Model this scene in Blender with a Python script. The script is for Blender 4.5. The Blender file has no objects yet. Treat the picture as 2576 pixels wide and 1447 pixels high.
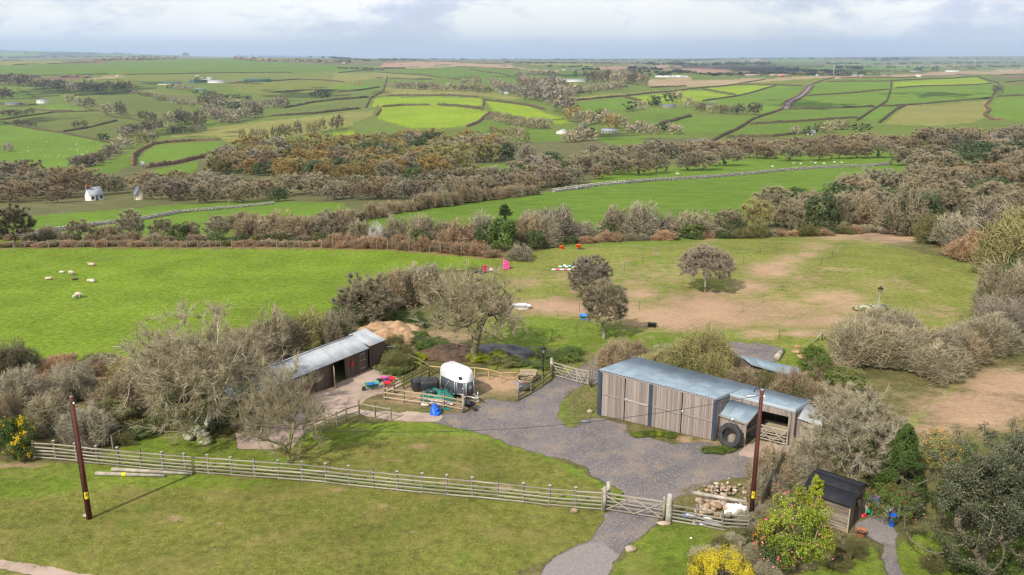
import bpy,math,random
import numpy as np
from mathutils import Vector,Matrix,Euler
sc = bpy.context.scene
COL = sc.collection
R = math.radians
# ---------------------------------------------------------------- camera
F_PX,W_PX,H_PX = 2100.0,2576.0,1447.0
PITCH = math.atan(585 / 2100.0)
CAM_H = 28.0
cp,sp = math.cos(PITCH),math.sin(PITCH)
cam_d = bpy.data.cameras.new('camera')
cam_d.sensor_width = 36.0
cam_d.lens = 36.0 * F_PX / W_PX
cam_d.clip_start = 0.5
cam_d.clip_end = 200000
cam = bpy.data.objects.new('camera',cam_d)
COL.objects.link(cam)
cam.location = (0,0,CAM_H)
cam.rotation_euler = (math.pi / 2 - PITCH,0,0)
sc.camera = cam
# ---------------------------------------------------------------- light
SUN_EL = R(42)
SUN_AZ = math.atan2(-0.60,-0.80)           # compass bearing of the sun,from +Y towards +X
sx_,sy_ = math.sin(SUN_AZ),math.cos(SUN_AZ)
sun_dir = Vector((sx_ * math.cos(SUN_EL),sy_ * math.cos(SUN_EL),math.sin(SUN_EL)))
sun_d = bpy.data.lights.new('sun','SUN')
sun_d.energy = 5.0
sun_d.angle = R(0.53)
sun_d.color = (1.0,0.93,0.82)
sun = bpy.data.objects.new('sun',sun_d)
COL.objects.link(sun)
sun.rotation_euler = sun_dir.to_track_quat('Z','Y').to_euler()
world = bpy.data.worlds.new('World')
sc.world = world
world.use_nodes = True
def build_world():
 nt = world.node_tree; nt.nodes.clear()
 N = nt.nodes.new; L = nt.links.new
 out = N('ShaderNodeOutputWorld')
 bg1 = N('ShaderNodeBackground'); bg2 = N('ShaderNodeBackground'); mix = N('ShaderNodeMixShader')
 sky = N('ShaderNodeTexSky'); sky.sky_type = 'NISHITA'; sky.sun_disc = False
 sky.sun_elevation = SUN_EL; sky.sun_rotation = SUN_AZ; sky.air_density = 1.0; sky.dust_density = 0.6
 L(sky.outputs[0],bg1.inputs[0]); bg1.inputs[1].default_value = 0.10
 tc = N('ShaderNodeTexCoord'); sep = N('ShaderNodeSeparateXYZ'); L(tc.outputs['Generated'],sep.inputs[0])
 def m(op,a,b=None,clamp=False):
  n = N('ShaderNodeMath'); n.operation = op; n.use_clamp = clamp
  for i,v in enumerate((a,b)):
   if v is None: continue
   if isinstance(v,(int,float)): n.inputs[i].default_value = v
   else: L(v,n.inputs[i])
  return n.outputs[0]
 z = m('MAXIMUM',sep.outputs[2],0.0)
 zz = m('ADD',z,0.055)
 u = m('DIVIDE',sep.outputs[0],zz); v = m('DIVIDE',sep.outputs[1],zz)
 cmb = N('ShaderNodeCombineXYZ'); L(m('MULTIPLY',sep.outputs[0],5.5),cmb.inputs[0]); L(m('MULTIPLY',sep.outputs[1],5.5),cmb.inputs[1]); L(m('MULTIPLY',sep.outputs[2],13.0),cmb.inputs[2])
 def noise(scale,detail,rough,seed,dist=0.0):
  n = N('ShaderNodeTexNoise'); n.noise_dimensions = '4D'
  n.inputs['Scale'].default_value = scale; n.inputs['Detail'].default_value = detail
  n.inputs['Roughness'].default_value = rough; n.inputs['W'].default_value = seed
  n.inputs['Distortion'].default_value = dist
  L(cmb.outputs[0],n.inputs['Vector']); return n.outputs['Fac']
 def ramp(fac,stops):
  r = N('ShaderNodeValToRGB'); e = r.color_ramp.elements
  while len(e) > 1: e.remove(e[-1])
  e[0].position = stops[0][0]; e[0].color = (*stops[0][1],1)
  for p,c in stops[1:]:
   q = e.new(p); q.color = (*c,1)
  L(fac,r.inputs[0]); return r.outputs[0]
 n1 = noise(1.0,8,0.56,3.1,0.35)
 n2 = noise(2.6,7,0.6,9.7,0.2)
 # cloud brightness: grey-lilac bases to white tops
 tone = m('ADD',m('MULTIPLY',n1,0.62),m('MULTIPLY',n2,0.38))
 ccol = ramp(tone,[(0.40,(0.60,0.65,0.84)),(0.47,(0.74,0.79,0.95)),(0.50,(0.92,0.94,1.02)),(0.54,(1.12,1.12,1.10))])
 # low air: clouds fade into a pale blue veil towards the horizon
 veil = ramp(z,[(0.0,(0.52,0.65,0.90)),(0.02,(0.62,0.73,0.95)),(0.05,(0.78,0.84,0.98)),(0.2,(0.74,0.80,0.95))])
 fade = ramp(z,[(0.0,(0.0,0.0,0.0)),(0.008,(0.12,0.12,0.12)),(0.022,(0.75,0.75,0.75)),(0.04,(1,1,1))])
 mx = N('ShaderNodeMix'); mx.data_type = 'RGBA'
 L(fade,mx.inputs['Factor']); L(veil,mx.inputs['A']); L(ccol,mx.inputs['B'])
 L(mx.outputs['Result'],bg2.inputs[0]); bg2.inputs[1].default_value = 0.95
 gap = ramp(noise(1.3,5,0.5,21.0),[(0.42,(0.82,0.82,0.82)),(0.56,(1.0,1.0,1.0))])
 L(gap,mix.inputs[0]); L(bg1.outputs[0],mix.inputs[1]); L(bg2.outputs[0],mix.inputs[2])
 L(mix.outputs[0],out.inputs[0])
build_world()
sc.view_settings.view_transform = 'Standard'
sc.view_settings.look = 'None'
sc.view_settings.exposure = 0.14
sc.view_settings.gamma = 1.0
sc.view_settings.use_curve_mapping = False
sc.render.engine = 'CYCLES'
cy = sc.cycles
cy.max_bounces = 4; cy.diffuse_bounces = 2; cy.glossy_bounces = 2; cy.transmission_bounces = 2; cy.volume_bounces = 0
cy.caustics_reflective = False; cy.caustics_refractive = False
cy.use_denoising = True
cy.pixel_filter_type = 'BLACKMAN_HARRIS'; cy.filter_width = 1.3
# ---------------------------------------------------------------- mesh helpers
def mesh_np(name,V,faces,mat=None,smooth=False,attrs=None,mat_idx=None):
 """faces: int array (n,3) or (n,4), or a list of such arrays"""
 me = bpy.data.meshes.new(name)
 V = np.asarray(V,dtype=np.float32)
 if not isinstance(faces,list): faces = [faces]
 faces = [np.asarray(f,dtype=np.int32) for f in faces if len(f)]
 me.vertices.add(len(V)); me.vertices.foreach_set('co',V.ravel())
 nl = sum(f.size for f in faces); nf = sum(len(f) for f in faces)
 me.loops.add(nl); me.polygons.add(nf)
 me.loops.foreach_set('vertex_index',np.concatenate([f.ravel() for f in faces]))
 tot = np.concatenate([np.full(len(f),f.shape[1],dtype=np.int32) for f in faces])
 st = np.concatenate([[0],np.cumsum(tot)[:-1]]).astype(np.int32)
 me.polygons.foreach_set('loop_start',st); me.polygons.foreach_set('loop_total',tot)
 if smooth: me.polygons.foreach_set('use_smooth',np.ones(nf,dtype=bool))
 if attrs:
  for k,a in attrs.items():
   a = np.asarray(a,dtype=np.float32)
   if a.ndim == 2:
    at = me.attributes.new(k,'FLOAT_COLOR','POINT'); at.data.foreach_set('color',a.ravel())
   else:
    at = me.attributes.new(k,'FLOAT','POINT'); at.data.foreach_set('value',a)
 if mat is not None: me.materials.append(mat)
 me.update(calc_edges=True); me.validate()
 return me
def link(name,me,parent=None,loc=None,rot=None,scale=None,mat=None):
 o = bpy.data.objects.new(name,me); COL.objects.link(o)
 if parent is not None: o.parent = parent
 if loc is not None: o.location = loc
 if rot is not None: o.rotation_euler = rot
 if scale is not None: o.scale = scale
 if mat is not None and me is not None and len(me.materials):
  o.material_slots[0].link = 'OBJECT'; o.material_slots[0].material = mat
 return o
def tag(o,label,cat,group=None,kind=None):
 o['label'] = label; o['category'] = cat
 if group: o['group'] = group
 if kind: o['kind'] = kind
 return o
def thing(name,label,cat,loc=(0,0,0),rz=0.0,group=None,scale=None):
 o = bpy.data.objects.new(name,None); COL.objects.link(o)
 o.empty_display_size = 0.3
 o.location = loc; o.rotation_euler = (0,0,rz)
 if scale: o.scale = scale
 return tag(o,label,cat,group)
class MB:
 def __init__(s): s.V = []; s.Q = []; s.T = []; s.n = 0
 def add(s,V,Q=None,T=None):
  V = np.asarray(V,float)
  if Q is not None and len(Q): s.Q.append(np.asarray(Q) + s.n)
  if T is not None and len(T): s.T.append(np.asarray(T) + s.n)
  s.V.append(V); s.n += len(V); return s
 def box(s,c,size,rot=None,M=None):
  x,y,z = np.array(size) / 2
  V = np.array([(-x,-y,-z),(x,-y,-z),(x,y,-z),(-x,y,-z),(-x,-y,z),(x,-y,z),(x,y,z),(-x,y,z)])
  if rot is not None: V = V @ np.array(Euler(rot).to_matrix()).T
  return s.add(V + np.array(c),[(0,3,2,1),(4,5,6,7),(0,1,5,4),(1,2,6,5),(2,3,7,6),(3,0,4,7)])
 def bar(s,a,b,w,h=None):
  a = Vector(a); b = Vector(b); d = b - a; L = d.length; d.normalize()
  up = Vector((0,0,1)) if abs(d.z) < 0.95 else Vector((1,0,0))
  sd = d.cross(up).normalized(); up = sd.cross(d)
  h = h or w; V = []
  for p in (a,b):
   for i,j in ((-1,-1),(1,-1),(1,1),(-1,1)): V.append(p + sd * (i * w / 2) + up * (j * h / 2))
  return s.add([tuple(v) for v in V],[(0,1,2,3),(7,6,5,4),(0,4,5,1),(1,5,6,2),(2,6,7,3),(3,7,4,0)])
 def tube(s,pts,rad,n=8,cap=True):
  pts = [Vector(p) for p in pts]; V = []; k = len(pts)
  if not hasattr(rad,'__len__'): rad = [rad] * k
  ref = None
  for i,p in enumerate(pts):
   d = (pts[min(i + 1,k - 1)] - pts[max(i - 1,0)]).normalized()
   if ref is None:
    ref = Vector((0,0,1)) if abs(d.z) < 0.9 else Vector((1,0,0))
   a = d.cross(ref).normalized(); b = d.cross(a).normalized(); ref = -b if False else ref
   for j in range(n):
    t = 2 * math.pi * j / n
    V.append(tuple(p + a * (rad[i] * math.cos(t)) + b * (rad[i] * math.sin(t))))
  Q = [(i*n+j,(i+1)*n+j,(i+1)*n+(j+1)%n,i*n+(j+1)%n) for i in range(k-1) for j in range(n)]
  T = []
  if cap:
   c0 = len(V); V.append(tuple(pts[0])); V.append(tuple(pts[-1]))
   T = [(c0,j,(j+1)%n) for j in range(n)] + [(c0+1,(k-1)*n+(j+1)%n,(k-1)*n+j) for j in range(n)]
  return s.add(V,Q,T)
 def lathe(s,prof,n=14,c=(0,0,0)):
  V = []
  for r,z in prof:
   for j in range(n):
    t = 2*math.pi*j/n; V.append((c[0]+r*math.cos(t),c[1]+r*math.sin(t),c[2]+z))
  k = len(prof)
  Q = [(i*n+j,i*n+(j+1)%n,(i+1)*n+(j+1)%n,(i+1)*n+j) for i in range(k-1) for j in range(n)]
  return s.add(V,Q)
 def prism(s,poly,z0,z1):
  n = len(poly)
  V = [(x,y,z0) for x,y in poly] + [(x,y,z1) for x,y in poly]
  Q = [(i,(i+1)%n,n+(i+1)%n,n+i) for i in range(n)]
  V += [(sum(p[0] for p in poly)/n,sum(p[1] for p in poly)/n,z) for z in (z0,z1)]
  T = [(2*n,(i+1)%n,i) for i in range(n)] + [(2*n+1,n+i,n+(i+1)%n) for i in range(n)]
  return s.add(V,Q,T)
 def quad(s,a,b,c,d): return s.add([a,b,c,d],[(0,1,2,3)])
 def mesh(s,name,mat,smooth=False):
  f = []
  if s.Q: f.append(np.concatenate(s.Q))
  if s.T: f.append(np.concatenate(s.T))
  return mesh_np(name,np.concatenate(s.V),f,mat,smooth)
 def build(s,name,mat,parent=None,smooth=False,**k):
  return link(name,s.mesh(name,mat,smooth),parent,**k)
# ---------------------------------------------------------------- materials
def mat_new(name):
 m = bpy.data.materials.new(name); m.use_nodes = True
 nt = m.node_tree; nt.nodes.clear(); return m,nt,nt.nodes.new,nt.links.new
def M(name,c1,c2=None,scale=4.0,rough=0.8,bump=0.0,spec=0.3,metal=0.0,stretch=None,coord='Object',rnd=0.0,detail=5,contrast=(0.35,0.65),bscale=None,emit=None):
 """general procedural material: two tones broken up by noise, optional relief, per-object variation"""
 m,nt,N,L = mat_new(name)
 out = N('ShaderNodeOutputMaterial'); b = N('ShaderNodeBsdfPrincipled')
 b.inputs['Roughness'].default_value = rough; b.inputs['Metallic'].default_value = metal
 b.inputs['Specular IOR Level'].default_value = spec
 L(b.outputs[0],out.inputs[0])
 tc = N('ShaderNodeTexCoord'); mp = N('ShaderNodeMapping'); L(tc.outputs[coord],mp.inputs[0])
 if stretch: mp.inputs['Scale'].default_value = stretch
 oi = N('ShaderNodeObjectInfo')
 vm = N('ShaderNodeVectorMath'); vm.operation = 'SCALE'; vm.inputs[0].default_value = (37,17,53); L(oi.outputs['Random'],vm.inputs['Scale']); L(vm.outputs[0],mp.inputs['Location'])
 n = N('ShaderNodeTexNoise'); n.inputs['Scale'].default_value = scale; n.inputs['Detail'].default_value = detail
 L(mp.outputs[0],n.inputs['Vector'])
 c2 = c2 or tuple(x * 0.75 for x in c1)
 r = N('ShaderNodeValToRGB'); e = r.color_ramp.elements
 e[0].position = contrast[0]; e[0].color = (*c1,1); e[1].position = contrast[1]; e[1].color = (*c2,1)
 L(n.outputs['Fac'],r.inputs[0])
 col = r.outputs[0]
 if rnd:
  hs = N('ShaderNodeHueSaturation'); mr = N('ShaderNodeMapRange')
  mr.inputs['To Min'].default_value = 1 - rnd; mr.inputs['To Max'].default_value = 1 + rnd
  L(oi.outputs['Random'],mr.inputs['Value']); L(mr.outputs[0],hs.inputs['Value']); L(col,hs.inputs['Color']); col = hs.outputs[0]
 L(col,b.inputs['Base Color'])
 if bump:
  n2 = N('ShaderNodeTexNoise'); n2.inputs['Scale'].default_value = bscale or scale * 3; n2.inputs['Detail'].default_value = 4
  L(mp.outputs[0],n2.inputs['Vector'])
  bp = N('ShaderNodeBump'); bp.inputs['Strength'].default_value = bump; bp.inputs['Distance'].default_value = 0.05
  L(n2.outputs['Fac'],bp.inputs['Height']); L(bp.outputs[0],b.inputs['Normal'])
 if emit:
  b.inputs['Emission Color'].default_value = (*c1,1); b.inputs['Emission Strength'].default_value = emit
 return m
def M_leaf(name,c1,c2,rnd=0.2,transl=0.25,rough=0.6,scale=1.3):
 m,nt,N,L = mat_new(name)
 out = N('ShaderNodeOutputMaterial'); d = N('ShaderNodeBsdfPrincipled'); t = N('ShaderNodeBsdfTranslucent'); mx = N('ShaderNodeMixShader')
 d.inputs['Roughness'].default_value = rough; d.inputs['Specular IOR Level'].default_value = 0.25
 mx.inputs[0].default_value = transl
 g = N('ShaderNodeNewGeometry'); oi = N('ShaderNodeObjectInfo')
 n = N('ShaderNodeTexNoise'); n.inputs['Scale'].default_value = scale; n.inputs['Detail'].default_value = 3
 tc = N('ShaderNodeTexCoord'); L(tc.outputs['Object'],n.inputs['Vector'])
 ad = N('ShaderNodeMath'); ad.operation = 'MULTIPLY_ADD'; ad.inputs[1].default_value = 0.55; L(g.outputs['Random Per Island'],ad.inputs[0])
 sb = N('ShaderNodeMath'); sb.operation = 'MULTIPLY_ADD'; sb.inputs[1].default_value = 1.5; sb.inputs[2].default_value = -0.5; L(n.outputs['Fac'],sb.inputs[0]); L(sb.outputs[0],ad.inputs[2])
 r = N('ShaderNodeValToRGB'); e = r.color_ramp.elements
 e[0].position = 0.15; e[0].color = (*c1,1); e[1].position = 0.85; e[1].color = (*c2,1); L(ad.outputs[0],r.inputs[0])
 hs = N('ShaderNodeHueSaturation'); mr = N('ShaderNodeMapRange'); mr.inputs['To Min'].default_value = 1 - rnd; mr.inputs['To Max'].default_value = 1 + rnd
 L(oi.outputs['Random'],mr.inputs['Value']); L(mr.outputs[0],hs.inputs['Value']); L(r.outputs[0],hs.inputs['Color'])
 L(hs.outputs[0],d.inputs['Base Color']); L(hs.outputs[0],t.inputs['Color'])
 L(d.outputs[0],mx.inputs[1]); L(t.outputs[0],mx.inputs[2]); L(mx.outputs[0],out.inputs[0])
 return m
MT = {}
MT['twig_grey'] = M_leaf('twig_grey',(0.36,0.31,0.195),(0.22,0.19,0.12),0.18,0.1)
MT['twig_brown'] = M_leaf('twig_brown',(0.36,0.28,0.165),(0.22,0.17,0.105),0.18,0.1)
MT['twig_red'] = M_leaf('twig_red',(0.37,0.255,0.15),(0.23,0.16,0.10),0.15,0.1)
MT['twig_olive'] = M_leaf('twig_olive',(0.37,0.335,0.13),(0.23,0.21,0.09),0.18,0.15)
MT['twig_orange'] = M_leaf('twig_orange',(0.42,0.29,0.10),(0.26,0.19,0.07),0.15,0.15)
MT['twig_pale'] = M_leaf('twig_pale',(0.39,0.35,0.24),(0.25,0.22,0.15),0.12,0.1)
MT['twig_lilac'] = M_leaf('twig_lilac',(0.33,0.28,0.21),(0.20,0.17,0.125),0.15,0.1)
MT['twig_dark'] = M_leaf('twig_dark',(0.20,0.175,0.10),(0.11,0.10,0.055),0.15,0.1)
MT['bracken'] = M_leaf('bracken',(0.43,0.275,0.155),(0.29,0.19,0.11),0.15,0.1)
MT['bramble'] = M_leaf('bramble',(0.20,0.17,0.07),(0.12,0.13,0.04),0.15,0.15)
MT['leaf_ivy'] = M_leaf('leaf_ivy',(0.035,0.060,0.018),(0.10,0.13,0.035),0.2,0.15,0.45)
MT['leaf_ever'] = M_leaf('leaf_ever',(0.016,0.030,0.012),(0.045,0.065,0.022),0.2,0.1)
MT['leaf_green'] = M_leaf('leaf_green',(0.06,0.11,0.02),(0.17,0.22,0.04),0.15,0.25,0.4)
MT['leaf_gloss'] = M_leaf('leaf_gloss',(0.10,0.16,0.015),(0.38,0.42,0.04),0.1,0.2,0.3,2.0)
MT['leaf_conifer'] = M_leaf('leaf_conifer',(0.025,0.055,0.010),(0.09,0.135,0.022),0.1,0.15)
MT['leaf_lime'] = M_leaf('leaf_lime',(0.15,0.20,0.01),(0.40,0.42,0.02),0.1,0.2)
MT['leaf_gold'] = M_leaf('leaf_gold',(0.42,0.34,0.01),(0.80,0.66,0.05),0.05,0.3)
MT['leaf_blue'] = M_leaf('leaf_blue',(0.050,0.060,0.028),(0.15,0.16,0.085),0.1,0.15,0.45)
MT['leaf_oliv'] = M_leaf('leaf_oliv',(0.13,0.14,0.04),(0.24,0.24,0.09),0.15,0.2)
MT['gorse_flower'] = M_leaf('gorse_flower',(0.75,0.50,0.01),(0.85,0.62,0.03),0.05,0.2)
MT['orange_flower'] = M_leaf('orange_flower',(0.75,0.28,0.01),(0.85,0.40,0.03),0.05,0.2)
MT['pink_flower'] = M_leaf('pink_flower',(0.75,0.10,0.22),(0.85,0.32,0.40),0.05,0.2)
MT['red_flower'] = M_leaf('red_flower',(0.70,0.06,0.10),(0.80,0.20,0.20),0.05,0.2)
MT['white_blossom'] = M_leaf('white_blossom',(0.50,0.47,0.40),(0.68,0.64,0.57),0.05,0.2)
MT['bark'] = M('bark',(0.24,0.20,0.15),(0.12,0.10,0.07),3,0.95,0.4,0.1,rnd=0.2)
MT['bark_pale'] = M('bark_pale',(0.42,0.40,0.31),(0.22,0.21,0.14),3,0.95,0.4,0.1,rnd=0.15)
MT['bark_mossy'] = M('bark_mossy',(0.26,0.25,0.11),(0.13,0.12,0.07),2.5,0.95,0.4,0.1,rnd=0.15)
MT['weathered'] = M('weathered',(0.34,0.285,0.25),(0.205,0.17,0.15),1.0,0.9,0.4,0.1,stretch=(3,3,0.7),rnd=0.2)
MT['weathered_rail'] = M('weathered_rail',(0.38,0.345,0.285),(0.22,0.195,0.155),2.0,0.9,0.3,0.1,rnd=0.22)
MT['post_wood'] = M('post_wood',(0.28,0.25,0.20),(0.16,0.14,0.11),2.0,0.9,0.3,0.1,rnd=0.2)
MT['new_wood'] = M('new_wood',(0.52,0.37,0.17),(0.38,0.27,0.12),2.0,0.8,0.2,0.2,rnd=0.12)
MT['mossy_wood'] = M('mossy_wood',(0.22,0.21,0.09),(0.13,0.12,0.06),2.0,0.9,0.2,0.1,rnd=0.15)
MT['pallet_wood'] = M('pallet_wood',(0.48,0.39,0.26),(0.30,0.24,0.16),2.0,0.9,0.2,0.1,rnd=0.18)
MT['dark_wood'] = M('dark_wood',(0.15,0.105,0.085),(0.07,0.05,0.04),1.2,0.9,0.4,0.1,stretch=(3,3,0.7),rnd=0.25)
MT['shed_wood'] = M('shed_wood',(0.27,0.22,0.17),(0.11,0.09,0.07),2.0,0.9,0.3,0.1,rnd=0.25)
MT['creosote'] = M('creosote',(0.12,0.032,0.020),(0.065,0.018,0.012),1.0,0.7,0.2,0.3,stretch=(8,8,1))
MT['roof_blue'] = M('roof_blue',(0.23,0.30,0.35),(0.16,0.215,0.26),0.9,0.42,0.0,0.5,rnd=0.06)
MT['roof_grey'] = M('roof_grey',(0.42,0.44,0.46),(0.31,0.33,0.35),0.9,0.45,0.0,0.5,rnd=0.07)
MT['rooflight'] = M('rooflight',(0.30,0.21,0.16),(0.20,0.14,0.11),1.5,0.4,0,0.5)
MT['trim'] = M('trim',(0.40,0.45,0.49),(0.34,0.39,0.43),1.5,0.4,0,0.5)
MT['felt'] = M('felt',(0.020,0.021,0.028),(0.012,0.013,0.018),3,0.75,0.15,0.3)
MT['paint_slate'] = M('paint_slate',(0.050,0.065,0.095),(0.035,0.045,0.07),3,0.7,0.2,0.3)
MT['void'] = M('void',(0.012,0.010,0.008),None,2,0.9)
MT['rubber'] = M('rubber',(0.045,0.047,0.05),(0.028,0.029,0.031),3,0.75,0.2,0.3)
MT['galv'] = M('galv',(0.50,0.53,0.56),(0.38,0.41,0.44),4,0.4,0.0,0.5,metal=0.4)
MT['white'] = M('white',(0.82,0.82,0.82),(0.70,0.70,0.69),1.2,0.4,0,0.5)
MT['grey_panel'] = M('grey_panel',(0.065,0.075,0.09),(0.055,0.062,0.075),2,0.45,0,0.5)
MT['black_plastic'] = M('black_plastic',(0.016,0.017,0.020),(0.03,0.03,0.034),2.5,0.38,0.9,0.5,bscale=5)
MT['red_plastic'] = M('red_plastic',(0.72,0.02,0.05),(0.55,0.015,0.035),3,0.4)
MT['pink_plastic'] = M('pink_plastic',(0.80,0.13,0.38),(0.68,0.08,0.30),3,0.4)
MT['blue_plastic'] = M('blue_plastic',(0.015,0.13,0.62),(0.01,0.09,0.45),3,0.4)
MT['lblue_plastic'] = M('lblue_plastic',(0.06,0.25,0.65),(0.05,0.2,0.55),3,0.4)
MT['teal_plastic'] = M('teal_plastic',(0.06,0.28,0.24),(0.04,0.20,0.17),3,0.5)
MT['green_plastic'] = M('green_plastic',(0.01,0.30,0.16),(0.01,0.22,0.11),3,0.4)
MT['orange_plastic'] = M('orange_plastic',(0.80,0.10,0.02),(0.7,0.08,0.02),3,0.4)
MT['yellow_plastic'] = M('yellow_plastic',(0.80,0.62,0.02),(0.7,0.5,0.02),3,0.5)
MT['tarp'] = M('tarp',(0.02,0.17,0.13),(0.012,0.11,0.085),2,0.5,0.8,0.4,bscale=3)
MT['sack'] = M('sack',(0.60,0.50,0.44),(0.45,0.36,0.31),2,0.9,0.3)
MT['stone'] = M('stone',(0.46,0.42,0.38),(0.27,0.25,0.23),2.5,0.95,0.5,0.1,rnd=0.28)
MT['rock_tan'] = M('rock_tan',(0.42,0.30,0.19),(0.22,0.16,0.11),2.5,0.95,0.5,0.1,rnd=0.25)
MT['rock_pale'] = M('rock_pale',(0.45,0.37,0.29),(0.27,0.21,0.16),3,0.95,0.5,0.1,rnd=0.25)
MT['rock_moss'] = M('rock_moss',(0.36,0.34,0.27),(0.12,0.13,0.045),2.6,0.95,0.5,0.1,rnd=0.15,contrast=(0.40,0.56))
MT['granite'] = M('granite',(0.46,0.44,0.38),(0.30,0.29,0.24),5,0.95,0.5,0.1)
MT['terracotta'] = M('terracotta',(0.40,0.15,0.07),(0.28,0.10,0.05),4,0.8)
MT['iron_black'] = M('iron_black',(0.022,0.024,0.03),None,3,0.45)
MT['iron_pale'] = M('iron_pale',(0.45,0.52,0.62),(0.35,0.42,0.5),3,0.5)
MT['lamp_glass'] = M('lamp_glass',(0.55,0.50,0.38),(0.42,0.38,0.28),3,0.2,0,0.6)
MT['glass'] = M('glass',(0.03,0.035,0.045),None,3,0.08,0,0.8)
MT['wire'] = M('wire',(0.03,0.03,0.035),None,3,0.6)
MT['cord'] = M('cord',(0.35,0.36,0.33),None,3,0.6)
MT['wool'] = M('wool',(0.52,0.44,0.32),(0.40,0.33,0.24),6,0.95,0.5,0.1,rnd=0.12)
MT['wool_white'] = M('wool_white',(0.60,0.55,0.45),(0.5,0.45,0.37),6,0.95,0.5,0.1)
MT['wool_dark'] = M('wool_dark',(0.10,0.08,0.07),None,6,0.95)
MT['cow'] = M('cow',(0.42,0.24,0.10),(0.30,0.17,0.08),3,0.9)
MT['render_white'] = M('render_white',(0.76,0.75,0.72),(0.62,0.61,0.58),0.6,0.85)
MT['render_cream'] = M('render_cream',(0.66,0.61,0.46),(0.55,0.50,0.38),0.6,0.85)
MT['wall_stone'] = M('wall_stone',(0.36,0.31,0.26),(0.22,0.19,0.16),0.8,0.95,0.4)
MT['slate'] = M('slate',(0.17,0.18,0.21),(0.11,0.12,0.14),0.8,0.6,0.2,0.4)
MT['slate_pale'] = M('slate_pale',(0.36,0.38,0.42),(0.26,0.28,0.31),0.8,0.6)
MT['roof_green'] = M('roof_green',(0.04,0.12,0.09),(0.03,0.09,0.07),0.3,0.5)
MT['roof_pinkish'] = M('roof_pinkish',(0.40,0.30,0.26),(0.32,0.24,0.2),0.3,0.7)
MT['brick_red'] = M('brick_red',(0.30,0.10,0.06),(0.2,0.07,0.045),2,0.9)
MT['asphalt'] = M('asphalt',(0.20,0.19,0.19),None,1,0.9)
MT['dung'] = M('dung',(0.44,0.30,0.18),(0.26,0.16,0.09),1.8,0.95,0.9,0.1,bscale=4)
MT['compost'] = M('compost',(0.13,0.085,0.06),(0.07,0.045,0.035),2.5,0.95,0.9,0.1,bscale=4)
MT['fabric_red'] = M('fabric_red',(0.25,0.02,0.04),(0.03,0.03,0.10),5,0.9)
MT['fabric_blue'] = M('fabric_blue',(0.05,0.06,0.16),(0.12,0.12,0.2),5,0.9)
# ---------------------------------------------------------------- terrain
# Height field over (u = X/Y, Y).  The valley profile is given as view slopes t = (CAM_H - Z) / Y at a set of distances.
def y2t(y):
 b = -(y - H_PX / 2) / F_PX
 return (sp - b * cp) / (cp + b * sp)
Dn = np.array([105,130,170,230,320,420,550,750,1000,1350,1800,2500,3500,4500,7000,11000,15000,20000,40000]) * (CAM_H / 24.0)
cols_x = np.array([-500,0,350,700,1000,1288,1700,2100,2576,3076])
prof = {
 0:    [619,590,560,525,480,440,400,350,300,255,215,180,160,152,156,137,122,131,139],
 350:  [619,590,556,516,470,428,390,343,297,253,215,181,160,150,156,141,133,137,140],
 700:  [618,589,552,508,460,418,381,338,294,251,215,182,160,148,141,151,147,147,145],
 1000: [617,587,546,497,450,410,373,333,291,250,216,185,163,153,151,150,148,147,146],
 1288: [617,586,540,487,440,402,368,330,290,250,217,187,168,160,153,151,150,149,147],
 1700: [617,583,534,480,432,395,362,326,286,245,212,187,176,168,156,151,148,147,146],
 2100: [617,580,526,472,422,387,356,320,281,240,209,190,181,173,161,150,144,143,143],
 2576: [617,576,520,465,415,380,350,314,275,235,206,188,180,172,160,150,141,140,141]}
prof[-500] = prof[0]; prof[3076] = prof[2576]
U0,U1,NU = -1.8,1.8,721
NY = 700
LY0,LY1 = math.log(8.0),math.log(60000.0)
Ug = np.linspace(U0,U1,NU); Yg = np.exp(np.linspace(LY0,LY1,NY))
_uc = (cols_x - W_PX / 2) / F_PX * 1.03
_tab = np.array([np.interp(np.log(Yg),np.log(np.concatenate([[105 * CAM_H / 24 * 0.999],Dn[1:]])),
                 np.concatenate([[CAM_H / (105 * CAM_H / 24)],[y2t(v) for v in prof[x][1:]]])) for x in cols_x])
near = Yg < 105 * CAM_H / 24.0
_tab[:,near] = CAM_H / Yg[near]
Tt = np.array([np.interp(Ug,_uc,_tab[:,j]) for j in range(NY)]).T        # NU x NY
Zt = CAM_H - Tt * Yg[None,:]
def _smooth(A,k,ax):
 ker = np.hanning(k + 2)[1:-1]; ker /= ker.sum()
 P = np.pad(A,[(k // 2,k // 2) if i == ax else (0,0) for i in range(2)],mode='edge')
 return np.apply_along_axis(lambda v: np.convolve(v,ker,'valid'),ax,P)
Rt = Zt / Yg[None,:]
Rs = _smooth(_smooth(Rt,61,0),19,1)
wn = np.clip((np.log(Yg) - math.log(112)) / 0.25,0,1)[None,:]
Rt = Rt * (1 - wn) + Rs * wn
Zt = Rt * Yg[None,:]
Tt = CAM_H / Yg[None,:] - Rt
def vnoise(x,y,seed,oct=4):
 """cheap value noise"""
 rs = np.random.RandomState(seed); G = rs.rand(64,64); out = np.zeros_like(x); amp = 1; tot = 0
 for o in range(oct):
  fx = x * 2 ** o; fy = y * 2 ** o; i = np.floor(fx).astype(int); j = np.floor(fy).astype(int); a = fx - i; b = fy - j
  a = a * a * (3 - 2 * a); b = b * b * (3 - 2 * b)
  v = G[i % 64,j % 64] * (1 - a) * (1 - b) + G[(i + 1) % 64,j % 64] * a * (1 - b) + G[i % 64,(j + 1) % 64] * (1 - a) * b + G[(i + 1) % 64,(j + 1) % 64] * a * b
  out += amp * v; tot += amp; amp *= 0.5
 return out / tot
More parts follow.
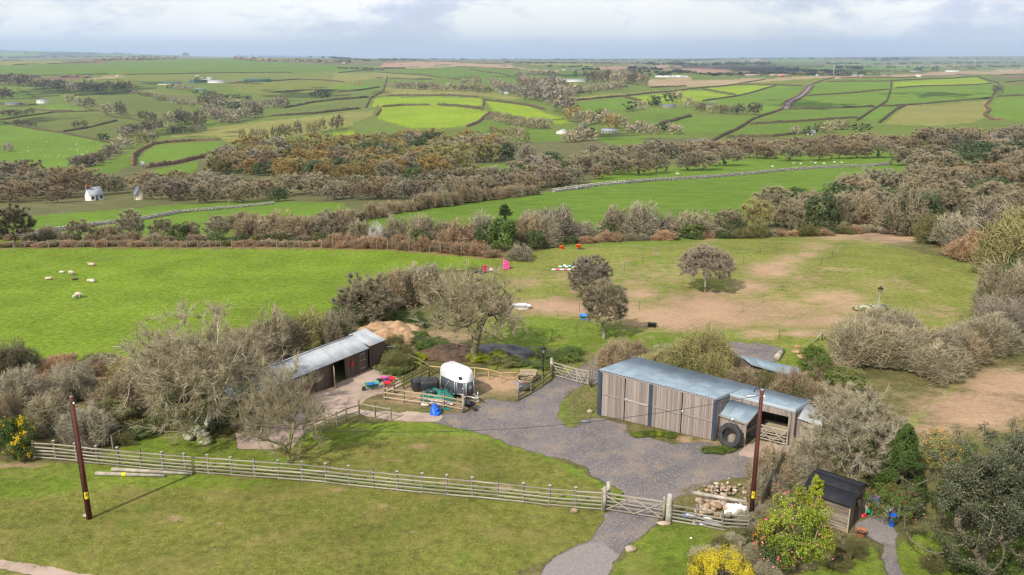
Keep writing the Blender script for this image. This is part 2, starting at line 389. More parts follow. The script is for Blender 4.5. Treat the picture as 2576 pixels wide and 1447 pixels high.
def zat0(X,Y):
 X = np.asarray(X,float); Y = np.maximum(np.asarray(Y,float),8.01)
 fu = np.clip((X / Y - U0) / (U1 - U0) * (NU - 1),0,NU - 1.001); fy = np.clip((np.log(Y) - LY0) / (LY1 - LY0) * (NY - 1),0,NY - 1.001)
 i = fu.astype(int); j = fy.astype(int); a = fu - i; b = fy - j
 r = (Rt[i,j] * (1 - a) * (1 - b) + Rt[i + 1,j] * a * (1 - b) + Rt[i,j + 1] * (1 - a) * b + Rt[i + 1,j + 1] * a * b)
 return r * Y
def zat(X,Y):
 X = np.asarray(X,float); Y = np.asarray(Y,float); k = np.clip((Y - 330) / 500,0,1) * np.clip(3500 / np.maximum(Y,1),.2,1)
 sh = X.shape; n = vnoise((X / 430 + 60).ravel(),(Y / 430 + 60).ravel(),12,2).reshape(sh)
 return zat0(X,Y) + k * (n - .5) * 13
def g(x,y,dz=0.0):
 """ground point seen at photograph position (x, y), 2576-wide frame"""
 t = y2t(y); u = (x - W_PX / 2) / F_PX * (cp + t * sp)
 if dz or y > 640:
  Y = (CAM_H - dz) / t
  if Y < 118: return Vector((u * Y,Y,dz))
 fu = min(max((u - U0) / (U1 - U0) * (NU - 1),0),NU - 1.001); i = int(fu); a = fu - i
 col = Tt[i] * (1 - a) + Tt[i + 1] * a
 j = int(np.argmax(col <= t)) if (col <= t).any() else NY - 60
 j = max(j,1)
 w = (col[j - 1] - t) / max(col[j - 1] - col[j],1e-9); w = min(max(w,0),1)
 Y = math.exp(math.log(Yg[j - 1]) * (1 - w) + math.log(Yg[j]) * w)
 return Vector((u * Y,Y,float(zat(u * Y,Y)) + dz))
_cr = {'A': (0,0,1400,2532),'B': (1350,0,1400,2532),'C': (2696,0,1400,2532),'D': (0,750,1400,2532),'E': (1350,750,1400,2532),
       'F': (2696,750,1400,2532),'G': (0,1501,1400,2532),'H': (1350,1501,1400,2532),'I': (2696,1501,1400,2532),
       'b': (2350,1380,1000,2539),'s': (850,1300,800,2572),'t': (1480,1400,950,2576),'w': (2350,1850,800,2567),'h': (3150,1800,600,2554),'o': (2800,1500,500,2412)}
KD = 2576 / 4096
def px(k,*pts):
 ox,oy,w,n = _cr[k]; s = w / n * KD
 r = [(ox * KD + x * s,oy * KD + y * s) for x,y in pts]
 return r
def p1(k,x,y): return px(k,(x,y))[0]
def gk(k,x,y,dz=0.0): return g(*p1(k,x,y),dz)
def ppm(p):
 """photograph pixels (2576 frame) per metre at a point"""
 return F_PX / (p.y * cp - (p.z - CAM_H) * sp)
# colour of every field (linear base colours), outlined along its boundaries
GB = (0.108,0.178,0.018); GBR = (0.185,0.255,0.014); GM = (0.098,0.156,0.018); GO = (0.138,0.155,0.030)
YG = (0.190,0.185,0.050); PK = (0.32,0.20,0.14); PT = (0.30,0.22,0.13); SC = (0.108,0.108,0.044); GL = (0.105,0.125,0.028)
BR = (0.20,0.12,0.065); BF = (0.16,0.10,0.07)
fields = []
def fld(c,k,*pts): fields.append((c,px(k,*pts) if k else list(pts)))
# far distance
fld((0.13,0.12,0.045),None,(-900,165),(3500,165),(3500,110),(-900,110))
fld(GL,'C',(100,460),(2532,430),(2532,470),(1500,470),(100,480))
fld(PK,'B',(1850,490),(2140,475),(2130,500),(1900,508)); fld(PK,'B',(2150,480),(2400,480),(2440,512),(2150,502))
fld(PK,'C',(0,480),(400,490),(420,520),(100,530),(0,515)); fld((0.055,0.05,0.03),'C',(0,470),(700,465),(1200,490),(1300,540),(500,555),(250,530),(600,510),(0,480))
fld(PT,'C',(400,530),(520,512),(600,535),(560,548)); fld(GB,'C',(780,485),(1150,490),(1200,505),(850,503))
fld((0.20,0.22,0.03),'B',(1400,460),(1850,470),(1850,480),(1400,470))
fld(PT,'C',(540,428),(630,425),(620,440),(560,443)); fld(GB,'C',(700,430),(1050,425),(1000,450),(720,450)); fld(GB,'C',(1100,445),(1500,440),(1450,465),(1150,462)); fld(GB,'C',(1300,480),(1900,480),(1950,505),(1350,520))
fld(PT,'B',(300,410),(520,405),(620,415),(350,420)); fld((0.05,0.05,0.035),'A',(120,375),(620,372),(760,400),(300,405)); fld(GB,'A',(0,385),(380,360),(420,385),(0,415)); fld(GB,'A',(620,370),(1000,385),(1000,400),(700,400))
# left
fld(YG,'A',(-800,440),(330,438),(520,448),(420,470),(90,477),(-800,475))
fld(BF,'A',(560,445),(700,440),(900,445),(560,460))
fld(GM,'A',(-800,478),(400,468),(1250,432),(1700,430),(1990,447),(2340,468),(2560,482),(2532,510),(2340,516),(2100,520),(1740,524),(1430,528),(900,543),(400,543),(-800,548))
fld(GO,'A',(230,608),(600,575),(900,548),(1430,530),(2560,524),(2560,664),(2100,690),(1880,692),(1640,636),(1700,604),(1640,590),(1100,596),(840,606),(230,618))
fld(PT,'A',(610,575),(760,550),(930,548),(830,565)); fld(BF,'A',(0,560),(560,552),(640,565),(240,600),(0,600))
fld(GL,'A',(520,705),(930,682),(1500,780),(1480,825),(1200,870),(1100,845),(860,805),(520,735))
fld(GB,'A',(310,765),(420,735),(560,770),(540,792),(360,785)); fld(GM,'A',(80,640),(130,640),(290,702),(100,706))
fld(GL,'A',(30,870),(370,812),(740,802),(850,855),(440,937)); fld(GM,'A',(-200,815),(110,815),(200,835),(-200,855))
fld(GL,'A',(470,942),(860,862),(1180,905),(880,992),(690,1012))
fld(GB,'A',(-800,850),(0,888),(440,948),(840,1030),(760,1112),(520,1202),(350,1225),(-800,1225))
fld(GM,'A',(600,1232),(1000,1065),(1045,1045),(965,1130),(955,1200),(690,1302))
fld(GB,'A',(985,1170),(1005,1145),(1115,1042),(1585,1005),(1592,1032),(1500,1130),(1040,1192))
fld(GB,'A',(1040,1240),(1440,1165),(1400,1252),(1200,1292),(1090,1332),(1035,1290))
fld(YG,'A',(1230,975),(1230,960),(1560,902),(2560,812),(2560,905),(1900,1000),(1640,1002),(1560,960),(1500,962))
fld(GBR,'A',(1940,1012),(2450,950),(2560,942),(2560,962),(2100,1047)); fld(GL,'A',(2040,790),(2560,720),(2560,762),(2200,802))
fld((0.13,0.12,0.04),'A',(1050,660),(1400,690),(1650,720),(1450,740),(1100,690))
# centre
fld(PK,'B',(340,458),(580,443),(750,463),(720,474),(300,488)); fld(PK,'B',(620,443),(980,455),(1230,474),(1150,488),(960,475),(750,462))
fld(PT,'B',(960,455),(1240,466),(1280,486),(1600,516),(1580,530),(1300,508),(900,478),(500,500),(490,488),(760,474))
fld(GM,'B',(395,505),(820,480),(1310,515),(1280,550),(1440,588),(1130,620),(1050,600),(790,558),(740,550),(430,510))
fld(YG,'B',(-30,525),(300,520),(700,560),(640,578),(380,568),(60,602),(-30,602))
fld(GM,'B',(370,582),(650,587),(900,600),(850,640),(380,602))
fld(YG,'B',(340,640),(700,640),(1000,670),(1360,730),(1240,742),(1060,710),(700,690),(310,686))
fld(GBR,'B',(270,700),(700,705),(1040,728),(1062,780),(1040,802),(700,777),(250,767))
fld(GBR,'B',(310,778),(680,777),(1080,827),(1060,870),(960,912),(740,930),(540,930),(290,870))
fld(GBR,'B',(1070,743),(1300,780),(1650,870),(1690,892),(1560,907),(1220,832),(1120,822))
fld(GM,'B',(975,930),(1070,885),(1560,950),(1600,980),(1680,990),(1680,1030),(1300,1045),(1100,990))
fld(GB,'B',(-30,615),(300,620),(320,640),(-30,656)); fld(GL,'B',(-30,670),(240,672),(230,690),(-30,712)); fld(GL,'B',(-30,722),(210,712),(180,790),(-30,782)); fld(YG,'B',(-30,815),(260,802),(250,850),(160,882),(-30,907))
fld(GM,'B',(1870,1010),(1990,990),(2200,1010),(2240,1030),(2180,1062),(1960,1057)); fld(GL,'B',(1920,980),(2130,988),(1990,1000),(1900,1000))
fld(YG,'B',(1700,720),(1900,690),(2560,630),(2560,650),(2080,690),(1760,752),(1700,752)); fld(GB,'B',(1690,780),(2060,712),(2190,747),(2190,802),(1750,852),(1700,822))
fld(GBR,'B',(2090,702),(2560,655),(2560,772),(2260,762)); fld(GM,'B',(2110,852),(2560,790),(2560,862),(2320,917),(2250,882),(2130,902)); fld(GM,'B',(2340,922),(2560,865),(2560,985),(2400,960))
fld(GL,'B',(1480,622),(1850,602),(2200,622),(1700,692),(1600,652)); fld(PT,'B',(2240,578),(2560,560),(2560,612),(2250,612)); fld(GM,'B',(1390,542),(1600,542),(1820,532),(1820,562),(1660,567))
# right hillside
fld(PT,'C',(-20,580),(660,573),(480,602),(-20,622)); fld(PT,'C',(660,578),(2532,495),(2532,540),(2190,538),(1200,580),(1060,578),(480,600))
fld(GO,'C',(480,600),(1060,577),(1130,590),(950,627),(700,612)); fld(GBR,'C',(200,640),(470,612),(720,622),(450,682)); fld(GBR,'C',(-20,657),(200,650),(440,687),(200,742),(80,722),(-20,717))
fld(GB,'C',(210,745),(450,692),(750,627),(930,632),(900,682),(800,742),(780,802),(640,840),(420,780)); fld(GM,'C',(1200,582),(2190,540),(2160,552),(1580,592))
fld(GB,'C',(950,692),(1000,622),(1090,602),(1560,602),(1560,652),(1300,667)); fld(GB,'C',(835,802),(880,732),(940,697),(1560,662),(1540,722),(1490,777),(900,807))
fld(GM,'C',(620,902),(740,837),(820,812),(1450,782),(1350,862),(900,892)); fld(GM,'C',(395,1002),(560,917),(1340,872),(1290,902),(900,982))
fld(GBR,'C',(1590,602),(2180,557),(2280,607),(1590,647)); fld(GB,'C',(1580,657),(2340,612),(2310,712),(1520,772)); fld(GB,'C',(1500,782),(1640,777),(1490,902),(1350,872))
fld(YG,'C',(1680,767),(2290,727),(2250,862),(2150,902),(1900,922),(1520,912)); fld(GM,'C',(2350,622),(3400,590),(3400,700),(2330,707)); fld(GB,'C',(2290,772),(2320,722),(3400,710),(3400,892),(2360,882),(2290,852))
fld(BF,'C',(2260,548),(3400,540),(3400,560),(2300,560)); fld(GL,'C',(2280,562),(3400,560),(3400,590),(2350,602)); fld(BF,'C',(2390,605),(3400,590),(3400,608))
fld(GM,'C',(-20,852),(560,872),(330,972),(-20,990)); fld(GB,'C',(240,1062),(370,1012),(420,1015),(350,1075))
# meadows in the middle distance
fld(GB,'C',(-500,1250),(-400,1220),(-100,1200),(200,1195),(700,1080),(1000,1045),(1980,990),(2000,1050),(1650,1140),(1580,1190),(1500,1310),(900,1390),(300,1447),(-600,1447),(-600,1300))
fld(GB,'B',(760,1225),(1100,1190),(1680,1180),(2200,1150),(2300,1190),(1620,1240),(1060,1260)); fld(GB,'C',(2000,1165),(2400,1100),(3200,1060),(3200,1130),(2100,1190))
fld(BR,'C',(1950,1225),(2150,1160),(2400,1120),(3200,1110),(3200,1260),(2000,1260))
fld((0.100,0.165,0.018),None,(870,600),(890,560),(1000,530),(1180,505),(1400,480),(1840,450),(2260,405),(2300,430),(2100,500),(1900,560),(1500,600),(1100,605))
fld(GB,None,(-900,640),(-900,560),(70,545),(400,518),(640,505),(860,510),(900,545),(880,600),(500,612),(100,608))
fld((0.19,0.13,0.06),'D',(-2000,405),(1300,395),(2532,400),(2900,420),(3700,470),(3650,530),(3200,500),(2500,450),(1400,440),(-2000,455))
fld((0.125,0.188,0.016),'D',(-2600,450),(700,441),(1400,443),(2532,450),(2900,462),(3240,490),(3700,530),(3650,560),(3300,590),(3100,600),(2840,720),(2400,900),(2050,1050),(1000,1240),(150,1262),(0,1235),(-2600,1300))
# paddock, lawns
fld((0.150,0.170,0.034),'E',(1100,560),(1900,345),(2532,370),(2700,350),(3500,300),(4000,420),(4800,600),(4800,1000),(4200,1050),(3900,1150),(3400,1447),(2000,1447),(1100,1300),(1000,900),(1000,620))
fld((0.115,0.165,0.020),'E',(1180,960),(1360,940),(1800,960),(2250,1010),(2400,1030),(2900,1100),(3600,1230),(3300,1300),(2300,1200),(2000,1200),(1700,1290),(1200,1200),(1100,1100))
fld((0.115,0.165,0.020),'E',(1650,380),(1900,345),(2532,372),(2700,350),(2700,385),(2300,420),(1700,420)); fld((0.115,0.165,0.020),'E',(1900,620),(2300,480),(2532,560),(2400,640),(2060,700))
LAWN = (0.135,0.142,0.030); LAWN2 = (0.118,0.160,0.020)
fld(LAWN2,'G',(700,600),(1000,450),(1400,400),(1900,500),(2500,350),(2900,330),(3100,330),(3700,450),(4500,830),(4700,1000),(2000,760),(700,640))
fld(LAWN,'H',(-600,500),(0,500),(900,420),(1400,560),(1900,800),(1950,900),(1000,800),(-100,720))
fld(LAWN,'G',(-2500,640),(200,620),(700,640),(1500,710),(2500,790),(3700,920),(4400,990),(4500,1100),(4000,1300),(3700,1447),(3600,2600),(-2500,2600))
fld(LAWN2,'G',(-2500,640),(200,630),(700,650),(1500,720),(2000,770),(1700,830),(900,800),(500,860),(-200,900),(-2500,900))
fld(LAWN2,'H',(2300,1050),(2532,1060),(3200,1100),(3180,1180),(3000,1300),(2900,2600),(1800,2600),(1950,1447),(2200,1150))
fld((0.12,0.15,0.03),'H',(1640,120),(1900,60),(1890,290),(1700,400),(1560,290)); fld((0.15,0.13,0.05),'H',(2380,900),(2500,830),(2800,740),(3250,780),(3200,1050),(2400,960))
fld((0.10,0.16,0.02),'I',(1640,340),(2100,20),(2400,-60),(2500,-40),(2000,120),(1780,330),(1720,400))
fld(LAWN2,'I',(900,1447),(1050,1300),(1180,1250),(1400,1230),(1500,1300),(1560,1447),(1500,2400),(800,2400)); fld(LAWN2,'I',(1600,1250),(1800,1150),(3200,1100),(3200,2400),(1700,2400))
fld((0.115,0.11,0.045),'H',(-100,330),(100,240),(900,120),(1600,0),(1500,60),(1320,180),(1000,230),(400,330))
gravel = [px('H',(1400,1500),(1560,1310),(1810,1185),(1860,1120),(1960,1025),(1850,1010),(1990,985),(2085,900),(2050,820),(1930,780),(1880,735),(1700,635),(1480,570),(1380,548),(1230,498),(1080,430),(860,385),(640,335),(700,290),(900,268),(1040,215),(1085,165),(1200,190),(1300,195),(1400,130),(1500,70),(1570,25),(1740,-60),(1850,-125),
             (1980,-160),(2060,-150),(1960,-90),(1880,-20),(1850,40),(1780,70),(1690,130),(1620,200),(1575,290),(1650,370),(1700,400),(1800,325),(1900,300),(2080,350),(2100,400),(2250,440),(2440,500),(2560,470),(2900,520),(3050,580),(3070,620),(2990,720),(2900,745),(2680,800),(2560,850),(2490,880),(2380,930),(2300,1045),(2160,1200),(2050,1290),(1850,1550)),
          px('F',(330,1110),(500,1120),(740,1140),(792,1180),(760,1260),(500,1260),(400,1200)),
          px('E',(1750,1330),(1850,1235),(1990,1195),(2100,1180),(2100,1300),(1860,1447)),px('I',(1490,1220),(1590,1230),(1680,1500),(1570,1500))]
garden_gravel = px('I',(1260,1135),(1400,1020),(1560,1045),(1615,1160),(1590,1235),(1480,1215),(1400,1155)); gravel.append(garden_gravel)
pale_drive = [px('H',(1300,1600),(1560,1310),(1800,1195),(1900,1215),(2060,1290),(1850,1600)),px('I',(1260,1135),(1400,1020),(1560,1045),(1615,1160),(1590,1235),(1480,1215),(1400,1155)),px('H',(1840,1000),(1970,990),(1990,1020),(1880,1035))]
concrete = [px('I',(455,572),(530,500),(620,470),(850,515),(970,560),(900,650),(600,604)),
   px('s',(300,1447),(300,1250),(900,1050),(1370,860),(1940,600),(2050,520),(2220,545),(2460,740),(2400,800),(2150,880),(1890,1000),(1880,1075),(1900,1100),(2560,1120),(2900,1130),(2980,1180),(2900,1250),(2600,1245),(2300,1230),(1880,1150),(1700,1140),(1300,1290),(1100,1430),(1000,1600),(300,1600))]
lane = [px('G',(-1500,1180),(0,1330),(360,1385),(640,1447),(900,1520),(700,1540),(340,1470),(0,1400),(-1500,1260))]
soils = []   # soft bare patches: centre x,y,half width,half height,strength
def so(k,*e):
 s = _cr[k][2] / _cr[k][3] * KD
 for x,y,a,b,w in e:
  q = p1(k,x,y); soils.append((q[0],q[1],a * s,b * s,w))
so('F',(250,880,400,110,1.0),(100,970,250,70,1.0),(700,600,140,50,.8),(760,555,100,28,.8),(970,487,90,25,.8),(1380,325,430,38,1.0),(1600,350,250,50,1.0),(1150,800,260,60,.8),(1250,870,280,60,.75),(1150,970,500,60,.8),(620,1055,150,40,.75),(950,1055,180,30,.8),(1320,1050,90,20,.8),(1150,590,110,16,.6),(1300,592,100,12,.5),(430,960,200,70,.85),(800,900,300,90,.62),(1800,745,70,10,.7),(1780,960,60,12,.7),(1550,960,200,35,.6),(960,650,130,25,.55),(250,770,170,22,.9),(240,380,90,20,.5))
so('F',(560,720,170,60,.8),(700,600,190,60,.9),(840,520,120,45,.7),(1020,430,150,40,.6),(1250,360,300,30,.7),(1500,310,350,45,.9),(900,700,500,130,.35),(600,900,700,120,.75),(1500,700,300,60,.4),(1900,900,200,60,.5))
so('E',(2300,620,500,120,.42),(1700,650,400,60,.4),(1650,860,420,60,1.0),(1950,880,300,60,1.0),(2350,930,350,90,1.0),(1330,690,170,40,.6),(2180,770,160,50,.85),(2130,690,120,24,.7),(1730,750,60,14,.9),(1600,800,90,12,.8),(2500,860,200,100,.85),(2300,480,40,16,.6),(700,1090,350,80,.6),(1550,1370,250,60,0.2),(1200,870,150,60,.75))
so('H',(1180,60,160,70,1.1),(700,130,330,70,.9),(930,230,120,40,.8),(520,180,200,40,.8),(1000,240,80,30,.8),(1800,150,60,40,.5),(1300,230,200,40,.35),(580,510,80,22,.5),(430,620,60,12,.5),(1180,815,90,22,.7),(770,775,50,12,.6),(545,1133,26,12,.7),(930,680,40,12,.5),(2520,470,60,30,.8),(1500,1420,140,60,.35),(330,945,40,12,.4),(1300,130,120,40,.4))
so('G',(1270,1030,50,28,.65),(950,800,26,8,.6),(1555,985,18,8,.6),(1580,1075,30,12,.5),(100,650,220,26,.7),(1860,1125,40,10,.45),(1500,1260,90,20,.25),(2450,830,50,12,.4),(1600,600,50,10,.5),(690,950,26,8,.6))
so('I',(2200,250,420,130,1.1),(1900,240,140,40,.9),(2400,60,330,100,1.1),(1900,400,200,60,.8),(250,480,150,30,.6),(1120,1270,120,60,.7),(980,1390,80,30,.5),(1180,1160,120,50,.6),(1500,1030,90,30,.9))
grassy = []  # thinner,weedy gravel
def gr(k,*e):
 s = _cr[k][2] / _cr[k][3] * KD
 for x,y,a,b,w in e:
  q = p1(k,x,y); grassy.append((q[0],q[1],a * s,b * s,w))
gr('H',(2230,420,150,30,.9),(2330,440,100,30,.8),(1920,490,70,22,.6),(1100,320,60,12,.6),(1400,360,30,12,.5),(820,350,60,12,.6),(1350,275,60,10,.5),(1680,525,40,10,.5),(2180,1030,90,20,.6),(1980,1200,40,16,.6),(1890,1240,50,16,.7),(2480,800,20,10,.6),(1620,620,50,16,.6),(1950,720,40,16,.6))
gr('I',(330,540,150,40,1.0),(120,470,90,20,.7)); gr('b',(900,960,60,30,.7))
def in_poly(x,y,poly):
 P = np.array(poly); m = np.zeros(x.shape,bool)
 x0,y0 = P.min(0); x1,y1 = P.max(0)
 sel = np.nonzero((x >= x0) & (x <= x1) & (y >= y0) & (y <= y1))[0]
 if not len(sel): return m
 xs = x[sel]; ys = y[sel]; ins = np.zeros(len(sel),bool)
 for i in range(len(P)):
  xa,ya = P[i]; xb,yb = P[i - 1]
  if ya == yb: continue
  c = ((ya > ys) != (yb > ys)) & (xs < (xb - xa) * (ys - ya) / (yb - ya) + xa)
  ins ^= c
 m[sel] = ins
 return m
def ground_material():
 m,nt,N,L = mat_new('ground')
 out = N('ShaderNodeOutputMaterial'); b = N('ShaderNodeBsdfPrincipled'); L(b.outputs[0],out.inputs[0])
 b.inputs['Roughness'].default_value = 0.95; b.inputs['Specular IOR Level'].default_value = 0.1
 geo = N('ShaderNodeNewGeometry')
 def att(n):
  a = N('ShaderNodeAttribute'); a.attribute_name = n; return a
 def noise(scale,detail=4,rough=0.55,stretch=None):
  mp = N('ShaderNodeMapping'); L(geo.outputs['Position'],mp.inputs[0])
  if stretch: mp.inputs['Scale'].default_value = stretch
  n = N('ShaderNodeTexNoise'); n.inputs['Scale'].default_value = scale; n.inputs['Detail'].default_value = detail; n.inputs['Roughness'].default_value = rough
  L(mp.outputs[0],n.inputs['Vector']); return n.outputs['Fac']
 def mth(op,*a,clamp=False):
  n = N('ShaderNodeMath'); n.operation = op; n.use_clamp = clamp
  for i,v in enumerate(a):
   if isinstance(v,(int,float)): n.inputs[i].default_value = v
   else: L(v,n.inputs[i])
  return n.outputs[0]
 def mixc(f,a,bb,mode='MIX'):
  n = N('ShaderNodeMix'); n.data_type = 'RGBA'; n.blend_type = mode
  for s,v in (('Factor',f),('A',a),('B',bb)):
   if isinstance(v,tuple): n.inputs[s].default_value = (*v,1)
   elif isinstance(v,float): n.inputs[s].default_value = v
   else: L(v,n.inputs[s])
  return n.outputs['Result']
 def rng(v,a,bb,c=0.0,d=1.0):
  n = N('ShaderNodeMapRange'); n.inputs['From Min'].default_value = a; n.inputs['From Max'].default_value = bb
  n.inputs['To Min'].default_value = c; n.inputs['To Max'].default_value = d; L(v,n.inputs['Value']); return n.outputs['Result']
 base = att('col').outputs['Color']
 big = noise(0.012,5,0.6); mid = noise(0.16,5,0.62); fine = noise(1.7,5,0.7); vfine = noise(7.0,4,0.75)
 # grass: brighter and yellower tufts, large drifts of tone
 f1 = rng(mid,0.3,0.7,0.80,1.20); f2 = rng(fine,0.3,0.7,0.62,1.40); f3 = rng(vfine,0.3,0.7,0.60,1.42); f4 = rng(big,0.3,0.7,0.86,1.14)
 k = mth('MULTIPLY',mth('MULTIPLY',f1,f2),mth('MULTIPLY',f3,f4))
 ck = N('ShaderNodeCombineColor'); L(k,ck.inputs[0]); L(k,ck.inputs[1]); L(k,ck.inputs[2])
 grass = mixc(1.0,base,ck.outputs[0],'MULTIPLY')
 dry = rng(noise(0.35,6,0.7),0.48,0.72,0.0,0.55)
 dry = mth('MULTIPLY',dry,att('dry').outputs['Fac'])
 grass = mixc(dry,grass,(0.27,0.20,0.085))
 lush = rng(noise(0.22,5,0.65),0.55,0.75,0.0,0.5)
 lush = mth('MULTIPLY',lush,att('dry').outputs['Fac'])
 grass = mixc(lush,grass,(0.075,0.15,0.012))
 # bare soil, ragged where the grass breaks it up
 sn = mth('ADD',noise(0.55,7,0.72,(1.0,1.6,1.0)),mth('MULTIPLY',mth('SUBTRACT',vfine,0.5),0.4))
 sm = mth('ADD',att('soil').outputs['Fac'],mth('MULTIPLY',mth('SUBTRACT',sn,0.5),2.0))
 sm = rng(sm,0.22,0.92)
 soilc = mixc(rng(noise(0.12,5,0.6),0.38,0.62),(0.37,0.245,0.150),(0.26,0.17,0.108))
 soilc = mixc(rng(noise(2.5,6,0.75),0.45,0.7,0.0,0.65),soilc,(0.46,0.34,0.22))
 c = mixc(sm,grass,soilc)
 # gravel
 gn = mth('ADD',noise(0.9,6,0.7),mth('MULTIPLY',mth('SUBTRACT',vfine,0.5),0.5))
 gm = rng(mth('ADD',att('gravel').outputs['Fac'],mth('MULTIPLY',mth('SUBTRACT',gn,0.5),1.1)),0.42,0.60)
 vo = N('ShaderNodeTexVoronoi'); vo.inputs['Scale'].default_value = 17.0; L(geo.outputs['Position'],vo.inputs['Vector'])
 g1 = mixc(rng(noise(0.25,5,0.6),0.35,0.65),(0.130,0.115,0.115),(0.185,0.162,0.156))
 sv = N('ShaderNodeSeparateColor'); L(vo.outputs['Color'],sv.inputs[0])
 g2 = mixc(rng(sv.outputs[0],0.8,1.0),g1,(0.30,0.28,0.275)); g2 = mixc(rng(sv.outputs[1],0.7,1.0,0.0,0.8),g2,(0.085,0.078,0.085))
 g2 = mixc(rng(noise(0.5,6,0.7),0.50,0.70,0.0,0.65),g2,(0.27,0.20,0.13))
 c = mixc(gm,c,g2)
 pale = mixc(rng(sv.outputs[0],0.3,1.0),(0.20,0.178,0.170),(0.27,0.24,0.225))
 pm = rng(mth('ADD',att('pale').outputs['Fac'],mth('MULTIPLY',mth('SUBTRACT',gn,0.5),1.3)),0.40,0.75)
 c = mixc(mth('MULTIPLY',pm,gm),c,pale)
 # worn concrete
 cm = rng(mth('ADD',att('conc').outputs['Fac'],mth('MULTIPLY',mth('SUBTRACT',gn,0.5),0.7)),0.42,0.58)
 cc = mixc(rng(noise(0.5,7,0.65),0.4,0.65),(0.40,0.31,0.25),(0.27,0.20,0.155))
 cc = mixc(rng(fine,0.55,0.75,0.0,0.5),cc,(0.46,0.39,0.33))
 c = mixc(cm,c,cc)
 L(c,b.inputs['Base Color'])
 bp = N('ShaderNodeBump'); bp.inputs['Strength'].default_value = 0.75; bp.inputs['Distance'].default_value = 0.16
 hgt = mth('ADD',mth('MULTIPLY',noise(1.1,5,0.65),1.0),mth('MULTIPLY',vfine,0.35))
 hgt = mth('MULTIPLY',hgt,mth('SUBTRACT',1.0,mth('MULTIPLY',mth('MAXIMUM',gm,cm),0.8)))
 L(hgt,bp.inputs['Height']); L(bp.outputs[0],b.inputs['Normal'])
 return m
def build_ground():
 # rows follow the valley, columns fan out; spacing matches what the eye can resolve at each distance
 ys = np.concatenate([np.arange(1700,620,-3.3)])
 Yr = [8,12,16,20,24] + [CAM_H / y2t(y) for y in ys if CAM_H / y2t(y) > 26]
 c0 = Tt[NU // 2]
 tt = [y2t(y) for y in np.arange(618,152,-2.6)]
 for t in tt:
  j = np.argmax(c0 <= t)
  w = (c0[j - 1] - t) / max(c0[j - 1] - c0[j],1e-9)
  Yr.append(math.exp(math.log(Yg[j - 1]) * (1 - w) + math.log(Yg[j]) * w))
 Yr = [y for y in Yr]; last = max(Yr)
 while last < 24000:
  last *= 1.035; Yr.append(last)
 Yr = np.array(sorted(set(np.round(Yr,3)))); keep = [0]
 for i in range(1,len(Yr)):
  if Yr[i] > Yr[keep[-1]] * 1.0012: keep.append(i)
 Yr = Yr[keep]
 Uc = np.concatenate([np.linspace(-1.75,-0.74,26)[:-1],np.arange(-0.74,0.7401,0.00195),np.linspace(0.74,1.75,26)[1:]])
 UU,YY = np.meshgrid(Uc,Yr,indexing='ij'); X = (UU * YY).ravel(); Y = YY.ravel(); Z = zat(X,Y)
 # small undulation of the open ground
 w = np.clip((Y - 130) / 300,0,1) * np.clip(6000 / Y,0,1)
 Z0 = zat0(X,Y); f = Y * cp - (Z0 - CAM_H) * sp; PX = W_PX / 2 + F_PX * X / f; PY = H_PX / 2 - F_PX * (Y * sp + (Z0 - CAM_H) * cp) / f
 jx = (vnoise(X / 0.9 + 9,Y / 0.9 + 9,1) - 0.5); jy = (vnoise(X / 0.9 + 40,Y / 0.9 + 7,2) - 0.5)
 s = F_PX / np.maximum(f,1)
 QX = PX + jx * s * 1.3; QY = PY + jy * s * 0.6
 col = np.empty((len(X),4),np.float32); col[:] = (*SC,1); dry = np.zeros(len(X),np.float32)
 col[Y < 125] = (0.10,0.095,0.035,1); col[(Y > 700) & (Y < 9000),:3] = (0.112,0.146,0.027)
 for c,poly in fields:
  mk = in_poly(QX,QY,poly); col[mk,:3] = c
 dry[(Y < 135)] = 0.9
 mk = in_poly(QX,QY,fields[[i for i,q in enumerate(fields) if q[0] == (0.125,0.188,0.016)][0]][1]); dry[mk] = 0.35
 def soft(polys,amp,it=2):
  a = np.zeros(len(X),np.float32)
  for p in polys: a[in_poly(PX + jx * s * amp,PY + jy * s * amp * 0.5,p)] = 1.0
  A = a.reshape(UU.shape)
  for _ in range(it):
   A[1:-1,1:-1] = (A[1:-1,1:-1] * 2 + A[:-2,1:-1] + A[2:,1:-1] + A[1:-1,:-2] + A[1:-1,2:]) / 6
  return A.ravel()
 def blobs(lst):
  a = np.zeros(len(X),np.float32)
  for x,y,rx,ry,w_ in lst:
   d = ((PX - x) / rx) ** 2 + ((PY - y) / ry) ** 2
   mk = d < 5; a[mk] = np.maximum(a[mk],w_ * np.exp(-d[mk] * 0.75))
  return a
 gv = soft(gravel,0.8,9); gv = np.clip(gv - blobs(grassy) * 0.62,0,1)
 attrs = {'col': col,'dry': dry,'soil': blobs(soils) * 1.18,'gravel': gv,'pale': soft(pale_drive,1.2,9),'conc': soft(concrete + lane,0.6,4)}
 nu,ny = UU.shape
 I = np.arange(nu * ny).reshape(nu,ny)
 Q = np.stack([I[:-1,:-1],I[1:,:-1],I[1:,1:],I[:-1,1:]],-1).reshape(-1,4)
 V = np.stack([X,Y,Z],-1)
 ctr = Q.min(1)
 cls = np.zeros(len(Q),int)
 avg = lambda a: a[Q].mean(1)
 yc = V[Q[:,0],1]
 cls[yc > 132] = 5
 cls[(yc > 124) & (cls == 0)] = 5
 cls[avg(attrs['gravel']) > 0.5] = 1
 cls[(avg(attrs['pale']) > 0.5)] = 2
 cc = avg(soft(concrete,0.6)); cls[cc > 0.5] = 3
 ln = avg(soft(lane,0.6)); cls[ln > 0.5] = 4
 names = {0: 'ground',1: 'gravel_yard',2: 'driveway',3: 'concrete_yard',4: 'lane',5: 'valley_terrain'}
 gm = ground_material()
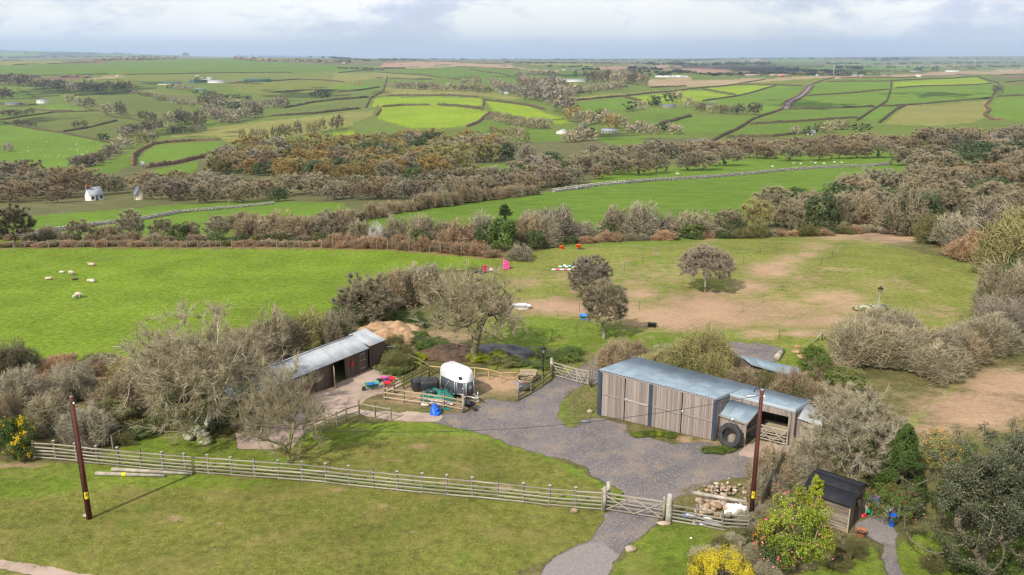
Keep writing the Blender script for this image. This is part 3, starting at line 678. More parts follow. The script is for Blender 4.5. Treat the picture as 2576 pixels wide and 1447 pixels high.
 for k,nm in names.items():
  q = Q[cls == k]
  if not len(q): continue
  idx,inv = np.unique(q,return_inverse=True)
  me = mesh_np(nm,V[idx],inv.reshape(-1,4),gm,True,{a: v[idx] for a,v in attrs.items()})
  o = link(nm,me); o['kind'] = 'structure'
 # the land goes on around and behind
 b = MB(); b.quad((-30000,-6000,-120),(30000,-6000,-120),(30000,24500,-120),(-30000,24500,-120))
 b.quad((-70,-70,-0.05),(70,-70,-0.05),(70,8.2,-0.05),(-70,8.2,-0.05))
 base = b.build('terrain',M('terrain_base',(0.12,0.13,0.04),(0.09,0.10,0.035),0.01)); base['kind'] = 'structure'
build_ground()
# ---------------------------------------------------------------- vegetation
def rnd_dirs(rs,n,zmin=-1.0):
 z = rs.uniform(zmin,1,n); a = rs.uniform(0,2 * math.pi,n); r = np.sqrt(1 - z * z)
 return np.stack([r * np.cos(a),r * np.sin(a),z],-1)
def nrm(v): return v / np.maximum(np.linalg.norm(v,axis=-1,keepdims=True),1e-9)
def skeleton(rs,targets,starts,segs=3,wig=0.10):
 """branches reach out from what has grown already towards each target; returns nodes, parents, loads"""
 P = [np.array(s,float) for s in starts]; par = [-1] + list(range(len(starts) - 1)); tips = []
 cap = len(P) + len(targets) * segs
 A = np.zeros((cap,3)); A[:len(P)] = P; n = len(P); par = par + [0] * (cap - n); D = np.zeros((cap,3)); D[:n] = (0,0,1)
 base = A[n - 1]
 order = np.argsort(np.linalg.norm(targets - base,axis=1) * rs.uniform(0.8,1.2,len(targets)))
 lo = max(1,len(starts) // 2)
 for t in targets[order]:
  v = t - A[lo:n]; d = np.linalg.norm(v,axis=1)
  cs = (v * D[lo:n]).sum(1) / np.maximum(d,1e-6)
  k = lo + int(np.argmin(d * (1.45 - 0.45 * cs)))
  p0 = A[k].copy(); dd = D[k].copy(); L = np.linalg.norm(t - p0); prev = k
  if L < 1e-4: continue
  for s in range(1,segs + 1):
   f = s / segs
   q = p0 + (t - p0) * f + dd * L * 0.28 * math.sin(math.pi * f) * (1 - f * 0.5) + rs.normal(0,wig * L / segs,3) * (s < segs)
   A[n] = q; par[n] = prev; D[n] = nrm(q - A[prev]); prev = n; n += 1
  tips.append(prev)
 A = A[:n]; par = np.array(par[:n]); load = np.zeros(n); load[tips] = 1
 for i in range(n - 1,0,-1): load[par[i]] += load[i]
 return A,par,load,np.array(tips)
def limbs_geo(A,par,rad,n=3,lo=0.0):
 """tapered prisms along every branch"""
 idx = np.nonzero((par >= 0) & (rad >= lo))[0]; a = A[par[idx]]; b = A[idx]; ra = rad[par[idx]]; rb = rad[idx]
 ra = np.minimum(ra,rb * 1.7)
 d = nrm(b - a); ref = np.where(np.abs(d[:,2:3]) < 0.9,np.array([[0,0,1.0]]),np.array([[1.0,0,0]]))
 u = nrm(np.cross(d,ref)); v = np.cross(d,u); V = []
 for P,r in ((a,ra),(b,rb)):
  for j in range(n):
   t = 2 * math.pi * j / n; V.append(P + u * (r * math.cos(t))[:,None] + v * (r * math.sin(t))[:,None])
 V = np.stack(V,1).reshape(-1,3); o = np.arange(len(idx))[:,None] * 2 * n
 Q = np.concatenate([o + np.array([[j,(j + 1) % n,n + (j + 1) % n,n + j]]) for j in range(n)])
 return V,Q
def twig_geo(rs,S,D,L,w):
 """thin curved slivers: one bent strip of two triangles each"""
 n = len(S); u = nrm(np.cross(D,rnd_dirs(rs,n))); L = np.broadcast_to(L,(n,))[:,None]; w = np.broadcast_to(w,(n,))[:,None]
 mid = S + D * L * 0.55 + rs.normal(0,1,(n,3)) * L * 0.06
 tip = mid + nrm(D + rs.normal(0,0.35,(n,3))) * L * 0.5
 V = np.stack([S - u * w / 2,S + u * w / 2,mid + u * w * .4,mid - u * w * .4,tip],1).reshape(-1,3)
 o = np.arange(n)[:,None] * 5
 return V,np.concatenate([o + np.array([[0,1,2]]),o + np.array([[0,2,3]]),o + np.array([[3,2,4]])])
def leaf_geo(rs,C,s,N=None,asp=0.6):
 n = len(C); d = rnd_dirs(rs,n) if N is None else nrm(N + rs.normal(0,0.55,(n,3)))
 a = nrm(np.cross(d,rnd_dirs(rs,n))); b = np.cross(d,a); s = np.broadcast_to(s,(n,))[:,None]
 V = np.stack([C - a * s * .5,C - b * s * .5 * asp,C + a * s * .5,C + b * s * .5 * asp],1).reshape(-1,3)
 return V,np.arange(n)[:,None] * 4 + np.array([[0,1,2,3]])
def dome_targets(rs,n,c,r,zmin=-0.35,shell=0.62,lump=0.12,lean=(0,0)):
 d = rnd_dirs(rs,n,zmin); rr = rs.uniform(shell ** 3,1,n) ** (1 / 3)
 ph = rs.uniform(0,6.28,6); az = np.arctan2(d[:,1],d[:,0])
 rr = rr * (1 + lump * (np.sin(3 * az + ph[0]) * np.sin(2.2 * d[:,2] * 2 + ph[1]) + 0.7 * np.sin(7 * az + ph[2] + 4 * d[:,2])))
 P = np.array(c) + d * rr[:,None] * np.array(r)
 P[:,0] += lean[0] * (P[:,2] - c[2]); P[:,1] += lean[1] * (P[:,2] - c[2])
 return P
def bare_tree(seed,nt=160,trunk=0.3,rx=0.5,rz=0.42,cz=0.58,twigs=14,tw=0.006,tl=0.075,lump=0.14,r_tip=0.0028,zmin=-0.35,nodes=False,ivy=0,ivy_s=0.03,shell=0.62,lean=(0.0,0.0),r_pow=0.46,sides=3,multi=1,droop=0.0,ry=None,inner=0.35,vase=False):
 """unit-height leafless tree: (limbs mesh data, twigs mesh data, ivy mesh data)"""
 rs = np.random.RandomState(seed)
 T = dome_targets(rs,nt,(0,0,cz),(rx,ry or rx,rz),zmin,shell,lump,lean)
 T = np.concatenate([T,dome_targets(rs,int(nt * inner),(0,0,cz),(rx * .6,(ry or rx) * .6,rz * .6),-0.1,0.3,lump)])
 T[:,2] = np.maximum(T[:,2],0.05)
 Vs = []; Qs = []; off = 0; allA = []; alltips = []
 groups = [T] if multi == 1 else [T[i::multi] for i in range(multi)]
 for gi,Tg in enumerate(groups):
  if multi > 1:
   a = 2 * math.pi * gi / multi; bx,by = 0.12 * rx * math.cos(a),0.12 * rx * math.sin(a); tx,ty = rx * 0.3 * math.cos(a),rx * 0.3 * math.sin(a)
   Tg = T[np.argsort(np.linalg.norm(T[:,:2] - np.array([tx * 2,ty * 2]),axis=1))[:len(Tg)]]
  else: bx = by = 0; tx,ty = rs.normal(0,0.02,2)
  st = [(bx,by,-0.03),(bx + rs.normal(0,.006),by,trunk * .35),(bx * .5 + tx * .6,by * .5 + ty * .6,trunk * .7),(tx,ty,trunk)]
  A,par,load,tips = skeleton(rs,Tg,st,3,0.14)
  rad = r_tip * np.maximum(load,1) ** r_pow
  rad[0] *= 1.25
  V,Q = limbs_geo(A,par,rad,sides); Vs.append(V); Qs.append(Q + off); off += len(V)
  allA.append((A,par,tips))
 V = np.concatenate(Vs); Q = np.concatenate(Qs)
 S = []; Dd = []
 for A,par,tips in allA:
  k = np.repeat(tips,twigs); p = par[k]; f = rs.uniform(-0.6,1,len(k))[:,None]
  pp = par[p]; pp = np.where(pp < 0,p,pp)
  s = np.where(f > 0,A[p] + (A[k] - A[p]) * f,A[p] + (A[pp] - A[p]) * (-f))
  outw = nrm(A[k] - np.array([0,0,cz * 0.7])); d = nrm(outw * 0.55 + nrm(A[k] - A[p]) * 0.5 + np.array([0,0,0.18 - droop]) + rs.normal(0,0.48,(len(k),3)))
  S.append(s); Dd.append(d)
 S = np.concatenate(S); Dd = np.concatenate(Dd)
 tw_ = twig_geo(rs,S,Dd,tl * rs.uniform(0.5,1.25,len(S)),tw * rs.uniform(0.7,1.2,len(S)))
 iv = None
 if ivy:
  A,par,tips = allA[0]; _c = np.nonzero((A[:,2] > 0.03) & (A[:,2] < .5) & (np.linalg.norm(A[:,:2],axis=1) < rx * .7))[0]; ld = np.bincount(par[1:],minlength=len(A))[_c] + .3 + 6 * (A[_c,2] < .35); k = rs.choice(_c,max(8,ivy // 60),p=ld / ld.sum())
  C = np.repeat(A[k],60,0) + rs.normal(0,0.035,(len(k) * 60,3))
  iv = leaf_geo(rs,C,ivy_s * rs.uniform(.7,1.3,len(C)),asp=0.8)
 return (V,Q),tw_,iv,(S,Dd)
def bush(seed,n=2600,tw=0.016,tl=0.17,rx=0.52,stems=40,lump=0.30,zmin=0.0,leaf=0,leaf_s=0.04):
 """unit-height, unit-wide twiggy shrub with stems from the ground"""
 rs = np.random.RandomState(seed)
 T = dome_targets(rs,stems,(0,0,0.12),(rx * .92,rx * .92,0.78),0.0,0.7,lump)
 st = rs.normal(0,0.10,(len(T),3)); st[:,2] = -0.02
 A = np.concatenate([st,(st + T) / 2 + rs.normal(0,.04,T.shape) + np.array([0,0,.06]),T]); m = len(T)
 par = np.concatenate([np.full(m,-1),np.arange(m),np.arange(m) + m]); rad = np.concatenate([np.full(m,.013),np.full(m,.008),np.full(m,.003)])
 L = limbs_geo(A,par,rad,3)
 P = dome_targets(rs,n,(0,0,0.10),(rx * .9,rx * .9,0.80),zmin,0.45,lump)
 P[:,2] = np.abs(P[:,2])
 d = nrm(nrm(P - np.array([0,0,-0.1])) * 0.9 + rs.normal(0,0.5,P.shape))
 tw_ = twig_geo(rs,P - d * tl * .3,d,tl * rs.uniform(.5,1.2,n) * np.where(rs.uniform(0,1,n) < .07,1.9,1),tw * rs.uniform(.7,1.2,n))
 lf = None
 if leaf:
  K = dome_targets(rs,max(6,leaf // 50),(0,0,0.1),(rx * .85,rx * .85,.75),0,.7,lump)
  C = np.repeat(K,50,0) + rs.normal(0,0.06,(len(K) * 50,3)); C[:,2] = np.abs(C[:,2]); lf = leaf_geo(rs,C,leaf_s * rs.uniform(.7,1.3,len(C)),asp=0.8)
 return L,tw_,lf
def foliage(seed,n=5000,s=0.035,c=(0,0,.55),r=(.5,.5,.45),clumps=70,cr=0.11,shape='dome',asp=0.7,lump=0.12,per_up=0.2):
 """leaf clumps spread over a crown volume (unit height)"""
 rs = np.random.RandomState(seed)
 if shape == 'cone':
  z = 1 - np.sqrt(rs.uniform(0.0,1,clumps)); a = rs.uniform(0,6.283,clumps); rr = (1 - z) ** 0.75 * r[0] * rs.uniform(.72,1.0,clumps)
  K = np.stack([rr * np.cos(a),rr * np.sin(a),0.06 + z * 0.88],-1); ctr = np.stack([0 * rr,0 * rr,K[:,2] - .15],-1)
 else:
  K = dome_targets(rs,clumps,c,r,-0.75,0.72,lump); ctr = np.broadcast_to(np.array(c) - np.array([0,0,.1]),K.shape)
 m = n // clumps; N = nrm(K - ctr); Ni = np.repeat(N,m,0)
 off = rnd_dirs(rs,clumps * m) * (rs.uniform(.3,1,clumps * m) ** .5)[:,None] * cr * np.repeat(rs.uniform(.7,1.3,clumps),m)[:,None]
 C = np.repeat(K,m,0) + off; C[:,2] = np.maximum(C[:,2],0.01)
 return leaf_geo(rs,C,s * rs.uniform(.6,1.3,len(C)),nrm(off + Ni * .05) * 0.8 + Ni * 0.5 + np.array([0,0,per_up]),asp)
def tm(name,geo,mat):
 V,Fc = geo; return mesh_np(name,V,Fc,mat)
# shared tree and shrub shapes -------------------------------------------------
PROTO = {}; NEAR_Y = 92
def add_proto(k,trunk,crown,ivy=None): PROTO.setdefault(k,[]).append((trunk,crown,ivy))
for i in range(5):      # medium trees,100 to 250 m away
 L,T,I,_ = bare_tree(100 + i,130,(.14,.18,.12,.18,.12)[i],(.55,.62,.5,.68,.6)[i],(.48,.46,.50,.44,.48)[i],(.50,.53,.48,.55,.50)[i],95,0.0078,0.11,zmin=-.62,lump=.16,r_tip=.0034,r_pow=.42,ivy=500 if i in (1,3) else 0,ivy_s=.035)
 add_proto('mid',tm('limbs',L,MT['bark']),tm('twigs',T,MT['twig_grey']),tm('ivy',I,MT['leaf_ivy']) if I else None)
for i in range(5):      # trees 250 m and more away: fewer,broader twigs
 L,T,I,_ = bare_tree(200 + i,70,(.1,.14,.1,.15,.12)[i],(.55,.6,.5,.64,.58)[i],(.50,.48,.52,.46,.50)[i],(.48,.50,.46,.52,.48)[i],100,0.0125,0.13,zmin=-.75,lump=.2,r_tip=.0035,r_pow=.40)
 add_proto('far',tm('limbs',L,MT['bark']),tm('twigs',T,MT['twig_grey']),None)
for i in range(3):      # tall narrow trees with ivied stems
 L,T,I,_ = bare_tree(260 + i,60,.35,.28,.42,.56,50,0.016,0.12,lump=.2,r_tip=.006,r_pow=.42,ivy=700,ivy_s=.05)
 add_proto('tall',tm('limbs',L,MT['bark']),tm('twigs',T,MT['twig_grey']),tm('ivy',I,MT['leaf_ivy']))
for i in range(5):
 L,T,I = bush(300 + i,6500,.0145,.17,leaf=(0,500,0,900,0)[i],leaf_s=.045)
 add_proto('bush',tm('stems',L,MT['bark']),tm('twigs',T,MT['twig_grey']),tm('leaves',I,MT['leaf_ivy']) if I else None)
for i in range(4):
 L,T,I = bush(380 + i,13000,.0080,.15,leaf=(0,1500,0,2600)[i],leaf_s=.028,stems=70)
 add_proto('bushn',tm('stems',L,MT['bark']),tm('twigs',T,MT['twig_grey']),tm('leaves',I,MT['leaf_ivy']) if I else None)
for i in range(3):
 add_proto('evern',None,tm('foliage',foliage(430 + i,9000,.034,(0,0,.5),(.5,.5,.45),90,.11),MT['leaf_ever']),None)
for i in range(3):
 add_proto('ever',None,tm('foliage',foliage(330 + i,3600,.055,(0,0,.5),(.5,.5,.45),60,.13),MT['leaf_ever']),None)
for i in range(2):
 add_proto('cone',None,tm('foliage',foliage(340 + i,3000,.06,r=(.3,.3,.5),clumps=90,cr=.07,shape='cone'),MT['leaf_ever']),None)
RS = random.Random(5)
ORD = ['first','second','third','fourth','fifth','sixth','seventh','eighth','ninth','tenth','eleventh','twelfth','thirteenth','fourteenth','fifteenth','sixteenth','seventeenth','eighteenth','nineteenth','twentieth']
def ordn(i):
 if i < 20: return ORD[i]
 n = i + 1; return '%d%s' % (n,'th' if n % 100 in (11,12,13) else {1: 'st',2: 'nd',3: 'rd'}.get(n % 10,'th'))
KIND = {  # colour word,twig material,kind word
 'grey': ('grey-brown','twig_grey'),'brown': ('brown','twig_brown'),'red': ('reddish-brown','twig_red'),'olive': ('olive-tinted','twig_olive'),
 'orange': ('orange-brown','twig_orange'),'pale': ('pale','twig_pale'),'lilac': ('purplish-grey','twig_lilac'),'dark': ('dark','twig_dark')}
N_TREES = [0]; FAR_Y = 640.0; FARTREES = []
def tree_at(p,w,h,kind='grey',shape='mid',name='bare_tree',label=None,cat='tree',group=None,i=None,rz=None):
 """one tree: p ground point, w crown width and h height in metres"""
 if p.y > FAR_Y and shape in ('far','tall','ever','cone') and group is not None:
  FARTREES.append((p,w,h,kind,shape)); return None
 if p.y < NEAR_Y and shape in ('bush','ever'): shape += 'n'
 pr = PROTO[shape]; tr,cr,iv = pr[(i if i is not None else RS.randrange(len(pr))) % len(pr)]
 base_w = {'mid': 1.25,'far': 1.15,'tall': .62,'bush': 1.05,'ever': 1.0,'bushn': 1.05,'evern': 1.0,'cone': .62}[shape]
 o = thing(name,label,cat,(p.x,p.y,p.z - 0.05),RS.uniform(0,6.28) if rz is None else rz,group,(w / base_w * RS.uniform(.9,1.12),w / base_w * RS.uniform(.9,1.12),h / 1.02))
 cm = MT[KIND[kind][1]] if kind in KIND else MT[kind]
 if tr is not None: link('trunk' if shape[:4] != 'bush' else 'stems',tr,o,mat=MT['bark_mossy'] if kind == 'olive' else MT['bark_pale'] if kind == 'pale' else MT['bark'])
 link('crown',cr,o,mat=cm)
 if iv is not None: link('ivy',iv,o)
 N_TREES[0] += 1
 return o
def row(k,pts,n,wh,kinds,where,shape='mid',name='bare_tree',word='bare tree',jit=0.15,group=None,cat='tree',jy=2.0):
 """n trees spread along a line of photograph points; wh = crown width, height in frame pixels"""
 P = px(k,*pts) if k else pts; P = np.array(P,float); d = np.concatenate([[0],np.cumsum(np.linalg.norm(np.diff(P,axis=0),axis=1))])
 items = []
 for i in range(n):
  s = (i + .5 + RS.uniform(-.3,.3)) / n * d[-1]; x = np.interp(s,d,P[:,0]); y = np.interp(s,d,P[:,1]) + RS.uniform(-jy,jy)
  items.append((x,y))
 items.sort()
 for i,(x,y) in enumerate(items):
  q = g(x,y); f = ppm(q); kd = kinds[(i * 7 + RS.randrange(3)) % len(kinds)] ; s = RS.uniform(1 - jit,1 + jit)
  sh = shape
  nm,wd = name,word
  if kd in ('leaf_ever','leaf_ivy','leaf_green','leaf_oliv'):
   sh = 'ever'; nm = 'evergreen_tree'; cw = {'leaf_ever': 'dark evergreen','leaf_ivy': 'ivy-green','leaf_green': 'bright green','leaf_oliv': 'olive green leafy'}[kd]; lab = '%s tree, %s from left %s' % (cw,ordn(i),where)
  else: lab = '%s %s, %s from left %s' % (KIND[kd][0],wd,ordn(i),where)
  tree_at(q,wh[0] / f * s * RS.uniform(.9,1.15),wh[1] / f * s,kd,sh,nm,lab,cat,group)
def wood(k,poly,dx,dy,wh,kinds,where,group,shape='far',jit=0.2):
 """trees scattered through an outline; dx, dy spacing in frame pixels"""
 P = px(k,*poly) if k else poly; A = np.array(P); pts = []
 y = A[:,1].min(); r = 0
 while y < A[:,1].max():
  x = A[:,0].min() + (r % 2) * dx / 2
  while x < A[:,0].max():
   qx = x + RS.uniform(-.35,.35) * dx; qy = y + RS.uniform(-.4,.4) * dy
   if in_poly(np.array([qx]),np.array([qy]),P)[0]: pts.append((qx,qy))
   x += dx
  y += dy; r += 1
 pts.sort()
 for i,(x,y) in enumerate(pts):
  q = g(x,y); f = ppm(q); kd = RS.choice(kinds); s = RS.uniform(1 - jit,1 + jit); sh = shape; nm = 'bare_tree'
  if kd.startswith('leaf'):
   sh = 'ever'; nm = 'evergreen_tree'; lab = '%s tree, %s from left %s' % ({'leaf_ever': 'dark evergreen','leaf_ivy': 'ivy-green','leaf_green': 'bright green','leaf_oliv': 'olive green leafy'}[kd],ordn(i),where)
  else: lab = '%s bare tree, %s from left %s' % (KIND[kd][0],ordn(i),where)
  tree_at(q,wh[0] / f * s * RS.uniform(.9,1.15),wh[1] / f * s,kd,sh,nm,lab,'tree',group)
def hedge_strip(k,pts,w,h,mat,label,group,seed=0,name='hedge'):
 """a far field hedge: rough continuous bank of growth draped along the boundary"""
 P = [g(*q) for q in (px(k,*pts) if k else pts)]; rs = np.random.RandomState(seed + len(pts) * 7 + int(P[0].x) % 1000)
 L = np.array([tuple(p) for p in P]); d = np.concatenate([[0],np.cumsum(np.linalg.norm(np.diff(L[:,:2],axis=0),axis=1))])
 step = max(1.5,L[:,1].min() * 0.0022); n = max(4,int(d[-1] / step)); n = min(n,600)
 s = np.linspace(0,d[-1],n); X = np.interp(s,d,L[:,0]); Y = np.interp(s,d,L[:,1]); Z = zat(X,Y)
 tx = np.gradient(X); ty = np.gradient(Y); m = np.hypot(tx,ty); nx,ny = -ty / m,tx / m
 w *= .85; prof_ = [(-.5,-.1),(-.46,.45),(-.25,.9),(.05,1.05),(.3,.85),(.48,.4),(.5,-.1)]
 big = 0.75 + 0.5 * vnoise(s / 14 + 3,s * 0 + seed,3,3)
 end = np.clip(np.minimum(np.arange(n),np.arange(n)[::-1]) / 2.0,0.02,1)
 V = []
 for a,b in prof_:
  ja = rs.normal(0,.09,n); jb = rs.normal(0,.13,n)
  V.append(np.stack([X + nx * w * end * (a + ja),Y + ny * w * end * (a + ja),Z + h * big * end * (b + (jb if b > 0 else 0))],-1))
 V = np.stack(V,1).reshape(-1,3); c = len(prof_); I = np.arange(n * c).reshape(n,c)
 Q = np.stack([I[:-1,:-1],I[1:,:-1],I[1:,1:],I[:-1,1:]],-1).reshape(-1,4)
 o = link(name,mesh_np(name,V,Q,mat)); return tag(o,label,'hedge',group)
def near_hedge(k,pts,n,wh,kinds,label,group=None,name='hedge',spread=0,cat='hedge',jit=.25,ivy=True,wpx=None):
 """a hedge made of individual shrubs: thing > shrub parts; pts along its foot, wh shrub width/height in frame pixels"""
 P = np.array(px(k,*pts) if k else pts,float); d = np.concatenate([[0],np.cumsum(np.linalg.norm(np.diff(P,axis=0),axis=1))])
 c = g(*P[len(P) // 2]); o = thing(name,label,cat,tuple(c),0,group)
 for i in range(n):
  s = (i + .5) / n * d[-1]; x = np.interp(s,d,P[:,0]) + RS.uniform(-1,1) * wh[0] * .25; y = np.interp(s,d,P[:,1]) + RS.uniform(-1,1) * (spread + wh[1] * .08)
  q = g(x,y); f = ppm(q); kd = RS.choice(kinds); z = RS.uniform(1 - jit,1 + jit)
  nn = 'n' if q.y < NEAR_Y else ''; pb = PROTO['bush' + nn]; j = RS.randrange(len(pb)); st,cr,iv = pb[j]
  if kd.startswith('leaf'): st,cr,iv = PROTO['ever' + nn][j % 3]; m = MT[kd]
  else: m = MT[KIND[kd][1]] if kd in KIND else MT[kd]
  w = wh[0] / f * z; h = wh[1] / f * z * RS.uniform(.85,1.15)
  sh = link('shrub',cr,o,tuple(q - c),(0,0,RS.uniform(0,6.28)),(w * RS.uniform(.8,1.45),w * RS.uniform(.8,1.3),h * RS.uniform(.7,1.15)),m)
  if iv is not None and ivy: link('leaves',iv,sh)
  if st is not None and wh[1] > 30: link('stems',st,sh)
 return o
HG = MT['hedge_dark'] = M('hedge_dark',(0.115,0.085,0.05),(0.06,0.055,0.03),0.35,0.95,0.8,0.1,coord='Object',bscale=0.8)
MT['hedge_brown'] = M('hedge_brown',(0.20,0.125,0.075),(0.10,0.07,0.045),0.35,0.95,0.8,0.1,bscale=0.8)
MT['hedge_green'] = M('hedge_green',(0.10,0.105,0.04),(0.06,0.055,0.028),0.35,0.95,0.8,0.1,bscale=0.8)
# --- hedges of the left-hand slopes
def hs(k,w,h,mat,where,grp,lines):
 lines = sorted(lines,key=lambda l: px(k,l[0])[0][0])
 for i,l in enumerate(lines): hedge_strip(k,l,w,h,MT[mat],'%s, %s from left' % (where,ordn(i)),grp,i)
hs('A',2.4,2.0,'hedge_dark','low dark hedge between the fields left of the valley','hedges of the left slope',[
 [(-300,800),(0,870),(230,915),(440,945),(640,990),(850,1028)],[(-100,860),(30,855),(200,830),(380,805),(560,800),(740,795)],[(440,940),(600,915),(850,858)],
 [(120,640),(200,670),(310,715)],[(200,770),(330,790),(540,795)],[(740,800),(820,840),(960,850),(1180,900)],[(80,705),(300,705)],[(560,740),(640,780),(740,800)],[(-300,740),(0,740),(200,740),(280,745)]])
hs('A',3,2.4,'hedge_brown','brown overgrown hedge left of the orange wood','brown hedges round the two small green fields',[
 [(965,1200),(965,1140),(1010,1085),(1110,1025)],[(1110,1030),(1200,1015),(1400,1000),(1600,992)],[(1050,1215),(1250,1190),(1480,1140)]])
hs('A',5.5,3,'hedge_dark','dark hedge on the far left upland','hedges of the far left upland',[
 [(0,440),(400,432),(800,437),(1250,426),(1700,415),(1980,430)],[(80,475),(200,470),(300,470)],[(330,470),(500,455),(700,450)],[(-300,552),(100,548),(500,545),(800,540)],[(900,543),(1300,533),(1430,530),(1900,523),(2120,522)],[(1650,612),(1900,618)],[(1960,665),(2250,650),(2532,658)],[(1700,610),(2150,575),(2500,604)],[(930,660),(1150,690),(1400,735),(1620,785)],[(2050,775),(2250,735),(2532,700)],[(1940,835),(2250,820),(2532,790)],[(520,690),(700,680),(940,668)]])
hs('B',4.5,3,'hedge_dark','dark hedge between pastures in the centre distance','hedges of the central slopes',[
 [(0,525),(300,505),(500,500)],[(200,515),(500,535),(750,560)],[(370,575),(560,578),(700,575)],[(960,512),(1100,530),(1250,548)],[(790,562),(950,585),(1040,602)],[(1280,550),(1450,540),(1600,535)],[(340,690),(500,690),(800,700),(1030,722)],[(310,775),(480,768),(680,775)],[(715,775),(900,795),(1060,818)],[(0,662),(160,655),(310,635)],[(0,715),(230,695)],[(0,800),(170,785)],[(1060,745),(1250,775),(1400,800),(1500,820)],[(740,440),(900,455),(1240,470)],[(850,480),(1150,495),(1330,515)],[(300,490),(500,498)],[(1700,690),(1900,650),(2100,620)],[(1700,750),(2050,700),(2250,672),(2532,648)],[(2060,700),(2200,745)],[(2320,915),(2450,885),(2560,862)],[(2250,630),(2532,612)]])
hs('B',4,2.6,'hedge_brown','thick brown hedge climbing between the bright green fields','thick brown hedges beside the bright green fields',[
 [(200,780),(240,700),(330,660),(350,600),(360,560)],[(1050,800),(1060,760),(1045,720)],[(930,925),(1010,895),(1070,850),(1110,835)],[(280,850),(310,800),(290,770)],[(260,575),(340,572)]])
hs('C',3.2,2.3,'hedge_dark','low dark hedge dividing the fields of the right hillside','hedges of the right hillside',[
 [(0,655),(200,635),(450,605),(660,580)],[(200,740),(450,690),(740,622)],[(200,643),(330,660),(450,680)],[(440,607),(700,615),(940,628)],[(240,1060),(330,1000),(560,885),(780,808)],[(830,805),(1200,795),(1460,780)],[(930,690),(1250,675),(1560,655)],[(1590,650),(1900,630),(2300,605)],[(1490,775),(1660,765),(1950,735),(2300,715)],[(540,912),(900,895),(1330,868)],[(370,1002),(700,998),(1000,965)],[(1100,600),(1560,595),(2180,550)],[(1320,890),(1450,800),(1540,730),(1570,650),(1570,592)],[(1480,905),(1600,810),(1680,762)],[(2320,710),(2532,702)],[(2190,545),(2280,590),(2350,605)],[(2350,605),(2320,680),(2300,712)],[(0,892),(120,855)],[(2350,545),(2560,542)],[(2390,600),(2532,590)]])
hs('C',4,2.8,'hedge_brown','thick brown hedge beside the lane on the right hillside','brown hedges along the hill lane',[
 [(780,808),(800,750),(900,690),(960,635),(1100,585),(1160,575)],[(830,805),(860,750),(930,700),(1010,630)],[(2300,712),(2255,760),(2285,810),(2245,850),(2300,880),(2400,885)],[(1190,577),(1600,566),(2190,535)]])
# --- far rows and clumps of trees
row('A',[(0,620),(100,600),(250,640),(500,660),(750,660),(940,650)],17,(38,24),['grey','dark','dark','grey','olive'],'in the belt of trees above the white house','far',group='belt of trees above the white house')
row('A',[(0,830),(120,825),(230,815)],4,(30,16),['dark','grey'],'below the stone farmhouse far left','far',group='trees below the stone farmhouse')
row('A',[(30,700),(60,705)],2,(34,26),['dark'],'beside the stone farmhouse far left','far',group='trees beside the stone farmhouse')
row('A',[(430,715),(500,735),(700,770),(790,830)],4,(26,24),['dark','grey'],'right of the white house','far',group='trees right of the white house')
row('A',[(100,890),(210,900),(270,915)],3,(20,16),['grey','dark'],'along the sheep field top hedge','far',group='trees on the sheep field hedge')
row('A',[(520,910),(640,905)],2,(16,18),['dark'],'in the small left field hedge','far',group='trees in the small field hedge')
row('A',[(720,1005),(785,1000)],2,(18,18),['grey','leaf_ever'],'at the foot of the small left field','far',group='trees at the foot of the small field')
row('A',[(860,830),(900,835)],2,(22,36),['dark'],'standing tall in the mid left hedge','tall',group='ivied trees in the mid left hedge')
row('A',[(1000,850),(1060,870),(1120,875)],3,(18,24),['dark'],'in the dip of the mid left hedge','tall',group='ivied trees in the dip')
row('A',[(1200,900),(1270,890),(1340,880),(1420,900),(1480,880)],7,(34,36),['dark','grey','dark'],'in the hollow beyond the sheep field','far',group='trees in the hollow beyond the sheep field')
row('A',[(1200,955),(1350,940),(1500,925)],6,(24,14),['dark','grey'],'lining the pale slope foot','far',group='shrubby trees lining the pale slope')
row('A',[(880,985),(950,960),(1030,960),(1100,930),(1160,930)],6,(34,28),['grey','dark','lilac'],'above the lane hedge at left','far',group='trees above the lane hedge')
row('A',[(1010,1035),(1050,1025),(1120,1010)],3,(30,30),['pale','olive'],'at the top of the lane hedge','far',group='pale trees at the lane hedge')
row('A',[(540,1215),(640,1200),(720,1180),(800,1130),(860,1090),(900,1060),(950,1040)],9,(36,28),['lilac','grey','lilac','pale'],'along the foot of the sheep slope','far',group='trees along the foot of the sheep slope')
row('A',[(1480,830),(1560,850),(1640,880),(1720,870),(1800,850),(1880,840)],9,(36,32),['dark','lilac','grey'],'in the dark copse left of centre','far',group='dark copse left of centre')
row('A',[(1450,740),(1540,760),(1640,770),(1740,790),(1850,780),(1960,770),(2080,770)],12,(30,24),['grey','dark','dark','lilac'],'on the rise below the airfield','far',group='trees on the rise below the airfield')
row('A',[(1200,640),(1300,655),(1450,680),(1600,710),(1700,700),(1830,710)],10,(26,14),['dark','leaf_ever','leaf_ever','grey'],'below the airfield buildings','far',group='trees below the airfield buildings')
row('A',[(960,670),(1100,700),(1250,735),(1400,760)],12,(22,12),['pale','grey','pale','olive'],'in the blossoming hedge below the airfield','far',group='blossoming hedge trees')
row('A',[(2250,690),(2320,695),(2380,692)],4,(20,18),['leaf_ever'],'in the dark pine clump near the pale field','far',group='dark pine clump')
row('A',[(1670,790),(1720,795)],2,(20,22),['leaf_ever'],'in front of the dark copse','far',group='evergreens before the copse')
row('A',[(600,610),(703,606)],2,(9,12),['leaf_ever'],'alone in the upper left pasture','far',group='lone evergreens in the upper pasture',jit=.05)
row('A',[(1345,415),(1346,415)],1,(12,10),['leaf_ever'],'alone on the left skyline','far')
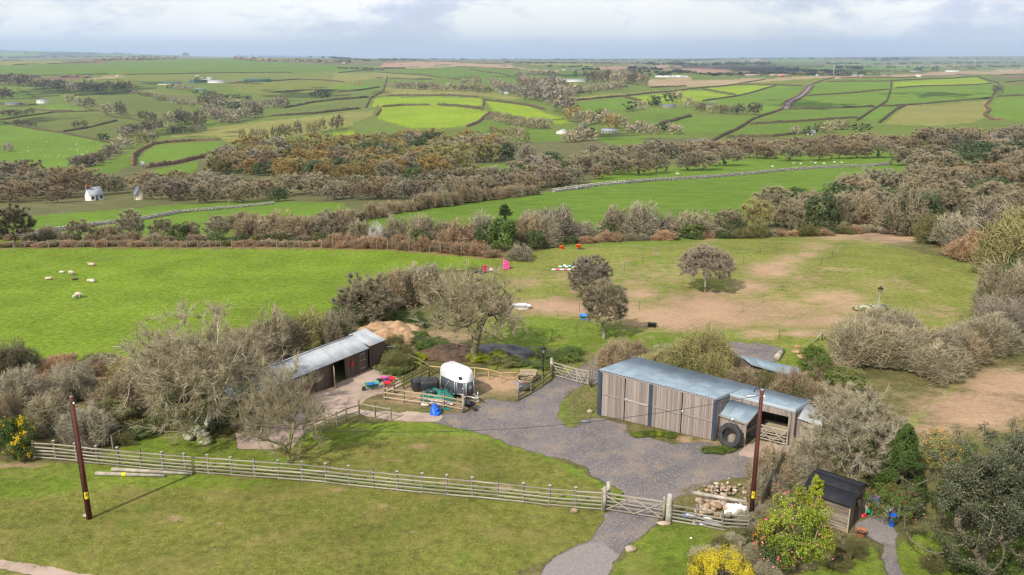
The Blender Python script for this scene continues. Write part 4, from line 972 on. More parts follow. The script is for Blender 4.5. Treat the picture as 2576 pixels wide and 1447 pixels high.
row('A',[(1410,612),(1497,614)],2,(18,16),['leaf_ever'],'between the airfield sheds','far',group='evergreens between the airfield sheds')
row('A',[(1720,1000),(1840,1015),(1880,1010),(1990,995),(2120,975),(2160,970),(2300,950),(2350,945),(2420,935),(2500,935)],13,(20,34),['grey','dark','olive'],'in the tall hedgerow across the pale slope','tall',group='tall hedgerow trees across the pale slope')
row('A',[(40,1080),(70,1080)],2,(22,22),['pale','olive'],'alone in the left sheep slope','far',group='thicket in the left sheep slope')
row('B',[(380,640),(600,650),(820,665),(1100,690)],16,(26,17),['grey','dark','grey','brown'],'along the central pasture belt','far',group='trees along the central pasture belt')
row('B',[(860,650),(1080,620),(1200,640)],3,(22,24),['grey'],'standing above the pasture belt','far',group='taller trees above the pasture belt')
row('B',[(1290,620),(1400,635),(1500,610),(1620,605)],8,(26,20),['brown','lilac','brown'],'left of the white farmhouse','far',group='trees left of the white farmhouse')
row('B',[(1280,550),(1400,550),(1500,545),(1560,545)],5,(22,12),['grey','olive'],'in the upper central hedge','far',group='trees in the upper central hedge')
row('B',[(1820,605),(1880,600),(1960,595),(2050,600),(2130,600),(2200,600),(2230,620)],12,(28,30),['grey','dark','brown'],'in the copse right of the white farmhouse','far',group='copse right of the white farmhouse')
row('B',[(1640,568),(1845,548)],2,(14,18),['leaf_ever'],'beside the white farmhouse','far',group='dark evergreens by the white farmhouse')
row('B',[(1490,655),(1600,690),(1700,690),(1800,680),(1900,660),(2060,640)],12,(26,20),['lilac','grey','brown'],'in the belt below the white farmhouse','far',group='tree belt below the white farmhouse')
row('B',[(1340,670),(1400,680),(1470,690),(1520,700)],6,(18,18),['leaf_ever'],'in the conifer screen by the white cottage','cone','conifer_tree','conifer',group='conifer screen by the cottage')
row('B',[(1160,670),(1200,690),(1290,700),(1330,720),(1400,720)],6,(30,26),['grey','lilac'],'around the white cottage','far',group='trees around the white cottage')
wood('B',[(1380,720),(1560,680),(1700,700),(1690,800),(1640,870),(1530,820),(1390,770)],30,9,(44,34),['lilac','grey','lilac','brown'],'in the purplish wood up the valley','purplish wood up the valley')
row('B',[(1130,850),(1300,880),(1450,895),(1550,910)],9,(24,13),['brown','olive','grey'],'in the upper of two hedges left of the bungalows','far',group='upper hedge trees left of the bungalows')
row('B',[(1080,870),(1250,905),(1400,930),(1550,945)],11,(24,13),['brown','grey','brown'],'in the lower of two hedges left of the bungalows','far',group='lower hedge trees left of the bungalows')
row('B',[(1100,1000),(1180,1020),(1260,1020),(1320,1040),(1400,1050)],7,(22,32),['olive','grey'],'below the field left of the bungalows','tall',group='ivied trees below the bungalow field')
row('B',[(1690,880),(1740,915),(1850,900),(1920,900),(1990,930),(2060,940)],8,(36,34),['dark','grey','orange','grey'],'around the bungalows','far',group='trees around the bungalows')
row('B',[(1760,990),(1850,985),(1790,1020),(1670,1045),(1860,1020)],6,(38,26),['grey','leaf_ivy','grey'],'in front of the bungalows','far',group='trees in front of the bungalows')
row('B',[(2110,980),(2200,960),(2250,980),(2300,970),(2380,960),(2480,980)],9,(36,26),['grey','pale','grey','leaf_ever'],'right of the bungalows','far',group='trees right of the bungalows')
row('B',[(2100,830),(2220,810),(2400,760),(2450,760),(2500,765)],6,(34,26),['grey','leaf_ever','leaf_ever'],'beside the slate-roofed farmhouse','far',group='trees beside the slate farmhouse')
row('C',[(90,800),(180,820),(280,830),(360,840),(430,845),(500,850)],8,(26,24),['dark','olive','grey','dark'],'in the row beyond the slate farmhouse','far',group='row beyond the slate farmhouse')
row('C',[(575,855),(585,855)],1,(38,34),['dark'],'round and alone at the end of the farm row','far')
row('C',[(860,560),(980,555),(1080,560),(1150,560),(1420,545),(1680,530),(1970,510),(2200,495)],10,(22,12),['olive','grey','dark'],'on the right skyline ridge','far',group='trees on the right skyline')
row('C',[(2330,690),(2350,690)],1,(28,22),['grey'],'in the hill lane hedge at far right','far')
row('C',[(860,985),(930,990),(1060,970),(1150,960),(1200,950),(1300,960),(1400,960)],9,(30,24),['olive','grey','leaf_ivy'],'round the hidden farm right of centre','far',group='trees round the hidden farm')
# dark wooded skyline and far woods: masses nobody could count
def mass(name,k,lines,wh,mat,n_per=1.0,seed=1,kind='stuff'):
 rs = np.random.RandomState(seed); Vs = []; Qs = []; off = 0
 for l in lines:
  P = np.array(px(k,*l)); d = np.concatenate([[0],np.cumsum(np.linalg.norm(np.diff(P,axis=0),axis=1))]); n = max(2,int(d[-1] / (wh[0] * .42) * n_per))
  for i in range(n):
   s = rs.uniform(0,d[-1]); q = g(np.interp(s,d,P[:,0]),np.interp(s,d,P[:,1]) + rs.uniform(-1,1)); f = ppm(q); z = rs.uniform(.6,1.3); w = wh[0] / f * z; h = wh[1] / f * z
   K = dome_targets(rs,34,(0,0,.45),(.5,.5,.5),-.8,.7); V,Q = leaf_geo(rs,K,rs.uniform(.25,.5,34),nrm(K - np.array([0,0,.4])),0.9)
   Vs.append(V * np.array([w,w,h]) + np.array(tuple(q))); Qs.append(Q + off); off += len(V)
 o = link(name,mesh_np(name,np.concatenate(Vs),np.concatenate(Qs),MT[mat])); o['kind'] = kind; o['label'] = name.replace('_',' '); return o
mass('skyline_wood','A',[[(1700,412),(1900,408),(2000,403),(2150,408),(2300,415),(2532,428)],[(2000,405),(2532,430)],[(2150,440),(2532,455)]],(9,5),'leaf_ever',seed=3)
mass('skyline_wood','B',[[(0,428),(100,433),(220,440),(450,438),(640,441)],[(0,500),(200,505),(330,508)]],(9,4),'twig_dark',seed=4)
mass('distant_wood','C',[[(0,470),(200,472),(700,466)],[(0,522),(300,548),(600,545)],[(700,500),(1000,515),(1300,540)],[(640,540),(900,548),(1200,545)],[(-200,545),(0,540)],[(1150,490),(1350,500)],[(1390,440),(1700,435)]],(14,6),'leaf_ever',seed=5)
mass('distant_wood','B',[[(2060,520),(2300,530),(2532,535)],[(2100,500),(2350,510)],[(2250,470),(2532,468)],[(1780,510),(1900,515)]],(14,6),'leaf_ever',seed=6)
mass('upland_scrub','A',[[(0,575),(250,560),(500,555),(640,560)],[(100,590),(300,585)],[(900,436),(1300,428)],[(700,440),(1200,432)],[(1700,430),(2532,460)]],(14,6),'twig_brown',seed=7)
mass('ridge_town','C',[[(1200,470),(1700,480),(2000,485)],[(100,455),(500,450)],[(1700,470),(1950,478)]],(5,2),'white_blossom',.35,seed=8)
mass('distant_hedges','C',[[(0,445),(500,425),(1000,430),(1500,425),(2532,430)],[(1100,460),(1500,465),(2000,460),(2532,455)],[(1300,485),(1800,490),(2532,480)]],(10,3),'leaf_ever',.6,seed=9)
mass('distant_hedges','B',[[(0,430),(800,432),(1600,435),(2532,440)],[(1200,455),(1800,460),(2300,462)],[(1500,480),(1850,488)]],(10,3),'leaf_ever',.6,seed=10)
mass('distant_hedges','A',[[(0,420),(400,415),(900,412),(1250,415)],[(180,385),(700,388),(1000,395)],[(0,365),(450,357),(800,372)]],(12,3),'leaf_ever',.6,seed=11)
def merge_far():
 rs = np.random.RandomState(77); by = {}
 for p,w,h,kind,shape in FARTREES: by.setdefault(KIND[kind][1] if kind in KIND else kind,[]).append((p,w,h,shape))
 for mk,lst in by.items():
  Vs = []; Fs = []; off = 0
  for p,w,h,shape in lst:
   if mk.startswith('leaf'):
    K = dome_targets(rs,70,(0,0,.5),(.46,.46,.48),-.9,.7,.2)
    if shape == 'cone': K[:,:2] *= (1 - K[:,2:3]) * 1.3
    V,Q = leaf_geo(rs,K,rs.uniform(.12,.26,70),nrm(K - np.array([0,0,.35])),.9); T_ = np.concatenate([Q[:,:3],Q[:,[0,2,3]]])
   else:
    K = dome_targets(rs,190,(0,0,.48),(.44,.44,.46),-.85,.45,.2); d = nrm(nrm(K - np.array([0,0,.2])) + rs.normal(0,.5,K.shape))
    V,T_ = twig_geo(rs,K,d,rs.uniform(.16,.30,190),rs.uniform(.05,.09,190))
   Vs.append(V * np.array([w,w,h]) + np.array(tuple(p))); Fs.append(T_ + off); off += len(V)
  o = link('distant_trees',mesh_np('distant_trees',np.concatenate(Vs),np.concatenate(Fs),MT[mk])); o['kind'] = 'stuff'; o['label'] = 'distant trees along the far field hedges'
merge_far()
# --- middle distance woods
wood(None,[(520,425),(600,398),(740,388),(950,352),(1200,360),(1290,400),(1180,420),(1130,450),(900,460),(640,448),(535,440)],36,11,(62,46),['olive','olive','orange','grey','olive','orange','brown','leaf_ivy','pale'],'in the budding wood at the valley bottom','budding wood at the valley bottom')
wood(None,[(410,512),(430,492),(540,478),(700,484),(1000,482),(1150,462),(1330,428),(1480,418),(1640,415),(1530,446),(1440,468),(1300,486),(1100,506),(900,500),(650,515)],42,15,(64,46),['grey','lilac','brown','grey','pale','grey','leaf_ivy'],'in the grey wooded belt across the middle','grey wooded belt across the middle')
wood(None,[(-60,515),(-60,430),(90,440),(190,470),(300,478),(430,470),(560,470),(560,500),(400,508),(380,488),(200,488),(190,512)],48,15,(66,44),['brown','pale','grey','brown'],'in the wood round the white cottage','wood round the white cottage')
tree_at(g(175,497),115 / ppm(g(175,497)),78 / ppm(g(175,497)),'brown','mid','bare_tree','broad dome-shaped brown bare tree just left of the white cottage','tree',i=0)
tree_at(g(283,480),60 / ppm(g(283,480)),44 / ppm(g(283,480)),'leaf_oliv','ever','evergreen_tree','yellow-green leafy tree behind the white cottage','tree',i=0)
tree_at(g(1327,430),66 / ppm(g(1327,430)),66 / ppm(g(1327,430)),'pale','mid','bare_tree','tall cream-tipped bare tree in the small meadow above the hedge','tree',i=2)
wood(None,[(1340,406),(1560,388),(1800,388),(2100,368),(2300,358),(2620,350),(2620,372),(2250,386),(2000,396),(1800,404),(1640,408)],42,12,(60,38),['brown','grey','brown','lilac'],'in the bare belt under the hill fields','bare belt under the hill fields')
row(None,[(1520,440),(1600,442),(1700,432),(1790,425),(1860,412)],6,(80,48),['grey','brown','grey'],'standing behind the long stone wall','mid',group='trees behind the long stone wall')
row(None,[(1960,405),(2060,402),(2150,398),(2240,392)],5,(80,44),['grey','brown'],'in the wind-bent line above the wall end','mid',group='wind-bent trees above the wall end')
wood(None,[(2240,432),(2300,405),(2576,380),(2640,385),(2640,425),(2400,425),(2300,438)],60,15,(84,44),['brown','grey','grey','leaf_ivy'],'in the thicket above the wall end at right','thicket above the wall end')
# --- tree masses behind the paddock on the right
wood(None,[(1930,578),(1890,548),(1990,522),(2180,492),(2330,470),(2640,450),(2640,545),(2330,562),(2180,568)],62,24,(96,62),['grey','brown','grey','pale','leaf_ivy','grey'],'in the tangled wood behind the paddock','tangled wood behind the paddock','mid')
# --- hedgerow trees nearer
near_hedge(None,[(590,575),(700,585),(860,565),(1000,535),(1160,512),(1340,488)],46,(38,34),['brown','brown','twig_brown','grey'],'long brown hedge running diagonally up between two meadows')
row(None,[(870,505),(1000,500),(1130,495),(1230,490),(1330,482),(1430,470)],9,(66,44),['brown','grey','brown'],'behind the long diagonal hedge','mid',group='trees behind the diagonal hedge')
for i,(x,y,w,h,kd,sh,lb) in enumerate([(38,612,120,96,'dark','mid','broad dark spreading bare tree at the left edge by the sheep field'),(205,608,66,56,'grey','mid','small flat-topped bare tree behind the sheep field hedge'),(330,606,80,82,'pale','mid','pale rounded bare tree in front of the far stone wall'),(270,606,60,40,'brown','bush','low brown thorn bush beside the pale rounded tree'),(410,606,66,62,'grey','mid','grey bare tree right of the pale rounded tree'),(452,608,52,48,'leaf_ivy','ever','dark ivy-covered tree behind the sheep field'),(478,606,60,50,'grey','mid','bent grey tree leaning by the ivy-covered tree'),(548,602,74,62,'pale','mid','open pale-branched tree in the gap of the hedge'),(622,604,70,56,'brown','bush','brown thorn bush right of the open pale tree'),(120,600,42,34,'grey','bush','small grey bush near the left stone wall end'),(835,602,96,74,'pale','mid','pale crooked thorn tree at the end of the diagonal hedge')]):
 q = g(x,y); f = ppm(q); tree_at(q,w / f,h / f,kd,sh,'bare_tree' if sh == 'mid' else 'thorn_bush' if sh == 'bush' else 'ivy_tree',lb,'bush' if sh == 'bush' else 'tree',i=i)
near_hedge(None,[(640,604),(720,602),(800,604),(880,600)],9,(80,56),['brown','grey','brown'],'broad brown thicket left of the pale crooked thorn')
near_hedge('D',[(-300,430),(0,432),(800,425),(1400,425),(1800,425),(2532,430)],70,(32,13),['bracken','bracken','twig_brown','bramble','brown'],'low reddish bracken bank along the top of the sheep field',cat='hedge',ivy=False,name='bracken_bank')
near_hedge('E',[(-60,430),(300,440),(700,455),(1000,480),(1120,510)],26,(38,26),['bracken','twig_red','bracken','twig_brown'],'thick reddish-brown bank narrowing towards the pink jump blocks',ivy=False,name='bracken_bank')
near_hedge(None,[(-40,600),(90,608),(260,610),(420,612),(600,610),(870,606)],30,(36,22),['leaf_ivy','bramble','grey','brown'],'low mixed undergrowth below the trees behind the sheep field',name='undergrowth')
for i,(x,y,w,h,kd,sh,lb) in enumerate([(905,605,60,50,'grey','bush','rounded grey bush left of the blossoming blackthorn'),(950,608,50,44,'white_blossom','bush','white-blossomed blackthorn bush in the paddock hedge'),(995,606,60,58,'grey','bush','grey bush right of the blossoming blackthorn'),(1060,606,76,66,'grey','bush','tall grey bush with ivy at its foot'),(1055,612,52,36,'leaf_ivy','ever','low dark ivy mound before the tall grey bush'),(1120,604,60,48,'brown','bush','low brown bush between grey bush and red-tipped bush'),(1155,616,80,58,'red','bush','red-tipped rounded bush at the field corner'),(1215,610,80,70,'pale','bush','pale twiggy bush above the ivy-clad tree'),(1262,632,78,92,'leaf_green','ever','bright green ivy-clad tree above the pink jump blocks'),(1232,624,60,72,'leaf_ivy','ever','darker ivy mass left of the bright ivy-clad tree'),(1330,622,84,80,'brown','bush','brown twiggy bush right of the ivy-clad tree'),(1345,628,40,56,'leaf_ivy','ever','narrow ivy column within the brown bush'),(1375,622,60,78,'pale','bush','silvery drooping bush beside the orange buckets'),(1400,606,110,86,'lilac','bush','large purplish-grey bush at the left corner of the paddock'),(1340,590,90,60,'pale','bush','pale bush rising behind the brown twiggy bush'),(1272,560,30,46,'leaf_ivy','tall','slim dark tree poking above the hedge centre'),(1310,652,70,36,'pale','bush','low pale straggling bush above the pink jump blocks'),(1470,598,60,40,'pale','bush','small pale bush at the paddock top left'),(1550,592,96,72,'grey','bush','broad grey bush at the top of the paddock'),(1540,594,50,44,'leaf_ivy','ever','ivy clump in front of the broad grey bush'),(1612,596,104,84,'pale','bush','large pale bush right of the broad grey bush'),(1680,592,70,50,'lilac','bush','low purplish bush right of the large pale bush'),(1745,594,110,58,'grey','bush','wide grey bush with green ivy in the paddock hedge'),(1745,598,70,40,'leaf_green','ever','bright ivy mound in front of the wide grey bush'),(1830,586,90,62,'grey','mid','leaning grey tree in the paddock hedge'),(1850,588,50,40,'leaf_ivy','ever','dark ivy mound at the foot of the leaning tree'),(1900,584,90,84,'olive','mid','mossy ivied tree in the middle of the paddock hedge'),(1985,580,84,80,'grey','mid','grey tree with dark ivy near the worn corner'),(2060,578,96,90,'leaf_ivy','ever','tall dark ivy mass near the worn corner'),(2110,574,90,92,'grey','mid','gnarled grey tree near the worn corner'),(2170,570,84,84,'brown','bush','brown bush at the worn corner of the paddock')]):
 q = g(x,y); f = ppm(q); tree_at(q,w / f,h / f,kd,sh,{'mid': 'bare_tree','tall': 'slim_tree','bush': 'bush','ever': 'ivy_mound'}[sh],lb,'bush' if sh in ('bush','ever') else 'tree',i=i)
near_hedge(None,[(1420,612),(1600,604),(1800,600),(2000,594),(2190,584)],26,(44,20),['bramble','leaf_ivy','bracken','grey'],'low brambly edge along the top of the paddock',name='undergrowth')
# --- right-hand thicket
for i,(x,y,w,h,kd,sh,lb) in enumerate([(2290,580,150,110,'leaf_ivy','ever','large dark ivy thicket right of the worn corner'),(2270,590,130,110,'grey','bush','tall grey bush over the dark ivy thicket'),(2370,560,160,110,'grey','mid','wide grey tree rising at upper right'),(2400,620,110,80,'pale','bush','pale fanned bush beside the gorse'),(2350,612,90,74,'bramble','bush','olive bramble thicket left of the gorse'),(2450,640,90,60,'bracken','bush','reddish bracken patch below the gorse'),(2420,650,80,50,'bracken','bush','second reddish bracken patch at the paddock edge'),(2530,690,150,130,'olive','bush','big rounded olive bush at the right edge'),(2530,800,170,140,'grey','bush','big grey ivied bush at the right edge below the olive one'),(2500,790,90,90,'leaf_ivy','ever','ivy mass inside the big grey bush at right'),(2570,610,120,90,'olive','bush','olive bush at the far right edge'),(2500,590,130,80,'lilac','bush','purplish bush behind the gorse'),(2560,740,90,110,'leaf_ivy','ever','dark ivy mass at the right edge')]):
 q = g(x,y); f = ppm(q); tree_at(q,w / f,h / f,kd,sh,{'mid': 'bare_tree','bush': 'bush','ever': 'ivy_mound'}[sh],lb,'bush' if sh in ('bush','ever') else 'tree',i=i)
def flowering(x,y,w,h,fm,lb,seed,base='leaf_conifer',nm='gorse_bush',dens=500,fs=.05):
 q = g(x,y); f = ppm(q); o = thing(nm,lb,'bush',tuple(q),0,None,(w / f,w / f,h / f))
 rs = np.random.RandomState(seed); st,cr,iv = PROTO['evern'][seed % 3]; link('foliage',cr,o,mat=MT[base])
 K = dome_targets(rs,26,(0,0,.5),(.48,.48,.46),-.5,.9); C = np.repeat(K,dens // 26,0) + rs.normal(0,.05,(26 * (dens // 26),3))
 link('flowers',tm('flowers',leaf_geo(rs,C,fs,asp=1),MT[fm]),o)['kind'] = 'stuff'; return o
flowering(2408,610,50,60,'gorse_flower','yellow-flowering gorse bush in the right-hand thicket',1)
flowering(2378,602,34,26,'gorse_flower','small yellow gorse tuft above the larger gorse bush',2)
flowering(40,1140,100,100,'gorse_flower','yellow-flowering gorse bush at the left edge by the rail fence',3,dens=700)
flowering(62,1158,60,60,'gorse_flower','lower yellow gorse bush nearest the rail fence',4,dens=500)
# ---------------------------------------------------------------- near trees, each grown on its own
def own_tree(name,label,cat,at,w,h,seed,twig,bark,lean_px=0,group=None,ivy_mat='leaf_ivy',**kw):
 """a tree with its own branching; at = frame point of the foot, w/h = crown size in frame pixels"""
 q = g(*at); f = ppm(q); W,Hh = w / f,h / f
 rx = W / Hh / 2; kw.setdefault('rx',rx * .86)
 L,T,I,(S,D) = bare_tree(seed,**kw)
 o = thing(name,label,cat,tuple(q),0,group,(Hh,Hh,Hh))
 link('trunk',tm('trunk_and_branches',L,MT[bark]),o)
 link('crown',tm('twigs',T,MT[twig]),o)
 if I: link('ivy',tm('ivy_leaves',I,MT[ivy_mat]),o)
 return o
own_tree('bare_tree','large spreading bare tree with ivied trunk in front of the long stable roof','tree',(525,1086),430,322,11,'twig_grey','bark_pale',nt=520,trunk=.16,rz=.52,cz=.46,zmin=-.55,twigs=30,tw=.0026,tl=.085,r_tip=.0014,r_pow=.45,ivy=4200,ivy_s=.016,sides=4,lump=.2,lean=(-.12,0),inner=.6,shell=.5)
own_tree('bare_tree','bare vase-shaped small tree standing just behind the rail fence','tree',(726,1166),250,262,12,'twig_grey','bark_mossy',nt=190,trunk=.10,rz=.52,cz=.46,zmin=-.5,twigs=30,tw=.0025,tl=.11,r_tip=.0018,r_pow=.45,lump=.16,inner=.5,shell=.55,droop=-.5)
own_tree('bare_tree','wide mossy bare tree above the black plastic sheet beyond the horse trailer','tree',(1195,908),300,242,13,'twig_grey','bark_mossy',nt=330,trunk=.24,rz=.42,cz=.56,zmin=-.55,twigs=20,tw=.0034,tl=.10,r_tip=.0019,r_pow=.50,ivy=500,ivy_s=.02,sides=4,lump=.2,inner=.5,shell=.5)
own_tree('bare_tree','small bare thorn tree with clear trunk beside the blue tub','tree',(1519,852),122,150,14,'twig_grey','bark_pale',nt=240,trunk=.26,rz=.40,cz=.60,zmin=-.7,lump=.06,twigs=46,tw=.0052,tl=.09,r_tip=.0026,r_pow=.42,inner=.6)
own_tree('bare_tree','dense rounded thorn tree right behind the small clear-trunked one','tree',(1484,750),128,108,15,'twig_lilac','bark',nt=320,trunk=.14,rz=.48,cz=.52,zmin=-.7,lump=.06,twigs=60,tw=.0062,tl=.085,r_tip=.0034,r_pow=.42,inner=.6)
own_tree('bare_tree','umbrella-shaped thorn tree alone in the middle of the paddock','tree',(1774,733),158,116,16,'twig_lilac','bark_pale',nt=380,trunk=.26,rz=.42,cz=.56,zmin=-.45,lump=.06,twigs=60,tw=.0058,tl=.085,r_tip=.0024,r_pow=.42,inner=.6)
for i,(x,y,w,h,kd,sh,lb) in enumerate([
 (925,812,170,125,'grey','mid','big leaning grey tree with ivy at the top end of the stable hedge'),(905,806,110,76,'leaf_ivy','ever','dark ivy mass under the leaning grey tree'),(985,772,110,90,'brown','bush','brown bush between the leaning tree and the blossom'),
 (1040,758,110,92,'grey','bush','grey-brown bush rising left of the red jump blocks'),(1085,730,80,70,'pale','bush','pale bush at the upper tip of the stable hedge'),(1052,700,40,30,'white_blossom','bush','small white-blossomed bush at the field corner'),(965,790,70,60,'leaf_ivy','ever','ivy mound at the foot of the brown bush'),
 (850,880,110,100,'grey','bush','straggling grey bush behind the stable roof end'),(780,880,120,100,'olive','bush','olive grey bush behind the middle of the stable'),(700,900,150,120,'grey','bush','wide grey bush behind the stable near the big tree'),(620,940,150,120,'brown','bush','brown thicket behind the left end of the stable'),
 (480,990,150,100,'olive','bush','mossy thicket left of the ivied trunk'),(400,1010,140,110,'grey','bush','grey twiggy thicket below the bracken bank'),(320,1030,140,90,'brown','bush','brown twiggy thicket behind the fence end'),(600,1030,110,70,'leaf_ivy','ever','ivy thicket by the end wall of the stable'),(760,850,60,50,'leaf_ivy','ever','ivy clump behind the stable roof'),(820,850,60,50,'leaf_oliv','ever','olive leafy clump behind the stable roof'),
 (40,940,110,80,'dark','bush','dark bush at the left edge below the sheep field'),(60,1010,130,90,'pale','bush','silvery grey bush at the left edge'),(60,1005,60,50,'leaf_ivy','ever','dark ivy mound inside the silvery bush'),(185,1000,120,80,'pale','bush','pale grey bush behind the left pole top'),(130,1080,120,90,'grey','bush','grey bush between the gorse and the left pole'),(230,1110,150,90,'pale','bush','white-flecked blackthorn bush behind the left pole'),(290,1070,90,70,'leaf_oliv','ever','olive leafy mound beside the blackthorn'),(20,1075,90,90,'brown','bush','brown thicket above the left gorse'),(180,960,90,50,'grey','bush','low grey thorn over the bracken bank'),(330,960,90,60,'olive','bush','olive thorn bush over the bracken bank'),(430,925,120,80,'grey','bush','grey thorn bush by the foot of the sheep field'),(260,930,80,40,'grey','bush','thin grey thorn at the sheep field foot')]):
 q = g(x,y); f = ppm(q); tree_at(q,w / f,h / f,kd,sh,{'mid': 'bare_tree','bush': 'bush','ever': 'ivy_mound'}[sh],lb,'tree' if sh == 'mid' else 'bush',i=i)
near_hedge(None,[(-60,930),(60,925),(200,930),(360,925),(480,900)],16,(70,34),['bracken','bracken','bramble'],'rust-coloured bracken bank below the sheep field at left',ivy=False,name='bracken_bank',spread=14)
near_hedge(None,[(80,985),(180,975),(300,985),(400,1000)],12,(70,30),['bracken','bramble','leaf_oliv'],'rough bracken slope between the thickets at left',ivy=False,name='bracken_bank',spread=16)
near_hedge(None,[(640,1080),(560,1070),(440,1060),(340,1090),(290,1120)],18,(60,30),['leaf_oliv','bramble','grey','leaf_ivy'],'low brambles below the big tree along the old rails',name='undergrowth',spread=8)
near_hedge('s',[(2300,330),(2350,420),(2330,520),(2400,600),(2500,480)],9,(46,48),['leaf_oliv','bramble','leaf_ivy','leaf_oliv'],'green overgrown bush at the right end of the stable',name='bush',cat='bush')
near_hedge('H',[(300,-20),(480,-60),(700,-130),(800,-140),(1060,-120),(1350,-100)],20,(50,18),['leaf_green','leaf_lime','leaf_green','leaf_oliv'],'low bright green nettles and ivy behind the trailer enclosure',name='undergrowth',spread=10,cat='ground cover')
near_hedge('E',[(1450,1290),(1550,1260),(1700,1230),(1500,1230)],12,(46,16),['leaf_green','bramble','leaf_green'],'low green growth beside the lamp post',name='undergrowth',spread=10,cat='ground cover')
near_hedge('E',[(400,960),(520,980),(600,1120),(650,1170),(740,1130)],14,(44,20),['leaf_green','leaf_ivy','leaf_green'],'patchy green docks around the dung heap',name='undergrowth',spread=12,cat='ground cover')
near_hedge('H',[(2140,440),(2230,430),(2330,430),(2440,445)],9,(26,9),['leaf_green','leaf_green','leaf_lime'],'low weeds along the foot of the plank doors',name='weeds',cat='weeds')
near_hedge('I',[(220,545),(290,560),(350,555),(440,530)],7,(28,11),['leaf_green','leaf_green'],'low weeds in front of the big tyre',name='weeds',cat='weeds')
# --- hedge behind the plank building, and the big bushes around it
near_hedge(None,[(1536,934),(1590,915),(1625,905)],5,(74,54),['brown','bramble','brown'],'brown bramble hedge at the left rear corner of the plank building',cat='hedge')
near_hedge(None,[(1640,935),(1700,942),(1770,955),(1830,975)],8,(104,92),['twig_olive','olive','grey','leaf_oliv'],'tall olive budding hedge overhanging the blue roof',cat='hedge',spread=3)
near_hedge(None,[(1840,985),(1900,1000),(1980,1010),(2060,1020),(2120,1030)],10,(84,74),['brown','olive','red','grey','bramble'],'mixed brown hedge behind the right half of the blue roof',cat='hedge',spread=4)
near_hedge(None,[(2020,940),(2090,945),(2150,975)],5,(80,54),['leaf_green','brown','leaf_oliv','brown'],'green and brown shrubs at the low roof end',cat='hedge',name='shrubbery',spread=6)
near_hedge('F',[(1280,1260),(1380,1230),(1480,1160),(1600,1120),(1500,1280),(1700,1300),(1850,1330),(2000,1260),(2150,1200),(2300,1130),(2350,1060)],24,(110,84),['grey','brown','pale','grey','lilac'],'great twiggy grey-brown thicket at the right of the paddock',cat='hedge',name='thicket',spread=14)
own_tree('bare_tree','broad silvery lichen-covered tree behind the black garden shed','tree',(2138,1192),285,232,21,'twig_pale','bark_pale',nt=420,trunk=.10,rz=.52,cz=.42,zmin=-.6,twigs=36,tw=.0038,tl=.08,r_tip=.0018,r_pow=.45,ivy=2400,ivy_s=.020,ivy_mat='leaf_green',inner=.7,lump=.22)
own_tree('bare_tree','tangled grey thorn tree right of the silvery tree','tree',(2180,1185),170,160,22,'twig_pale','bark_pale',nt=260,trunk=.10,rz=.5,cz=.45,zmin=-.6,twigs=50,tw=.0048,tl=.09,r_tip=.003,r_pow=.42,ivy=900,ivy_s=.025,ivy_mat='leaf_green',inner=.6)
own_tree('bare_tree','thin bare thorn tree with twisted branches in front of the low blue roof','tree',(2075,958),60,60,23,'twig_grey','bark',nt=40,trunk=.3,rz=.42,cz=.55,twigs=14,tw=.010,tl=.12,r_tip=.006)
near_hedge(None,[(1905,1235),(1950,1230),(2010,1215),(2060,1180)],8,(90,80),['grey','pale','brown','grey'],'straggling grey hedge behind the right pole',cat='hedge',spread=8)
near_hedge(None,[(1925,1330),(1940,1290),(1960,1260)],4,(50,44),['grey','bramble','grey'],'grey scrub between the right pole and the camellia',cat='hedge',spread=4)
near_hedge(None,[(1830,1400),(1790,1420),(1760,1450),(1900,1400),(1950,1445)],7,(62,38),['pale','bramble','grey','pale'],'pale dead-stemmed scrub beside the golden shrub',cat='bush',name='scrub',spread=12)
near_hedge(None,[(2100,1385),(2140,1400),(2110,1440)],4,(62,34),['bramble','grey','bramble','brown'],'brownish low shrubbery in front of the garden shed',cat='bush',name='shrubbery',spread=10)
def leafy(name,lb,at,w,h,mat,seed,cat='tree',n=9000,s=.02,clumps=110,cr=.08,shape='dome',trunk=True,r=(.5,.5,.46),flowers=None,nf=0,fs=.02,lump=.14,c=(0,0,.52),asp=.7,bark='bark',group=None):
 q = g(*at); f = ppm(q); W,Hh = w / f,h / f; r = (r[0] * W / Hh,r[1] * W / Hh,r[2])
 o = thing(name,lb,cat,tuple(q),0,group,(Hh,Hh,Hh)); rs = np.random.RandomState(seed + 900)
 cr_ = cr * (W / Hh if W < Hh else 1)
 link('crown',tm('foliage',foliage(seed,n,s,c,r,clumps,cr_,shape,asp,lump),MT[mat]),o)
 if trunk:
  T = dome_targets(rs,60,c,(r[0] * .8,r[1] * .8,r[2] * .8),-.6,.5) if shape != 'cone' else dome_targets(rs,20,(0,0,.5),(.1,.1,.4))
  A,par,load,tips = skeleton(rs,T,[(0,0,-.02),(0,0,.08),(0,0,.16)],3)
  link('trunk',tm('trunk_and_branches',limbs_geo(A,par,.003 * load ** .5,4),MT[bark]),o)
 if flowers:
  K = dome_targets(rs,nf,c,(r[0] * 1.04,r[1] * 1.04,r[2] * 1.04),-.5,.96,lump); N = nrm(K - np.array(c))
  V1,Q1 = leaf_geo(rs,K + N * .01,fs,N,1.0); V2,Q2 = leaf_geo(rs,K + N * .014,fs * .8,N,1.0)
  link('flowers',tm('flowers',(np.concatenate([V1,V2]),np.concatenate([Q1,Q2 + len(V1)])),MT[flowers]),o)['kind'] = 'stuff'
 return o
leafy('camellia','large glossy camellia covered in pink blooms left of the black shed',(1996,1436),165,224,'leaf_gloss',31,'bush',15000,.020,150,.10,flowers='pink_flower',nf=110,fs=.022)
